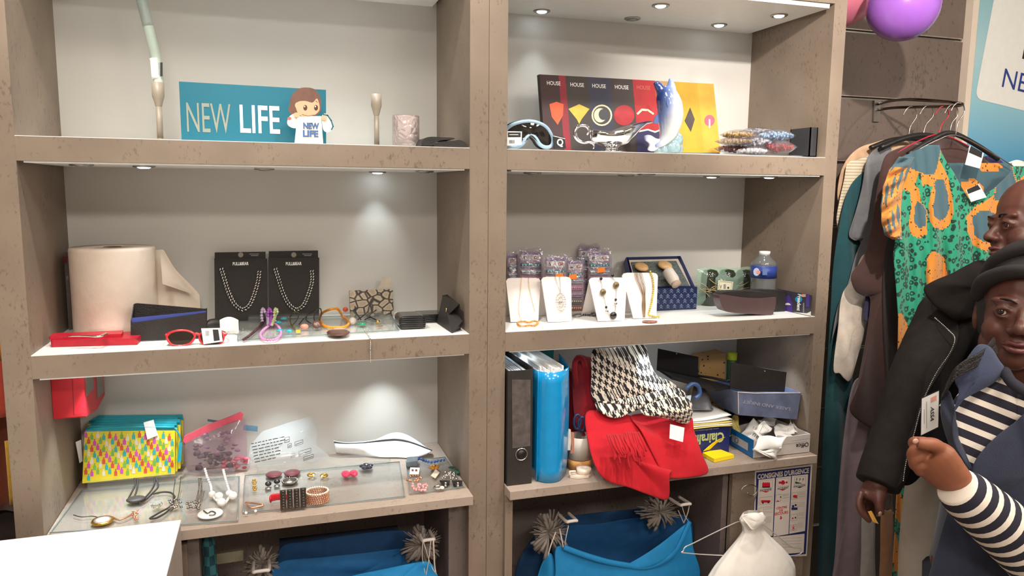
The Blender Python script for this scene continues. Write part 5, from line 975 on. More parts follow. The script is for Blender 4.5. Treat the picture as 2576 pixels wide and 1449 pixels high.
redc=M('red_wool',(196,14,34),rough=.9,var=.08,sheen=.08,bump=.35,bscale=900); redd=M('dark_red_wool',(160,20,34),rough=.9,var=.1,sheen=.3,bump=.3,bscale=900)
t=thing('red_scarf',at(1600,1120,y=.02),'red wool scarf with fringes draped over the front of the bottom shelf','scarf')
cloth('left_fall',[(1474,1035,.06),(1530,1038,.05),(1600,1050,.03),(1650,1110,-.025),(1690,1180,-.06),(1684,1195,-.085),(1682,1256,-.08),(1640,1248,-.078),(1580,1226,-.076),(1530,1212,-.072),(1500,1180,-.06),(1478,1110,.0)],.012,redc,t,45,(1,.35),.005,.004)
cloth('right_fall',[(1585,1045,.035),(1650,1040,.03),(1735,1045,.02),(1745,1080,-.01),(1765,1140,-.05),(1783,1188,-.068),(1745,1200,-.07),(1690,1204,-.072),(1668,1192,-.07),(1640,1140,-.05),(1610,1080,-.015)],.014,redc,t,35,(1,.5),.005,.004)
rn=random.Random(12)
for i in range(16):
    a=1528+i*5.2; b_=1088+(6 if i<9 else 0); l=46+rn.random()*38; pts=[at(a,b_,y=-.055),at(a+6+rn.random()*5,b_+l*.4,y=-.092),at(a+14+rn.random()*7,b_+l*.75,y=-.107),at(a+16+rn.random()*8,b_+l,y=-.110)]; MB().tube(pts,.0029,redc,6,k=4).build('fringe_strand',t)
t=thing('red_coat',at(1470,1000,y=.2),'darker red coat bunched up behind the houndstooth cloth','coat')
cloth('coat_body',[(1452,1085,.09),(1440,980,.17),(1444,905,.2),(1456,892,.2),(1474,896,.19),(1490,905,.18),(1496,960,.14),(1500,1030,.1),(1485,1090,.08)],.02,redd,t,40,(1,.2),.006,.006,Z3+.001)
o=MB().tube([at(a,b_,y=.165) for a,b_ in ((1450,975),(1445,920),(1455,900),(1468,910),(1472,945))],.008,redd,8,k=4).build('sleeve_loop',t)
# houndstooth cloth
hs=M('houndstooth_cloth',(235,225,210),rough=.85,var=.03,sheen=.2); N_,L_,B_=nodes(hs)
def mth(op,a,b_=None):
    n=N_.new('ShaderNodeMath'); n.operation=op
    for i,q in enumerate((a,b_)):
        if q is None: continue
        if isinstance(q,(int,float)): n.inputs[i].default_value=q
        else: L_.new(q,n.inputs[i])
    return n.outputs[0]
uvn=N_.new('ShaderNodeUVMap'); uvn.uv_map='UVMap'; sp=N_.new('ShaderNodeSeparateXYZ'); L_.new(uvn.outputs[0],sp.inputs[0])
fa=mth('FLOOR',mth('ADD',mth('MULTIPLY',sp.outputs[0],8),4000)); fb=mth('FLOOR',mth('ADD',mth('MULTIPLY',sp.outputs[1],8),4000)); sel=mth('LESS_THAN',mth('MODULO',mth('ADD',fa,fb),4),1.5); wa=mth('LESS_THAN',mth('MODULO',fa,8),3.5); wb_=mth('LESS_THAN',mth('MODULO',fb,8),3.5)
val=mth('ADD',mth('MULTIPLY',sel,wa),mth('MULTIPLY',mth('SUBTRACT',1,sel),wb_)); mx=N_.new('ShaderNodeMix'); mx.data_type='RGBA'; mx.inputs[6].default_value=rgb((236,224,208)); mx.inputs[7].default_value=rgb((30,24,26)); L_.new(val,mx.inputs[0]); L_.new(mx.outputs[2],B_.inputs['Base Color'])
def uvmap(o,s,rot=0):
    me=o.data; uv=me.uv_layers.new(name='UVMap')
    for lp in me.loops:
        c=me.vertices[lp.vertex_index].co; x_,z_=c.x,c.z-.6*c.y; uv.data[lp.index].uv=((x_*cos(rot)-z_*sin(rot))/s,(x_*sin(rot)+z_*cos(rot))/s)
t=thing('houndstooth_scarf',at(1610,1020,y=.06),'black and white houndstooth cloth heaped on the red scarf','scarf')
uvmap(cloth('upper_fold',[(1488,1000,.09),(1487,940,.11),(1488,882,.14),(1520,876,.15),(1570,872,.16),(1620,866,.16),(1632,905,.13),(1652,945,.10),(1690,962,.09),(1712,985,.08),(1700,1005,.05),(1640,1000,.045),(1580,1012,.045),(1520,1022,.05)],.028,hs,t,30,(.4,1),.006,.005),.0155,.25)
uvmap(cloth('rolled_edge',[(1496,1012,.06),(1530,1012,.04),(1590,1000,.03),(1650,985,.03),(1700,975,.04),(1725,990,.03),(1722,1004,.02),(1670,1010,.015),(1620,1022,.015),(1570,1046,.015),(1540,1052,.02),(1508,1036,.035)],.022,hs,t,60,(.2,1),.006,.006),.0155,.45)
uvmap(cloth('lower_fold',[(1612,1025,-.005),(1660,1008,-.01),(1715,998,-.01),(1738,1012,-.015),(1741,1042,-.018),(1728,1066,-.02),(1690,1056,-.022),(1650,1046,-.022),(1620,1044,-.018)],.024,hs,t,70,(.3,1),.006,.004),.0155,.1)
pn=PL(at(1703,1090,y=-.06),(1,0,0),(0,.4,1)); m=MB(); pn.slab(m,[(1684,1103),(1718,1112),(1722,1076),(1686,1067)],.0008,paper); m=m.build('price_tag'); tag(m,'white price tag lying on the red scarf below the houndstooth cloth','tag')
# black cash trays, boxes and papers on the right
bkm=M('matt_black_plastic',(30,27,27),rough=.5,var=.1); bkb=M('worn_black_plastic',(46,41,40),rough=.55,var=.15)
t=thing('cash_box',at(1745,985,y=.2),'open black box with two upright flaps on the grey carton','box')
pa=PL((0,.22,0)); m=MB(); pa.slab(m,[(1653,932),(1756,957),(1757,898),(1656,877)],.003,bkm); m.build('left_flap',t); pb2=PL((0,.06,0)); m=MB(); pb2.slab(m,[(1837,976),(1972,1003),(1979,936),(1839,912)],.003,bkb); m.build('right_flap',t)
q=[at(1668,936,y=.218),at(1757,957,y=.218),at(1836,986,y=.07),at(1800,968,y=.1)]; m=MB(); m.hull([at(1655,932,y=.219),at(1757,955,y=.219),at(1838,978,y=.068),at(1800,985,y=.07),at(1690,955,y=.13)],[p+V(0,0,.008) for p in (at(1655,932,y=.219),at(1757,955,y=.219),at(1838,978,y=.068),at(1800,985,y=.07),at(1690,955,y=.13))],bkm); m.build('tray_floor',t)
for l,pf_,a,b_ in (('left',.2185,1702,890),('right',.0585,1924,934)): MB().lathe([(0,0),(.0022,0),(.0018,.0012),(0,.0014)],silver,at(a,b_,y=pf_),10,ax=(0,-1,0)).build('rivet',t)
m=MB(); m.tube([at(1755,945,y=.2),at(1790,950,y=.18),at(1833,960,y=.08)],.004,bkm,8); m.build('tray_rim',t)
spot=M('spotted_brown_card',(176,136,82),rough=.7,var=.1); N_,L_,B_=nodes(spot); vo=N_.new('ShaderNodeTexVoronoi'); vo.inputs['Scale'].default_value=55; rp=N_.new('ShaderNodeValToRGB'); rp.color_ramp.elements[0].position=.16; rp.color_ramp.elements[0].color=rgb((40,30,28)); rp.color_ramp.elements[1].position=.19; rp.color_ramp.elements[1].color=rgb((180,140,84)); L_.new(N_['Texture Coordinate'].outputs['Object'],vo.inputs['Vector']); L_.new(vo.outputs['Distance'],rp.inputs[0]); L_.new(rp.outputs[0],B_.inputs['Base Color'])
a,b_=at(1757,1000,y=.3),at(1816,1000,y=.3); m=MB(); m.hull([V(a.x,.3,Z3+.0005),V(b_.x,.29,Z3+.0005),V(b_.x,.35,Z3+.0005),V(a.x,.35,Z3+.0005)],[V(a.x,.3,at(1757,898,y=.3).z),V(b_.x,.29,at(1812,889,y=.29).z),V(b_.x,.35,at(1812,889,y=.29).z),V(a.x,.35,at(1757,898,y=.3).z)],spot); tag(m.build('spotted_box'),'brown spotted card box behind the black cash box','box')
Y=.28; k=msz(1837,Y); p=V(at(1837,1000,y=Y).x,Y,Z3); t=thing('glue_bottle',p,'small green bottle with a yellow cap behind the black cash box','bottle'); zt=at(1837,887,y=Y).z-Z3; r=11*k
MB().lathe([(0,0),(r,0),(r,zt-.028),(r*.9,zt-.024),(0,zt-.024)],M('dark_green_bottle',(40,84,56),rough=.3),p,20).build('bottle_body',t); MB().lathe([(r*.95,zt-.0235),(r*.95,zt-.002),(r*.85,zt),(0,zt)],M('yellow_cap',(206,214,44),rough=.4),p,20).build('cap',t)
gcm=M('blue_grey_carton',(104,112,140),rough=.5,var=.3,scale=20); cel=M('carton_white_edge',(214,206,200),rough=.8)
t=thing('paper_carton',at(1900,1060,y=.12),'blue grey torn carton tilted under the black cash box','box')
f=[at(1856,1043,y=.03),at(2004,1054,y=.035),at(2016,987,y=.04),at(1856,986,y=.03)]; bk=[at(1800,1000,y=.22)+V(0,0,-.02),f[1]+V(0.0,.2,0),f[2]+V(.0,.2,.0),at(1770,962,y=.22)]
f[1].x=min(f[1].x,XR-.004); f[2].x=min(f[2].x,XR-.004); bk[1].x=min(bk[1].x,XR-.004); bk[2].x=min(bk[2].x,XR-.004)
pn=PL(f[0],f[1]-f[0],f[3]-f[0]); fr=[f[0],f[1],pn.at(2016,987),f[3]]; fr[2].x=min(fr[2].x,XR-.004)
m=MB(); 
for q in ((0,1),(1,2),(3,0)): pass
m.add([f[0],f[1],fr[2],f[3]]+bk,[(0,1,2,3),(4,0,3,7),(1,5,6,2),(5,4,7,6),(4,5,1,0)],gcm,False); o=m.build('carton',t,solid=.003)
m=MB(); pn.line(m,[(1856,986),(1900,989),(2013,988)],.003,cel,.0022); pn.line(m,[(1858,1040),(1857,988)],.0024,cel,.0022); pn.text(m,'LASER AND INKJET',1868,1016,1990,1024,M('pale_print',(176,178,190)),.0024,0,176); m.build('printing',t)
gcl=M('grey_bag_plastic',(112,112,118),rough=.3,var=.1,bump=.3,bscale=20); t=thing('bin_bag',at(1765,1055,y=.1),'grey plastic bag with a blue rim between the houndstooth and the carton','bag')
cloth('bag_body',[(1735,1062,.12),(1738,1000,.15),(1748,965,.17),(1765,968,.16),(1780,995,.14),(1790,1030,.12),(1790,1052,.1)],.03,gcl,t,40,(1,.2),.003,.004,at(1790,1072,y=.045).z+.03); MB().tube([at(a,b_,y=.05) for a,b_ in ((1726,978),(1742,966),(1757,972),(1760,992),(1748,1002))],.006,M('blue_plastic_rim',(66,96,150),rough=.3),8,k=4).build('rim',t)
# ream, papers
Y=.045; pn=PL((0,Y,0)); xa,xb=at(1738,1130,y=Y).x,at(1834,1125,y=Y).x; zt=at(1790,1072,y=Y).z; crm_b=M('blue_ream_wrap',(36,46,110),rough=.35,var=.12)
t=thing('paper_ream',V((xa+xb)/2,Y+.1,Z3),'dark blue paper ream with upside-down lettering beside the red scarf','paper ream'); m=MB().box((xa,Y,Z3),(xb,.3,zt),crm_b)
pn.text(m,'Clairalfa',1742,1092,1821,1116,M('pale_lime_print',(200,214,150),rough=.5),.0006,.03,180); pn.text(m,'www.clairefontaine.com',1746,1079,1808,1084,M('pale_print',(176,178,190)),.0006,0,180); m.build('wrapped_ream',t)
ylp=M('yellow_paper_edge',(226,206,120),rough=.8); rn=random.Random(3)
for i,(mt,l) in enumerate(((ylp,'lowest'),(paper,'second'),(ylp,'third'),(paper,'fourth'),(paper,'top'))):
    z0=zt+.0008+i*.0042; dx=rn.uniform(-.006,.006); m=MB(); m.grid(lambda u,v: V(xa-.012+dx+(xb-xa+.016)*u,Y-.012+i*.004+.22*v,z0+.0024*sin(4*u+i)*u+(.006*u*u if i==4 else 0)),10,4,mt); tag(m.build('paper_sheet',solid=.0012),'loose sheet lying on the blue ream, %s of its stack'%l,'paper','loose sheets on the blue ream')
# office carton full of crumpled papers
fl_=at(1894,1153,z=Z3); bl_=at(1837,1119,z=Z3); fr_=V(XR-.004,at(2042,1137,z=Z3).y,Z3); fr_=at(2040,1137,z=Z3); fr_.x=min(fr_.x,XR-.004); h=at(1905,1108,y=fl_.y).z-Z3; fl_.z=bl_.z=fr_.z=Z3+.0012; fr_.x=XR-.008; br_=V(fr_.x,bl_.y+.06,Z3+.0012)
ob=M('blue_carton_side',(20,110,184),rough=.4,var=.06); ow=M('white_carton_front',(206,198,192),rough=.5,var=.04)
t=thing('office_carton',(fl_+br_)/2,'blue and white open carton full of crumpled papers','box'); hh=V(0,0,h); h2=V(0,0,h*1.05)
m=MB(); m.add([fl_,bl_,bl_+hh,fl_+hh],[(0,3,2,1)],ob,False); m.add([fl_,fr_,fr_+h2,fl_+hh],[(0,1,2,3)],ow,False); m.add([fr_,br_,br_+hh,fr_+h2],[(0,1,2,3)],ow,False); m.add([br_,bl_,bl_+hh,br_+hh],[(0,1,2,3)],ow,False); m.add([fl_+V(0,0,.001),fr_+V(0,0,.001),br_+V(0,0,.001),bl_+V(0,0,.001)],[(0,1,2,3)],ow,False); m.build('carton',t,solid=.002,zmin=Z3)
pf=PL(fl_,fr_-fl_,(0,0,1)); ps=PL(bl_,fl_-bl_,(0,0,1)); m=MB(); pf.text(m,'Office',2003,1115,2034,1126,ink,.0016,.02,183); pf.line(m,[(1990,1110),(2036,1103)],.0008,inkg,.0016); pf.line(m,[(1930,1124),(2030,1110)],.0008,inkg,.0016)
ps.poly(m,[(1841,1110),(1881,1134),(1882,1115),(1841,1091)],M('pale_label',(186,190,196)),.0016); ps.disc(m,1853,1108,4.5,7,ink,.0022); ps.disc(m,1853,1108,3.4,5.6,M('pale_label',(186,190,196)),.0026); ps.line(m,[(1849,1092),(1849,1118)],.0008,ink,.0022); m.build('printing',t)
# crumpled sheets
cps=[((1862,1098,.06),(1893,1052,.07),(1918,1075,.05),(1903,1110,.03),'tall folded receipt at the left of the carton'),((1893,1085,.02),(1922,1060,.03),(1944,1078,.02),(1912,1104,.005),'curled receipt strip in the carton middle'),((1905,1052,.09),(1955,1050,.09),(1953,1072,.07),(1915,1068,.08),'white sheet lying at the back of the carton'),((1945,1072,.06),(1995,1064,.06),(2000,1092,.03),(1952,1098,.03),'wavy sheet in the carton middle'),((1990,1058,.07),(2048,1062,.05),(2036,1088,.03),(1985,1086,.04),'bright sheet leaning on the right panel'),((1935,1100,.012),(1990,1090,.012),(1998,1102,.005),(1940,1110,.0),'printed sheet edge over the white carton front'),((1912,1098,-.02),(1976,1098,-.03),(1965,1128,-.045),(1893,1133,-.035),'white slip hanging over the front edge of the carton'),((1893,1133,-.036),(1966,1128,-.046),(1955,1156,-.05),(1935,1150,-.05),'folded printed slip below the hanging slip'),((1834,1050,.12),(1858,1045,.11),(1866,1085,.08),(1845,1090,.09),'yellowish sheet standing behind the blue ream')]
for i,q in enumerate(cps):
    c4=[at(*a[:2],y=a[2]) for a in q[:4]]; rn=random.Random(i)
    def fn(u,v,c4=c4,i=i):
        p=(c4[3].lerp(c4[2],u)).lerp(c4[0].lerp(c4[1],u),v); 
        if p.x>XR-.008: p.x=XR-.008
        return p+V(0,-.010*sin(pi*v)*sin(3*u+i)-.004*sin(9*u+5*v+i),.004*sin(7*u+i*2)*v)
    m=MB().grid(fn,14,10,ylp if i==8 else paper)
    if i in (0,1,5,7):
        for r in range(5): p0,p1=fn(.2,.2+.12*r),fn(.75,.2+.12*r); m.add([p0+V(0,-.002,0),p1+V(0,-.002,0),p1+V(0,-.002,.0013),p0+V(0,-.002,.0013)],[(0,1,2,3)],inkg,False)
    tag(m.build('crumpled_paper',solid=.0006,zmin=Z3+.003),q[4],'paper','crumpled papers of the office carton')
# sticky notes
yn=M('yellow_sticky_note',(252,222,24),rough=.6,var=.03); c4=[at(a,b_,z=Z3) for a,b_ in ((1796,1164),(1846,1153),(1806,1137),(1767,1148))]
t=thing('sticky_notes',sum(c4,V(0,0,0))/4,'yellow sticky note pad with its top sheet curling up','sticky notes'); MB().hull([q+V(0,0,.0003) for q in c4],[q+V(0,0,.011) for q in c4],yn).build('note_pad',t)
a,b_=c4[3]+V(0,0,.012),c4[2]+V(0,0,.012); MB().grid(lambda u,v:(b_.lerp(a,v)).lerp(c4[0].lerp(c4[0],v)+V(0,0,0),0)+V(.045*u+.01*u*v,-.0*u,.002+.035*sin(1.2*u)*(1)),8,4,yn).build('curled_note',t,solid=.0005)
# ---------- cupboards below ----------
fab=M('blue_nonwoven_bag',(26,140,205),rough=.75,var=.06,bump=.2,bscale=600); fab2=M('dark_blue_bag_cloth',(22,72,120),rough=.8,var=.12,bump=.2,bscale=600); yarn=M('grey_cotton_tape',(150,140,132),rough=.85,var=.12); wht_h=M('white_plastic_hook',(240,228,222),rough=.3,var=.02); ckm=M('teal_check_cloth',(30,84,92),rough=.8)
def tassel(cx,cy,rx,ry,Y,label,n=110,seed=1):
    t=thing('tape_bundle',at(cx,cy+ry,y=Y),label,'tape bundle'); rn=random.Random(seed); c=at(cx,cy+ry*.55,y=Y); k=msz(cx,Y); m=MB()
    for i in range(n):
        A=rn.uniform(-2.9,2.9); L=.45+.55*rn.random(); e=c+V(sin(A)*rx*k*L,-.04*rn.random()+.015,(cos(A)*ry*k*1.25+.0)*L); mid=c.lerp(e,.5)+V(0,-.012,.012*rn.random()); m=MB() if i==0 else m; m.tube([c,mid,e],[.003,.0042,.0048],yarn,6,k=3,flat=.3)
    o=m.build('cut_tape_ends',t); o['kind']='stuff'; return t,c
def hook(cx,cy,w,Y,label):
    p=at(cx,cy,y=Y); k=msz(cx,Y); t=tag(MB().tube([p+V(-w*k/2,.06,-.004),p+V(-w*k/2,.0,0),p+V(-w*k*.3,-.008,.003),p+V(w*k*.3,-.008,.003),p+V(w*k/2,.0,0),p+V(w*k/2,.06,-.004)],.0045,wht_h,8,k=4).build('hook'),label,'hook'); return t
# left cupboard
tassel(660,1395,52,44,.12,'bundle of grey bag tapes at the left of the left cupboard',120,1); tassel(1058,1345,58,46,.095,'bundle of grey bag tapes at the right of the left cupboard',120,2)
hook(657,1435,42,.04,'white plastic hook below the left grey tape bundle'); hook(1077,1357,30,.04,'white plastic hook in front of the right grey tape bundle')
def strap(l,label,w=.0022): return tag(MB().tube([at(a,b_,y=yy) for a,b_,yy in l],w,M('white_cord',(224,208,196),rough=.8,var=.05),6,k=3,flat=.5).build('bag_cord'),label,'cord')
strap([(1064,1360,.03),(1062,1400,.03),(1071,1450,.03)],'white bag cord hanging left from the right hook'); strap([(1066,1365,.032),(1083,1420,.03),(1098,1445,.03)],'white bag cord crossing under the right hook'); strap([(1084,1358,.03),(1078,1410,.026),(1070,1455,.03)],'white bag cord hanging right from the right hook'); strap([(1090,1360,.03),(1093,1420,.03),(1096,1440,.03)],'wide white bag cord at the right end of the hook',.004)
def drape(name,pts,mat,label,bul=.015,folds=60,fd=(.2,1),cat='bag',amp=.006,par=None):
    o=cloth(name,pts,bul,mat,par,folds,fd,.003,amp)
    return o if par else tag(o,label,cat)
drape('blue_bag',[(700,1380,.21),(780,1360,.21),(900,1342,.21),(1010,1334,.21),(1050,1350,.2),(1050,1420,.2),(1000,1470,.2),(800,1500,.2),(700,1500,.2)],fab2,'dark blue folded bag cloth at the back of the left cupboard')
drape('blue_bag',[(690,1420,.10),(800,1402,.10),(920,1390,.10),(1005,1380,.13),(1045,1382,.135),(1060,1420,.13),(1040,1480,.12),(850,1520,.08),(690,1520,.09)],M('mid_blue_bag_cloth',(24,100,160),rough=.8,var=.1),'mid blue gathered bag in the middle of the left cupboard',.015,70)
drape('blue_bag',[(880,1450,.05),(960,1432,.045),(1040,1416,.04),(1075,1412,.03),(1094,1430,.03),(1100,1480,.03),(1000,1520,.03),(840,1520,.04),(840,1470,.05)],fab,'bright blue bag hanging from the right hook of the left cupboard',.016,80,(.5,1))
m=MB().tube([at(703,1368,y=.27),at(850,1352,y=.27),at(1000,1334,y=.27)],.014,M('navy_rolled_cloth',(52,66,90),rough=.8),10,flat=1); tag(m.build('rolled_cloth'),'dark navy rolled cloth behind the blue bags','cloth')
pn=PY(.22); m=MB(); pn.slab(m,[(545,1420),(612,1410),(612,1384),(545,1394)],.012,M('pale_wood_strip',(150,144,122),rough=.6)); tag(m.build('wooden_strip'),'pale wooden strip across the back of the left cupboard','strip')
N_,L_,B_=nodes(ckm); ck=N_.new('ShaderNodeTexChecker'); ck.inputs['Scale'].default_value=42; ck.inputs['Color1'].default_value=rgb((44,104,108)); ck.inputs['Color2'].default_value=rgb((20,60,74)); L_.new(N_['Texture Coordinate'].outputs['Object'],ck.inputs[0]); L_.new(ck.outputs[0],B_.inputs['Base Color'])
drape('check_cloth',[(509,1350,.035),(525,1347,.03),(538,1350,.035),(543,1400,.035),(548,1480,.035),(515,1480,.035),(512,1400,.035)],ckm,'teal checked cloth hanging at the left of the left cupboard',.012,0,cat='cloth')
# right cupboard
tassel(1378,1310,54,52,.08,'bundle of grey bag tapes at the left of the right cupboard',120,3); tassel(1655,1268,58,36,.09,'bundle of grey bag tapes under the hanging red scarf',100,4)
hook(1437,1310,26,.02,'white plastic hook beside the left tape bundle of the right cupboard'); hook(1722,1268,26,.02,'white plastic hook at the right top corner of the open blue bag')
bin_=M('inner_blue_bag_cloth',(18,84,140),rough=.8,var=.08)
t=thing('open_blue_bag',at(1560,1440,y=.04),'bright blue cloth bag hanging open from two white hooks','bag')
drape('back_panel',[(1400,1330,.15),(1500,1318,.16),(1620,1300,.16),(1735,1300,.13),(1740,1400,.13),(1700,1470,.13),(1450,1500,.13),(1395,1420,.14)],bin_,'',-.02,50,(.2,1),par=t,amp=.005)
drape('front_panel',[(1396,1380,.04),(1420,1376,.03),(1455,1390,.02),(1510,1408,.01),(1570,1420,.005),(1625,1426,.005),(1675,1408,.005),(1705,1378,.01),(1735,1310,.03),(1745,1380,.03),(1754,1470,.02),(1560,1540,.0),(1400,1520,.02),(1396,1440,.03)],fab,'',.012,18,(1,.2),par=t,amp=.006)
MB().tube([at(a,b_,y=yy-.004) for a,b_,yy in ((1418,1377,.03),(1455,1391,.02),(1510,1409,.01),(1570,1421,.005),(1625,1427,.005),(1675,1409,.005),(1705,1379,.01),(1735,1312,.03))],.008,fab,8,k=4,flat=.45,up=(0,1,0)).build('rolled_rim',t)
for l in (((1430,1322,.02),(1424,1350,.02),(1420,1378,.03)),((1408,1330,.04),(1414,1360,.03),(1418,1380,.03)),((1398,1338,.04),(1386,1370,.03),(1378,1398,.03)),((1716,1275,.02),(1724,1300,.02),(1733,1312,.03)),((1734,1270,.02),(1730,1290,.02),(1720,1316,.03)),((1706,1284,.03),(1714,1302,.03),(1720,1316,.03))): MB().tube([at(a,b_,y=yy) for a,b_,yy in l],.0022,M('white_cord',(224,208,196)),6,k=3,flat=.5).build('cord',t)
drape('blue_bag',[(1355,1440,.07),(1375,1395,.06),(1392,1400,.055),(1398,1470,.05),(1350,1490,.06)],fab,'narrow blue bag fold left of the open blue bag',.012,90,(1,0))
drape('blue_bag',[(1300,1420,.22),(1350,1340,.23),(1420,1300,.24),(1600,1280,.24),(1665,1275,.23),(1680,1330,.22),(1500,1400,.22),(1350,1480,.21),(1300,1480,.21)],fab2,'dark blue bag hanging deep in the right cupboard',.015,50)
# door: sign, hanger, wrapped garment
pn=PY(-.0225); t=thing('safety_sign',at(1965,1400,y=-.022),'emergency instructions sign with red pictograms on the cupboard door','sign'); sb=M('sign_navy_blue',(34,44,104),rough=.35,var=.04); sr=M('sign_red',(206,30,54),rough=.4); sg=M('sign_green',(20,90,60),rough=.4); sw=M('sign_white',(226,214,204),rough=.35,var=.02)
m=MB(); A=lambda x_,y_:(x_/4.69+1700,y_/4.69+1140)
pn.slab(m,[A(915,1240),A(1545,1212),A(1612,130),A(937,208)],.002,sw); pn.poly(m,[A(930,1236),A(1535,1190),A(1592,155),A(950,228)],sb,.0004)
pn.poly(m,[A(945,985),A(1143,975),A(1170,292),A(978,315)],sw,.0008); pn.poly(m,[A(1152,985),A(1330,955),A(1360,270),A(1185,290)],sw,.0008); pn.poly(m,[A(1338,952),A(1525,918),A(1562,248),A(1370,268)],sw,.0008); pn.poly(m,[A(935,1215),A(1508,1172),A(1520,950),A(940,1012)],sw,.0008)
T2=lambda s_,x0,y0,x1,y1,mt,b_=.02,rot=0: pn.text(m,s_,*A(x0,y0),*A(x1,y1),mt,.0012,b_,rot)
T2('CONSIGNES D\'URGENCE',972,212,1572,268,sw,.04); T2('INCENDIE',995,420,1130,445,ink); T2('ACCIDENT',1200,400,1330,424,ink); T2('EVACUATION',1393,375,1528,398,ink); T2('CENTRE',1186,628,1312,655,sr); T2('DE',1222,662,1265,686,sr); T2('SECOURS',1168,690,1326,722,sr)
bx=lambda x0,y0,x1,y1,mt=inkg: pn.line(m,[A(x0,y0),A(x1,y0-10),A(x1,y1-10),A(x0,y1)],.0007,mt,.0012,closed=True)
for q in ((1003,325,1138,412),(1200,302,1335,395),(1400,280,1530,375),(990,522,1135,605),(1372,470,1438,545),(1366,590,1440,675),(1358,725,1432,800),(1352,850,1425,920),(980,650,1040,740),(1178,495,1240,575)): bx(*q)
R2=lambda x0,y0,x1,y1,mt: pn.rect(m,*A(x0,y0),*A(x1,y1),mt,.0014); D2=lambda x_,y_,r,mt: pn.disc(m,*A(x_,y_),r,r,mt,.0015)
R2(1020,355,1112,395,sr); R2(1020,392,1112,406,ink); [pn.poly(m,[A(1022+i*22,356),A(1044+i*22,356),A(1033+i*22,336)],sr,.0014) for i in range(4)]
R2(1215,335,1290,360,sr); D2(1308,345,2.6,sr); R2(1250,322,1280,370,sr); pn.poly(m,[A(1410,360),A(1500,358),A(1410,335)],sg,.0014)
for x_ in (1427,1466,1503): D2(x_,298,1.1,ink); pn.line(m,[A(x_,303),A(x_-3,320),A(x_-10,332)],.0010,ink,.0015); pn.line(m,[A(x_-10,312),A(x_+10,310)],.0010,ink,.0015)
R2(1008,555,1115,582,sr); D2(1028,586,2.2,ink); D2(1092,580,2.2,ink); D2(1400,510,3.6,sr); R2(1408,495,1432,530,sr); R2(1365,640,1435,668,sb); D2(1385,625,3,sb); D2(1415,612,2.6,ink); D2(1380,768,2,sr); D2(1412,760,2,ink); pn.line(m,[A(1388,850),A(1386,915)],.0016,sr,.0015); pn.line(m,[A(1365,865),A(1410,900)],.0013,sr,.0015); pn.line(m,[A(1410,862),A(1364,905)],.0013,sr,.0015); pn.poly(m,[A(1225,762),A(1258,758),A(1241,785)],sr,.0014); R2(1236,740,1247,765,sr); R2(1190,560,1220,572,sr); D2(1238,518,1.8,sg)
for x_,y_ in ((1065,455),(1262,432),(1462,402)): pn.poly(m,[A(x_-42,y_-5),A(x_+42,y_-9),A(x_,y_+10)],sr if x_<1400 else sg,.0014)
for x0,x1,ys in ((1050,1145,(632,648,664,690,705)),(1255,1335,(490,505,530)),(1452,1530,(462,478,494,516)),(1448,1525,(585,600,615,632)),(1440,1512,(708,724,740,768)),(1432,1500,(832,848,864,880)),(1040,1130,(760,775,790,805,820)),(1255,1480,(1005,1040,1075,1110)),(1010,1205,(1050,1080,1105))):
    for y_ in ys: pn.line(m,[A(x0,y_),A(x1,y_-9)],.0006,inkg,.0012)
m.build('sign_panel',t)
Y=-.05; k=msz(1885,Y); wire=M('white_coated_wire',(222,214,208),rough=.25,metal=.3,var=.03)
t=thing('wire_hanger',at(1880,1230,y=Y),'white wire clothes hanger hooked at the cupboard door','hanger')
MB().tube([at(a,b_,y=-.045) for a,b_ in ((1864,1233),(1872,1224),(1886,1219),(1900,1223),(1905,1234),(1898,1244),(1888,1247),(1880,1240))],.0014,steel,8,k=5).tube([at(a,b_,y=-.045) for a,b_ in ((1886,1219),(1900,1223),(1905,1236),(1897,1262),(1894,1300))],.0014,steel,8,k=5).build('hook',t)
MB().tube([at(a,b_,y=Y-yy) for a,b_,yy in ((1896,1300,0),(1870,1311,.01),(1850,1315,.02),(1785,1346,.04),(1745,1366,.05),(1724,1376,.055),(1719,1386,.056),(1722,1391,.056),(1815,1397,.03),(1960,1400,.0),(2012,1394,-.012),(2014,1378,-.012),(1990,1374,-.008),(1940,1335,0),(1900,1302,0))],.0015,wire,8,k=4).build('frame',t)
t=thing('white_bag',at(1890,1440,y=-.09),'white cloth bag knotted over the wire hanger in front of the sign','bag'); wc=M('white_cotton_cloth',(250,244,236),rough=.85,var=.03,bump=.25,bscale=60)
st_=[(1893,1290,22,17),(1893,1305,33,20),(1894,1322,26,18),(1895,1336,26,18),(1897,1355,42,24),(1898,1385,70,36),(1896,1415,96,46),(1893,1440,110,52),(1890,1470,116,56),(1885,1540,108,50)]
def bagf(u,v):
    n=len(st_)-1; i=min(int(v*n),n-1); f=v*n-i; a,b_=st_[i],st_[i+1]; c=at(a[0]+(b_[0]-a[0])*f,a[1]+(b_[1]-a[1])*f,y=-.1); w=(a[2]+(b_[2]-a[2])*f)*k; d=(a[3]+(b_[3]-a[3])*f)*k; A_=2*pi*u; g=1+.05*sin(7*A_+3*v)*(1-v)+.02*sin(11*A_+9*v); return c+V(cos(A_)*w*g,-sin(A_)*d*g*.8,0)
MB().grid(bagf,56,40,wc,cu=True).build('bag_body',t,sub=1)
cloth('knot_fold',[(1865,1300,-.125),(1880,1292,-.13),(1905,1290,-.13),(1922,1300,-.125),(1918,1315,-.13),(1895,1334,-.14),(1880,1320,-.135)],.012,wc,t,60,(1,.5),.003,.004); cloth('knot_end',[(1898,1300,-.12),(1910,1290,-.12),(1919,1290,-.12),(1915,1303,-.125),(1926,1318,-.125),(1910,1318,-.13)],.008,wc,t,60,(1,.5),.003,.002)
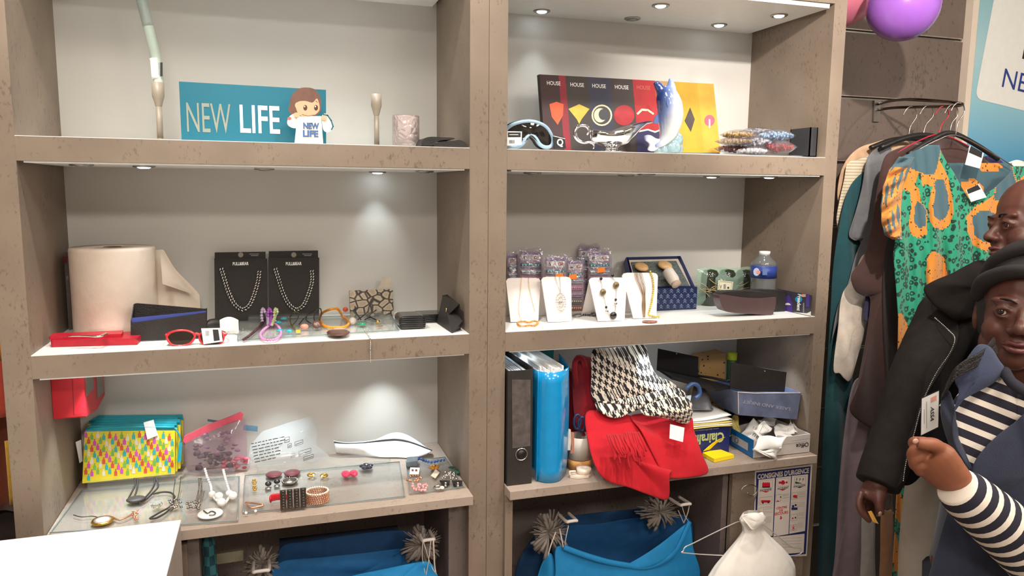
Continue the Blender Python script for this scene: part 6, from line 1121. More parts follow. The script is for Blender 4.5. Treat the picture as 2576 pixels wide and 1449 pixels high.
# ---------- counter ----------
cz=.8; c=at(455,1308,z=cz); t=thing('counter',V(-.4,-.5,FL),'white topped sales counter in the front left corner','counter'); ctop=M('bright_white_counter_top',(250,250,248),rough=.35,var=.01)
MB().box((-1.3,-.95,cz-.004),(c.x,c.y,cz),ctop).build('top',t); MB().box((-1.3,-.95,FL),(c.x-.001,c.y-.001,cz-.0045),laminate('counter_side_laminate',(176,160,148),(130,118,108))).build('body',t)
# ---------- clothes left of the shelves ----------
def lgarm(px0,px1,y0,y1,Y,mat,label,amp=.012,f=70):
    a,b_=at(px0,y0,y=Y),at(px1,y0,y=Y); zb=at(px1,y1,y=Y).z; m=MB(); m.grid(lambda u,v: V(a.x+(b_.x-a.x)*u,Y+amp*sin(u*f*(b_.x-a.x)),a.z+(zb-a.z)*v),24,8,mat); tag(m.build('hanging_garment',solid=.004),label,'garment','clothes left of the shelving')
wool=lambda n,c: M(n,c,rough=.9,var=.12,sheen=.3,bump=.2,bscale=300)
lgarm(-420,12,520,920,.16,wool('mustard_cloth',(206,140,40)),'mustard garment at the far left edge above the red ones'); lgarm(-400,30,870,1045,.2,wool('maroon_cloth',(92,26,24)),'dark maroon garment behind the left post'); lgarm(-380,36,930,1048,.14,wool('coral_red_cloth',(190,72,52)),'coral red garment beside the left post'); lgarm(-400,30,1045,1285,.25,wool('rust_brown_cloth',(122,54,28)),'rust brown garment low at the far left'); lgarm(12,44,1110,1268,.12,wool('yellow_cloth',(226,176,66)),'yellow garment hem beside the left post')
MB_=MB().tube([(-.9,.17,1.62),(-.06,.17,1.62)],.012,steel,12); tag(MB_.build('clothes_rail'),'steel clothes rail left of the shelving','rail')
MB_=MB().box((-1.0,.3,FL),(-.056,.31,.95),M('dark_wall_panel',(60,50,48),rough=.6)); tag(MB_.build('dark_panel'),'dark panel behind the clothes at far left','panel')
# ---------- slat wall, rail, balloons, poster ----------
slm=laminate('slatwall_laminate',(112,98,90),(58,48,46),.7); YW=.37
sw_=thing('slatwall',V(2.42,YW,FL),'grey brown slatted display wall panel behind the clothes rail','slat wall'); xw0,xw1=2.006,2.832
zg=[at(2270,88,y=YW).z,at(2270,252,y=YW).z]; pit=zg[0]-zg[1]; zz_=[zg[0]+pit,zg[0],zg[1]]+[zg[1]-pit*i for i in range(1,8)]; prev=CE-.3
for i,z in enumerate(zz_):
    MB().box((xw0,YW,z+.006),(xw1,YW+.018,prev-.006),slm).build('board',sw_,bev=.001); prev=z
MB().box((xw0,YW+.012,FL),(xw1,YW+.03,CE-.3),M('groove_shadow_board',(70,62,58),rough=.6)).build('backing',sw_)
for z in zz_: MB().box((xw0,YW+.004,z-.006),(xw1-.004,YW+.012,z-.001),steel).box((xw0,YW-.001,z+.003),(xw1-.004,YW+.012,z+.006),M('aluminium_strip',(190,178,170),rough=.35,metal=.6)).build('metal_strip',sw_)
t=thing('poster',V(3.2,YW-.03,FL),'blue shop poster with a tilted white NEW panel at the right edge','poster'); gp_=M('blue_poster_print',(90,150,180),rough=.5); N_,L_,B_=nodes(gp_); sx_=N_.new('ShaderNodeSeparateXYZ'); L_.new(N_['Texture Coordinate'].outputs['Object'],sx_.inputs[0]); rp=N_.new('ShaderNodeValToRGB'); mr=N_.new('ShaderNodeMapRange'); mr.inputs[1].default_value=1.2; mr.inputs[2].default_value=2.5; L_.new(sx_.outputs['Z'],mr.inputs[0]); L_.new(mr.outputs[0],rp.inputs[0]); e=rp.color_ramp.elements; e[0].position=.1; e[0].color=rgb((96,160,206)); e[1].position=1; e[1].color=rgb((108,170,186)); 
for p_,c_ in ((.42,(84,158,200)),(.58,(150,200,214)),(.7,(170,206,214))): x=e.new(p_); x.color=rgb(c_)
L_.new(rp.outputs[0],B_.inputs['Base Color']); 
MB().box((xw1,YW-.03,FL),(4.5,YW+.03,CE-.1),M('cream_poster_frame',(226,212,196),rough=.6,var=.02)).build('board',t)
pn=PY(YW-.031); m=MB(); q0=pn.at(2459,0); q1=pn.at(2434,330); m.add([V(q1.x-.003,q0.y,FL+.05),V(4.4,q0.y,FL+.05),V(4.4,q0.y,CE-.15),V(q0.x+.012,q0.y,CE-.15)],[(0,1,2,3)],gp_,False); m.build('print',t)
pr=PL(pn.at(2560,150,.0008),V(1,0,-.135),V(.135,0,1)); c0=pn.at(2452,248); k=msz(2500,YW); m=MB(); 
W2,H2=1.1,.62; U=pr.u; Wv=pr.w; o0=c0+V(0,-.0012,0); P=[o0+U*x_+Wv*z_ for x_,z_ in rrect(0,0,W2,H2,.03)]; m.add(P,[tuple(range(len(P)))][:1],white,False); 
if pr.n.y>0: pass
c=pn.at(2520,218,.002); T0=m.T; m.T=Matrix(((U.x,0,Wv.x,c.x),(U.y,1,Wv.y,c.y),(U.z,0,Wv.z,c.z),(0,0,0,1))); hN=(at(2536,168,y=YW)-at(2527,216,y=YW)).length; nvb=M('poster_navy_letter',(40,60,140),rough=.5); m.text('NEW LIFE',hN,hN*3.05,hN*.5,0,nvb,hN*6.1); m.rect(hN*1.02,hN*1.65,hN*1.3,hN*2.7,0,ink); m.T=T0; m.build('white_panel',t)
bal=[]
for px,py,rp_,Y,c_,l in ((2108,-34,108,.23,(240,140,165),'pink balloon partly hidden by the right post'),(2272,14,89,-.02,(164,104,206),'purple balloon hanging in front of the slat wall')):
    c=at(px,py,y=Y); r=rp_*msz(px,Y)*.73; t=thing('balloon',c-V(0,0,r*1.1),l,'balloon','party balloons'); bm=M('%s_rubber'%l.split()[0],c_,rough=.25,var=.03,coat=.3,sss=.3)
    MB().lathe([(0,-r)]+[(r*sin(pi*i/24),-r*cos(pi*i/24)*(1 if i<12 else 1.18)) for i in range(1,23)]+[(r*.07,r*1.2),(r*.09,r*1.27),(0,r*1.27)],bm,c,36).build('balloon_body',t); MB().tube([c+V(0,0,r*1.26),V(c.x,c.y,CE)],.0012,paper,6).build('string',t); bal.append((c,r))
W_=at(2186,168,y=YW); B_=bal[1][0]; LB=B_+(B_-W_)*2.9; LB.z=min(LB.z,CE-.06)
# rail
RL=spline([at(a,b_,y=yy) for a,b_,yy in ((2210,276,.365),(2250,271,.3),(2310,269,.22),(2370,268,.10),(2410,266,.02),(2421,262,-.02),(2400,258,-.01),(2350,253,.08),(2290,250,.17),(2240,254,.28),(2210,262,.365))],5)
drk_st=M('dark_chrome_rail',(110,100,94),rough=.2,metal=1,var=.05)
t=thing('clothes_rail',at(2208,300,y=.36),'chrome looped clothes rail bracketed to the slat wall','rail'); MB().tube(RL,.0045,drk_st,8).build('rail_loop',t); pn=PY(.362); m=MB(); pn.slab(m,[(2198,306),(2213,306),(2216,252),(2200,252)],.006,steel); m.build('bracket',t,bev=.001)
# hangers
hwire=M('chrome_hanger_wire',(205,200,196),rough=.15,metal=1,var=.05); hblk=M('black_hanger',(34,31,31),rough=.4); hred=M('red_hanger',(190,40,60),rough=.3)
def hanger(hx,hy,nx,ny,l,r_,Y,mat,label,wide=.004):
    t=thing('hanger',at(nx,ny,y=Y),label,'hanger','hangers on the clothes rail'); k=msz(nx,Y)
    MB().tube([at(hx-16,hy+18,y=Y),at(hx-8,hy+3,y=Y),at(hx+4,hy-4,y=Y),at(hx+16,hy+4,y=Y),at(hx+17,hy+22,y=Y),at((hx+nx)/2+4,(hy+ny)/2+8,y=Y),at(nx,ny,y=Y)],.0017,hwire if mat!=hred else hred,8,k=5).build('hook',t)
    MB().tube([at(l[0],l[1],y=Y),at((l[0]+nx)/2,(l[1]+ny)/2-6,y=Y),at(nx,ny,y=Y),at((r_[0]+nx)/2,(r_[1]+ny)/2-6,y=Y),at(r_[0],r_[1],y=Y)],wide,mat,8,k=4,flat=1.0).build('arms',t); return t
hanger(2288,272,2285,348,(2190,372),(2380,372),.24,hblk,'black hanger rearmost on the clothes rail',.008); hanger(2330,270,2322,340,(2215,372),(2430,372),.17,hblk,'black hanger second from the wall on the clothes rail',.009)
hanger(2368,272,2362,338,(2255,385),(2470,388),.09,hred,'red wire hanger in the middle of the clothes rail',.0022); hanger(2392,268,2390,334,(2285,388),(2510,400),.05,hblk,'black hanger behind the patterned dress',.008); hanger(2408,262,2404,340,(2300,382),(2548,418),-.02,hwire,'chrome wire hanger carrying the patterned dress',.0018)
# garments
gcl=lambda n,c,b=.25,v=.1: M(n,c,rough=.9,var=v,sheen=.25,bump=b,bscale=350)
def gar(pts,mat,label,Y,bul=.02,folds=55,fd=(1,.15),amp=.008):
    pts=[(p[0],p[1],Y+(p[2] if len(p)>2 else 0)) for p in pts]; return tag(cloth('hanging_garment',pts,bul,mat,None,folds,fd,.003,amp),label,'garment','garments on the clothes rail')
gar([(2238,350),(2200,358),(2160,372),(2130,400),(2112,440),(2106,500),(2125,520),(2200,480),(2260,420),(2290,360)],gcl('beige_jersey',(218,180,146)),'beige top at the very back of the clothes rail',.28)
crs=gcl('cream_striped_knit',(240,226,200)); N_,L_,B_=nodes(crs); wv=N_.new('ShaderNodeTexWave'); wv.bands_direction='Z'; wv.inputs['Scale'].default_value=32; mx=N_.new('ShaderNodeMix'); mx.data_type='RGBA'; mx.inputs[6].default_value=rgb((244,234,212)); mx.inputs[7].default_value=rgb((206,184,150)); L_.new(N_['Texture Coordinate'].outputs['Object'],wv.inputs[0]); L_.new(wv.outputs['Fac'],mx.inputs[0]); L_.new(mx.outputs[2],B_.inputs['Base Color'])
gar([(2200,392),(2160,400),(2132,410),(2124,450),(2108,520),(2104,560),(2120,590),(2180,540),(2220,450)],crs,'cream knitted top with fine stripes at the back of the rail',.25,.015)
gar([(2196,428),(2150,450),(2125,500),(2108,580),(2095,680),(2088,800),(2078,950),(2066,1200),(2060,1500),(2130,1500),(2140,1200),(2140,900),(2150,700),(2190,560)],gcl('dark_teal_cloth',(36,84,92)),'long dark teal dress behind the grey top',.22,.02,70)
gar([(2240,362),(2205,372),(2180,400),(2168,470),(2150,540),(2135,590),(2150,605),(2165,612),(2150,700),(2110,760),(2092,860),(2110,800),(2160,780),(2210,640),(2240,450)],gcl('slate_grey_cotton',(122,122,126)),'slate grey short-sleeved top with a frayed hem',.19,.015,60)
gar([(2170,640),(2145,700),(2118,740),(2108,820),(2096,930),(2112,940),(2124,954),(2140,955),(2165,870),(2190,760),(2200,660)],gcl('white_crumpled_cotton',(222,208,194)),'white crumpled trousers hanging above the lavender skirt',.16,.02,80,(1,.4))
gar([(2150,955),(2128,1050),(2112,1200),(2100,1400),(2094,1500),(2176,1500),(2178,1300),(2182,1050),(2190,960)],gcl('lavender_grey_cloth',(154,134,142)),'lavender grey skirt hanging low beside the teal dress',.14,.015,75,(1,0))
gar([(2200,600),(2188,700),(2176,760),(2172,800),(2185,810),(2200,790),(2210,700),(2215,610)],gcl('navy_stripe_knit',(52,50,86)),'narrow navy striped sleeve between brown garments',.11,.012,90)
gar([(2316,362),(2250,375),(2222,400),(2205,480),(2190,580),(2170,650),(2140,690),(2150,730),(2172,745),(2190,760),(2170,900),(2150,990),(2136,1030),(2160,1060),(2220,1090),(2250,1060),(2255,800),(2262,600),(2270,450)],gcl('dark_brown_suede',(72,46,42)),'dark brown cardigan with a ragged hem left of the patterned dress',.09,.03,45)
gar([(2250,560),(2225,640),(2222,800),(2235,1000),(2245,1200),(2250,1300),(2275,1300),(2280,1000),(2275,700),(2270,580)],gcl('black_jersey',(38,30,30)),'black garment between the brown cardigan and the dress',.05,.015,60)
gar([(2470,395),(2440,400),(2480,440),(2540,450),(2560,430),(2520,405),(2490,392)],gcl('navy_satin',(46,40,84),.1),'navy satin blouse shoulder behind the dress neckline',.085,.012,90)
gar([(2350,352),(2330,380),(2350,430),(2400,470),(2470,470),(2500,450),(2480,400),(2430,372),(2390,350)],gcl('brown_inner_knit',(70,46,42)),'brown knit collar inside the patterned dress',.035,-.005,40)
gar([(2545,405),(2530,420),(2560,470),(2650,520),(2680,470),(2620,430),(2570,404)],gcl('white_blouse_cloth',(228,222,214)),'white blouse shoulder at the right behind the dress',.02,.012,50)
for (a,b_,l) in ((2175,1330,'pale grey'),(2212,1330,'tan')): 
    x0,x1=(2168,2200) if a<2200 else (2216,2246); gar([(x0,1290),(x0-2,1400),(x0-4,1500),(x1,1500),(x1,1400),(x1,1290),((x0+x1)//2,1285)],gcl(l+'_trouser',(176,170,164) if a<2200 else (166,118,84)),l+' trouser leg hanging below the hand with the yellow slip',.08 if a<2200 else .05,.012,0)
# patterned dress
dr=M('patterned_dress_print',(40,150,118),rough=.85,sheen=.2,bump=.2,bscale=300); N_,L_,B_=nodes(dr); at_=N_.new('ShaderNodeAttribute'); at_.attribute_name='zone'; tc=N_['Texture Coordinate']
def vor(scale,lo,hi,rot=0):
    v=N_.new('ShaderNodeTexVoronoi'); v.inputs['Scale'].default_value=scale; n=N_.new('ShaderNodeTexNoise'); n.inputs['Scale'].default_value=scale*1.1; ad=N_.new('ShaderNodeMix'); ad.data_type='VECTOR'; ad.inputs[0].default_value=.007; L_.new(tc.outputs['Object'],n.inputs[0]); L_.new(tc.outputs['Object'],ad.inputs[4]); L_.new(n.outputs['Color'],ad.inputs[5]); L_.new(ad.outputs[1],v.inputs['Vector']); r=N_.new('ShaderNodeValToRGB'); r.color_ramp.interpolation='CONSTANT'; e=r.color_ramp.elements; e[0].position=0; e[0].color=(0,0,0,1); e[1].position=lo; e[1].color=(1,1,1,1); x=e.new(hi); x.color=(0,0,0,1); L_.new(v.outputs['Distance'],r.inputs[0]); return r.outputs[0]
def mixc(f,a,b_):
    m=N_.new('ShaderNodeMix'); m.data_type='RGBA'
    for s_,q in ((0,f),(6,a),(7,b_)):
        if isinstance(q,tuple): m.inputs[s_].default_value=rgb(q)
        else: L_.new(q,m.inputs[s_])
    return m.outputs[2]
g=mixc(vor(60,.2,.46),(36,150,116),(14,56,48)); o_=mixc(vor(80,.0,.2),(214,136,50),(70,30,20)); gt=lambda th:(lambda n:(setattr(n,'operation','GREATER_THAN'),L_.new(at_.outputs['Fac'],n.inputs[0]),n.inputs[1].__setattr__('default_value',th),n.outputs[0])[-1])(N_.new('ShaderNodeMath'))
L_.new(mixc(gt(.75),mixc(gt(.25),g,o_),(66,98,110)),B_.inputs['Base Color'])
def inp(x,y,P):
    c=False; j=len(P)-1
    for i in range(len(P)):
        if (P[i][1]>y)!=(P[j][1]>y) and x<(P[j][0]-P[i][0])*(y-P[i][1])/(P[j][1]-P[i][1])+P[i][0]: c=not c
        j=i
    return c
TEA=[[(2225,345),(2370,345),(2362,400),(2352,436),(2330,440),(2310,432),(2292,424),(2270,418),(2236,425)],[(2300,520),(2307,505),(2322,515),(2329,530),(2328,568),(2312,574),(2299,560)],[(2350,460),(2356,452),(2372,450),(2384,490),(2387,525),(2378,548),(2364,555),(2350,545),(2346,520),(2352,490)],[(2445,545),(2470,528),(2500,535),(2500,600),(2475,610),(2450,590)],[(2505,455),(2545,420),(2560,470),(2530,520),(2500,500)]]
ORA=[[(2225,415),(2250,415),(2270,418),(2292,424),(2310,432),(2306,450),(2300,465),(2312,475),(2318,520),(2332,530),(2331,588),(2312,600),(2290,590),(2285,560),(2292,520),(2288,480),(2270,478),(2260,490),(2240,480),(2225,450)],[(2316,436),(2352,434),(2362,400),(2375,425),(2385,445),(2396,500),(2399,535),(2390,565),(2370,578),(2350,573),(2338,555),(2336,520),(2345,470),(2330,462),(2318,470)],[(2430,545),(2450,520),(2480,505),(2510,480),(2540,470),(2600,420),(2640,420),(2640,480),(2560,500),(2520,560),(2510,620),(2480,634),(2445,615),(2432,580)],[(2331,650),(2345,630),(2365,640),(2376,648),(2384,690),(2392,715),(2375,735),(2332,738)],[(2255,785),(2268,790),(2280,810),(2292,850),(2300,875),(2286,885),(2276,905),(2262,912),(2253,900)],[(2254,1235),(2265,1240),(2276,1270),(2276,1300),(2262,1318),(2252,1300)],[(2248,1330),(2262,1375),(2282,1378),(2282,1420),(2276,1440),(2246,1435)]]
zone=[]; m=MB(); Yd=-.03
Lf=[(365,2335,2362),(385,2290,2368),(400,2258,2376),(430,2236,2396),(470,2240,2418),(510,2255,2442),(560,2258,2444),(640,2247,2446),(800,2260,2448),(1000,2256,2450),(1200,2258,2450),(1460,2244,2452)]
Rg=[(418,2548,2600),(437,2540,2625),(475,2500,2640),(510,2444,2640),(560,2444,2640),(640,2446,2645),(800,2448,2640),(1000,2450,2650),(1460,2452,2660)]
def half(rows,nu,nv):
    def fn(u,v):
        n=len(rows)-1; y=rows[0][0]+(rows[-1][0]-rows[0][0])*v; i=0
        while i<n-1 and rows[i+1][0]<y: i+=1
        f=(y-rows[i][0])/(rows[i+1][0]-rows[i][0]); x=rows[i][1]+(rows[i+1][1]-rows[i][1])*f; x2=rows[i][2]+(rows[i+1][2]-rows[i][2])*f; px=x+(x2-x)*u
        z=0.
        if any(inp(px,y,P) for P in TEA): z=1.
        elif any(inp(px,y,P) for P in ORA): z=.5
        zone.append(z); d=(.009*sin((px-2240)*.075+y*.002+1.5*sin(px*.021))+.005*sin((px-2240)*.15+y*.006))*min(1,max(0,(y-440)/200))+.0025*sin((px-2240)*.23-y*.02)+.03*(1-((px-2445)/200)**2)
        return at(px,y,y=Yd-d)
    m.grid(fn,nu,nv,dr)
half(Lf,70,260); half(Rg,60,200); nf=len(m.v)
m.grid(lambda u,v:(zone.append(1. if sin(11*u+5*v)+sin(9*v-7*u)<.5 else .5),at(2355+u*190,410+120*v-60*abs(u-.5)*(1-v)*0,y=Yd+.035))[1],20,14,dr)
td=thing('hanging_dress',at(2440,1449,y=Yd),'green leopard print dress with orange loops hanging at the front of the rail','dress','garments on the clothes rail')
o=m.build('dress_body',td,solid=.0025); a=o.data.attributes.new('zone','FLOAT','POINT'); a.data.foreach_set('value',zone)
zone=[]; m=MB(); rs=[(395,2262,2300),(430,2236,2285),(470,2222,2270),(520,2216,2266),(560,2218,2266),(590,2226,2268),(602,2246,2270)]
def sl(u,v):
    n=len(rs)-1; i=min(int(v*n),n-1); f=v*n-i; x=rs[i][1]+(rs[i+1][1]-rs[i][1])*f; x2=rs[i][2]+(rs[i+1][2]-rs[i][2])*f; y=rs[i][0]+(rs[i+1][0]-rs[i][0])*f; zone.append(1. if sin(17*v+5*u)+sin(23*u-9*v)>.55 or v<.12 else .5); return at(x+(x2-x)*u,y,y=Yd-.035-.012*sin(40*v+6*u)*sin(pi*u)-.02*sin(pi*u))
m.grid(sl,26,60,dr); o=m.build('gathered_sleeve',td,solid=.0025); a=o.data.attributes.new('zone','FLOAT','POINT'); a.data.foreach_set('value',zone)
for pts,Y,l in (([(2428,414),(2465,424),(2475,385),(2440,366)],-.055,'white price tag at the neck of the patterned dress'),([(2443,508),(2482,496),(2463,463),(2430,478)],-.075,'white and black price tag pinned to the dress front')):
    pn=PY(Y); m=MB(); pn.slab(m,pts,.0008,paper); a,b_,c,d=pts; mid=lambda p,q,f:(p[0]+(q[0]-p[0])*f,p[1]+(q[1]-p[1])*f); pn.poly(m,[mid(d,c,.06),mid(d,c,.9),mid(mid(d,c,.9),b_,.35),mid(mid(d,c,.06),a,.35)],ink); tag(m.build('price_tag'),l,'tag')
# warm spot that throws the balloon shadow
light('SPOT','balloon_spot_light',LB,85,WARM,.02,tuple(W_),70,.6)
tl_=thing('ceiling_spotlight',LB,'small white aimed spotlight above the clothes rail','spotlight'); dv=(W_-LB).normalized(); MB().lathe([(.0,-.10),(.03,-.10),(.034,-.012),(.028,-.012),(.024,-.05),(0,-.05)],white,LB,20,ax=dv).build('lamp_head',tl_); MB().tube([LB-dv*.07,V(LB.x-dv.x*.07,LB.y-dv.y*.07,CE)],.008,white).build('lamp_stem',tl_)
# ---------- people ----------
skinA=M('deep_brown_skin',(96,58,48),rough=.42,var=.06,scale=25,sss=.12); skinB=M('dark_brown_skin',(92,54,44),rough=.42,var=.06,scale=25,sss=.12); handm=M('warm_brown_skin',(150,92,66),rough=.5,var=.06,scale=25,sss=.12)
lipm=M('brown_lips',(112,62,62),rough=.35,var=.08); eyew=M('eye_white',(196,182,174),rough=.2,coat=1); eyei=M('dark_brown_iris',(28,16,12),rough=.08,coat=1); browm=M('black_brow_hair',(26,18,16),rough=.8); nailm=M('nail',(196,150,130),rough=.3)
def axes(fw,up):
    Y=Vector(fw).normalized(); Z=Vector(up); Z=(Z-Y*Z.dot(Y)).normalized(); X=Y.cross(Z); return X,Y,Z
def headT(c,fw,up,s=1):
    X,Y,Z=axes(fw,up); return Matrix(((X.x*s,Y.x*s,Z.x*s,c.x),(X.y*s,Y.y*s,Z.y*s,c.y),(X.z*s,Y.z*s,Z.z*s,c.z),(0,0,0,1)))
def head(m,T,mat):
    "head about 0.23 tall: origin at the chin level under the skull, +y is where the face looks"
    T0=m.T; m.T=T; B=lambda c,sc,n=20: m.ball(c,1,mat,n,sc)
    B((0,-.012,.142),(.076,.096,.088)); B((0,.02,.10),(.066,.07,.085)); B((0,.026,.062),(.056,.062,.058)); B((0,.052,.028),(.034,.034,.026)); B((0,.066,.018),(.022,.020,.018))
    for s in (-1,1):
        B((s*.036,.052,.072),(.028,.030,.030)); B((s*.047,.025,.045),(.020,.04,.03)); B((s*.030,.077,.128),(.027,.014,.009)); B((s*.0125,.098,.0745),(.0095,.011,.0085)); B((s*.077,-.012,.092),(.010,.019,.031))
        m.tube([(s*.016,.0835,.1085),(s*.024,.0895,.1135),(s*.033,.0905,.1145),(s*.042,.084,.111),(s*.0475,.075,.108)],.0042,mat,8,k=4); m.tube([(s*.017,.0835,.106),(s*.025,.0865,.099),(s*.034,.0865,.0975),(s*.042,.082,.101),(s*.0475,.075,.106)],.0032,mat,8,k=4)
    m.tube([(0,.078,.122),(0,.088,.108),(0,.098,.093),(0,.108,.080),(0,.106,.073)],[.008,.0078,.009,.0125,.010],mat,12,k=4)
    B((0,.086,.058),(.016,.010,.014)); B((0,.089,.0505),(.0235,.0115,.0058)); B((0,.0865,.0405),(.0205,.0115,.0068)); B((0,.074,.032),(.016,.014,.006))
    m.T=T0
def face_bits(T,par,gaze=(0,0)):
    for s in (-1,1):
        e=MB(T).ball((s*.032,.0745,.1075),.0122,eyew,16).build('eye',par); 
        q=Vector((s*.032+.006*gaze[0],.0745+.0108,.1075+.006*gaze[1])); MB(T).ball(q,.0068,eyei,12,(1,.45,1)).build('iris',e)
        MB(T).tube([(s*.012,.090,.126),(s*.024,.0935,.1315),(s*.038,.087,.131),(s*.049,.074,.125)],[.0022,.0032,.003,.0015],browm,8,k=4,flat=.6).build('eyebrow',par)
    m=MB(T); m.tube([(-.024,.0825,.0475),(-.010,.098,.0525),(0,.1,.0512),(.010,.098,.0525),(.024,.0825,.0475)],[.0015,.0042,.0045,.0042,.0015],lipm,8,k=4); m.tube([(-.022,.0825,.0455),(-.010,.0955,.0405),(0,.098,.0398),(.010,.0955,.0405),(.022,.0825,.0455)],[.0015,.0052,.0058,.0052,.0015],lipm,8,k=4); m.build('lips',par)
def skinbody(m,par,vox=.0042,it=5):
    o=m.build('body',par); d=o.modifiers.new('r','REMESH'); d.mode='VOXEL'; d.voxel_size=vox; d.use_smooth_shade=True; s=o.modifiers.new('s','SMOOTH'); s.iterations=it; s.factor=.5; return o
def D(px,py,d): return at(px,py,d=d)
# ---- the woman behind: black jacket, turned in profile
dA=1.78; Am=MB(); rA=(D(2570,600,1)-CP).normalized(); lA=rA.cross(UP).normalized()*-1; Fw=(lA*.86-rA*.5+UP*.05).normalized(); cA=D(2552,680,dA)-Fw*.045
TA=headT(cA,Fw,UP+RT*.06,.98); tA=thing('person',V(cA.x+.1,cA.y+.05,FL),'person in a black puffer jacket and pale trousers, face in profile, holding a yellow slip','person')
head(Am,TA,skinA); hips=V(cA.x+.2,cA.y+.15,FL+.86); nk=TA@Vector((0,-.03,.03))
Am.tube([TA@Vector((0,-.02,.07)),TA@Vector((0,-.035,.0)),nk+V(.01,.02,-.10)],[.054,.052,.062],skinA,16,k=3)
sh=nk+V(.08,.06,-.13); Am.tube([sh+V(0,0,.02),sh+V(0,.01,-.12),hips+V(0,0,.25),hips,hips+V(0,0,-.06)],[.09,.15,.14,.15,.12],skinA,16,k=3)
e0,e1,e2=D(2392,800,1.93),D(2296,985,1.86),D(2206,1222,1.80); Am.tube([sh+V(0,0,-.02),e0,e1,e2],[.06,.05,.04,.027],skinA,12,k=5)
for s in (-.09,.09): Am.tube([hips+V(s,0,0),hips+V(s*1.1,.0,-.40),V(hips.x+s,hips.y+.01,FL+.04)],[.085,.06,.04],skinA,12,k=4); Am.tube([V(hips.x+s,hips.y+.02,FL+.035),V(hips.x+s-.05,hips.y-.14,FL+.03)],[.035,.03],skinA,10)
Am.tube([sh+V(.06,.02,0),sh+V(.2,.05,-.06),sh+V(.24,.06,-.32),sh+V(.22,.02,-.55)],[.06,.05,.042,.03],skinA,12,k=5)
# hanging hand: palm, four fingers, thumb
dh=1.79; pal=[D(2206,1215,dh+.005),D(2196,1240,dh),D(2190,1258,dh)]; Am.tube(pal,[.026,.034,.032],skinA,14,k=4,flat=.55)
for P,r in (((( 2168,1236,0),(2160,1262,-.012),(2164,1285,-.02),(2178,1302,-.022),(2190,1312,-.02)),.0085),(((2176,1246,.012),(2168,1272,.006),(2174,1294,0),(2188,1308,-.006)),.009),(((2186,1252,.022),(2180,1278,.02),(2184,1298,.012),(2194,1310,.006)),.0085),(((2196,1254,.03),(2193,1276,.03),(2196,1292,.024),(2202,1302,.018)),.0075)): Am.tube([D(a,b_,dh+z_) for a,b_,z_ in P],[r*1.1,r,r*.95]+[r*.85]*(len(P)-3),skinA,10,k=4)
Am.tube([D(2208,1232,dh-.01),D(2210,1258,dh-.022),D(2213,1280,dh-.028),D(2217,1296,dh-.03)],[.0125,.0115,.0105,.009],skinA,10,k=4)
skinbody(Am,tA); face_bits(TA,tA,(0,-.1)); p=D(2214,1293,dh-.041); MB().ball(p,.0062,nailm,10,(.9,.4,1)).build('nail',tA)
hairm=M('black_hair',(22,18,18),rough=.6,var=.3,scale=200,bump=.6,bscale=400); m=MB(TA); m.ball((0,-.042,.148),1,hairm,24,(.086,.086,.1)); m.ball((0,-.05,.18),1,hairm,20,(.076,.07,.058)); m.build('hair',tA)
jk=M('black_puffer_cloth',(34,29,27),rough=.85,var=.2,bump=.7,bscale=22,spec=.25); jl=M('black_jacket_lining',(17,15,17),rough=.6,var=.2)
m=MB(); m.tube([e0+V(.03,.02,.03),e0,e0.lerp(e1,.5)+V(-.006,0,0),e1,e1.lerp(e2,.45),e1.lerp(e2,.82),e2],[.07,.082,.072,.066,.056,.054,.05],jk,24,k=6); sl=m.build('jacket_sleeve',tA,sub=1)
m=MB(); T3=[nk.lerp(sh,.45)+V(0,.02,0),sh+V(-.01,.0,.03),sh+V(.0,.01,-.06),sh+V(.02,.02,-.24),hips+V(-.01,0,.18),hips+V(-.02,0,.02)]; m.tube(T3,[.07,.11,.20,.205,.20,.20],jl,28,k=5,flat=.72,up=(0,1,0)); m.build('jacket_body',tA,sub=1)
def dcloth(name,pts,bul,mat,par,folds=0,fd=(1,0),amp=.006,th=.004,sub=1):
    R=spline([D(a,b_,d) for a,b_,d in pts],4,True); n=len(R); c=sum(R,V(0,0,0))/n; vs=[]; K=9
    for i in range(K):
        k=1-i/K
        for p in R:
            q=c+(p-c)*k; w=1-k*k; r_=q-c; s_=r_.dot(RT)*fd[0]+r_.dot(UP)*fd[1]; vs.append(q-FW*(bul*w+(amp*sin(s_*folds)*min(1,w*3) if folds else 0)))
    vs.append(c-FW*bul); fs=[(i*n+j,i*n+(j+1)%n,(i+1)*n+(j+1)%n,(i+1)*n+j) for i in range(K-1) for j in range(n)]+[((K-1)*n+j,(K-1)*n+(j+1)%n,K*n) for j in range(n)]
    m=MB(); m.add(vs,fs,mat); return m.build(name,par,solid=th,sub=sub)
dcloth('jacket_front',[(2352,742,1.9),(2400,775,1.86),(2412,840,1.82),(2392,890,1.79),(2352,950,1.77),(2318,1020,1.76),(2296,1100,1.75),(2278,1170,1.75),(2268,1215,1.75),(2240,1232,1.77),(2212,1180,1.8),(2222,1080,1.83),(2262,1010,1.86),(2300,900,1.9),(2325,800,1.93)],.02,jk,tA,35,(.3,1),.006)
dcloth('jacket_inside',[(2412,845,1.86),(2440,860,1.9),(2430,960,1.88),(2400,1080,1.86),(2345,1160,1.84),(2300,1215,1.84),(2268,1218,1.84),(2280,1170,1.83),(2300,1080,1.83),(2350,960,1.84),(2395,895,1.85)],.0,jl,tA,30,(1,.2),.006)
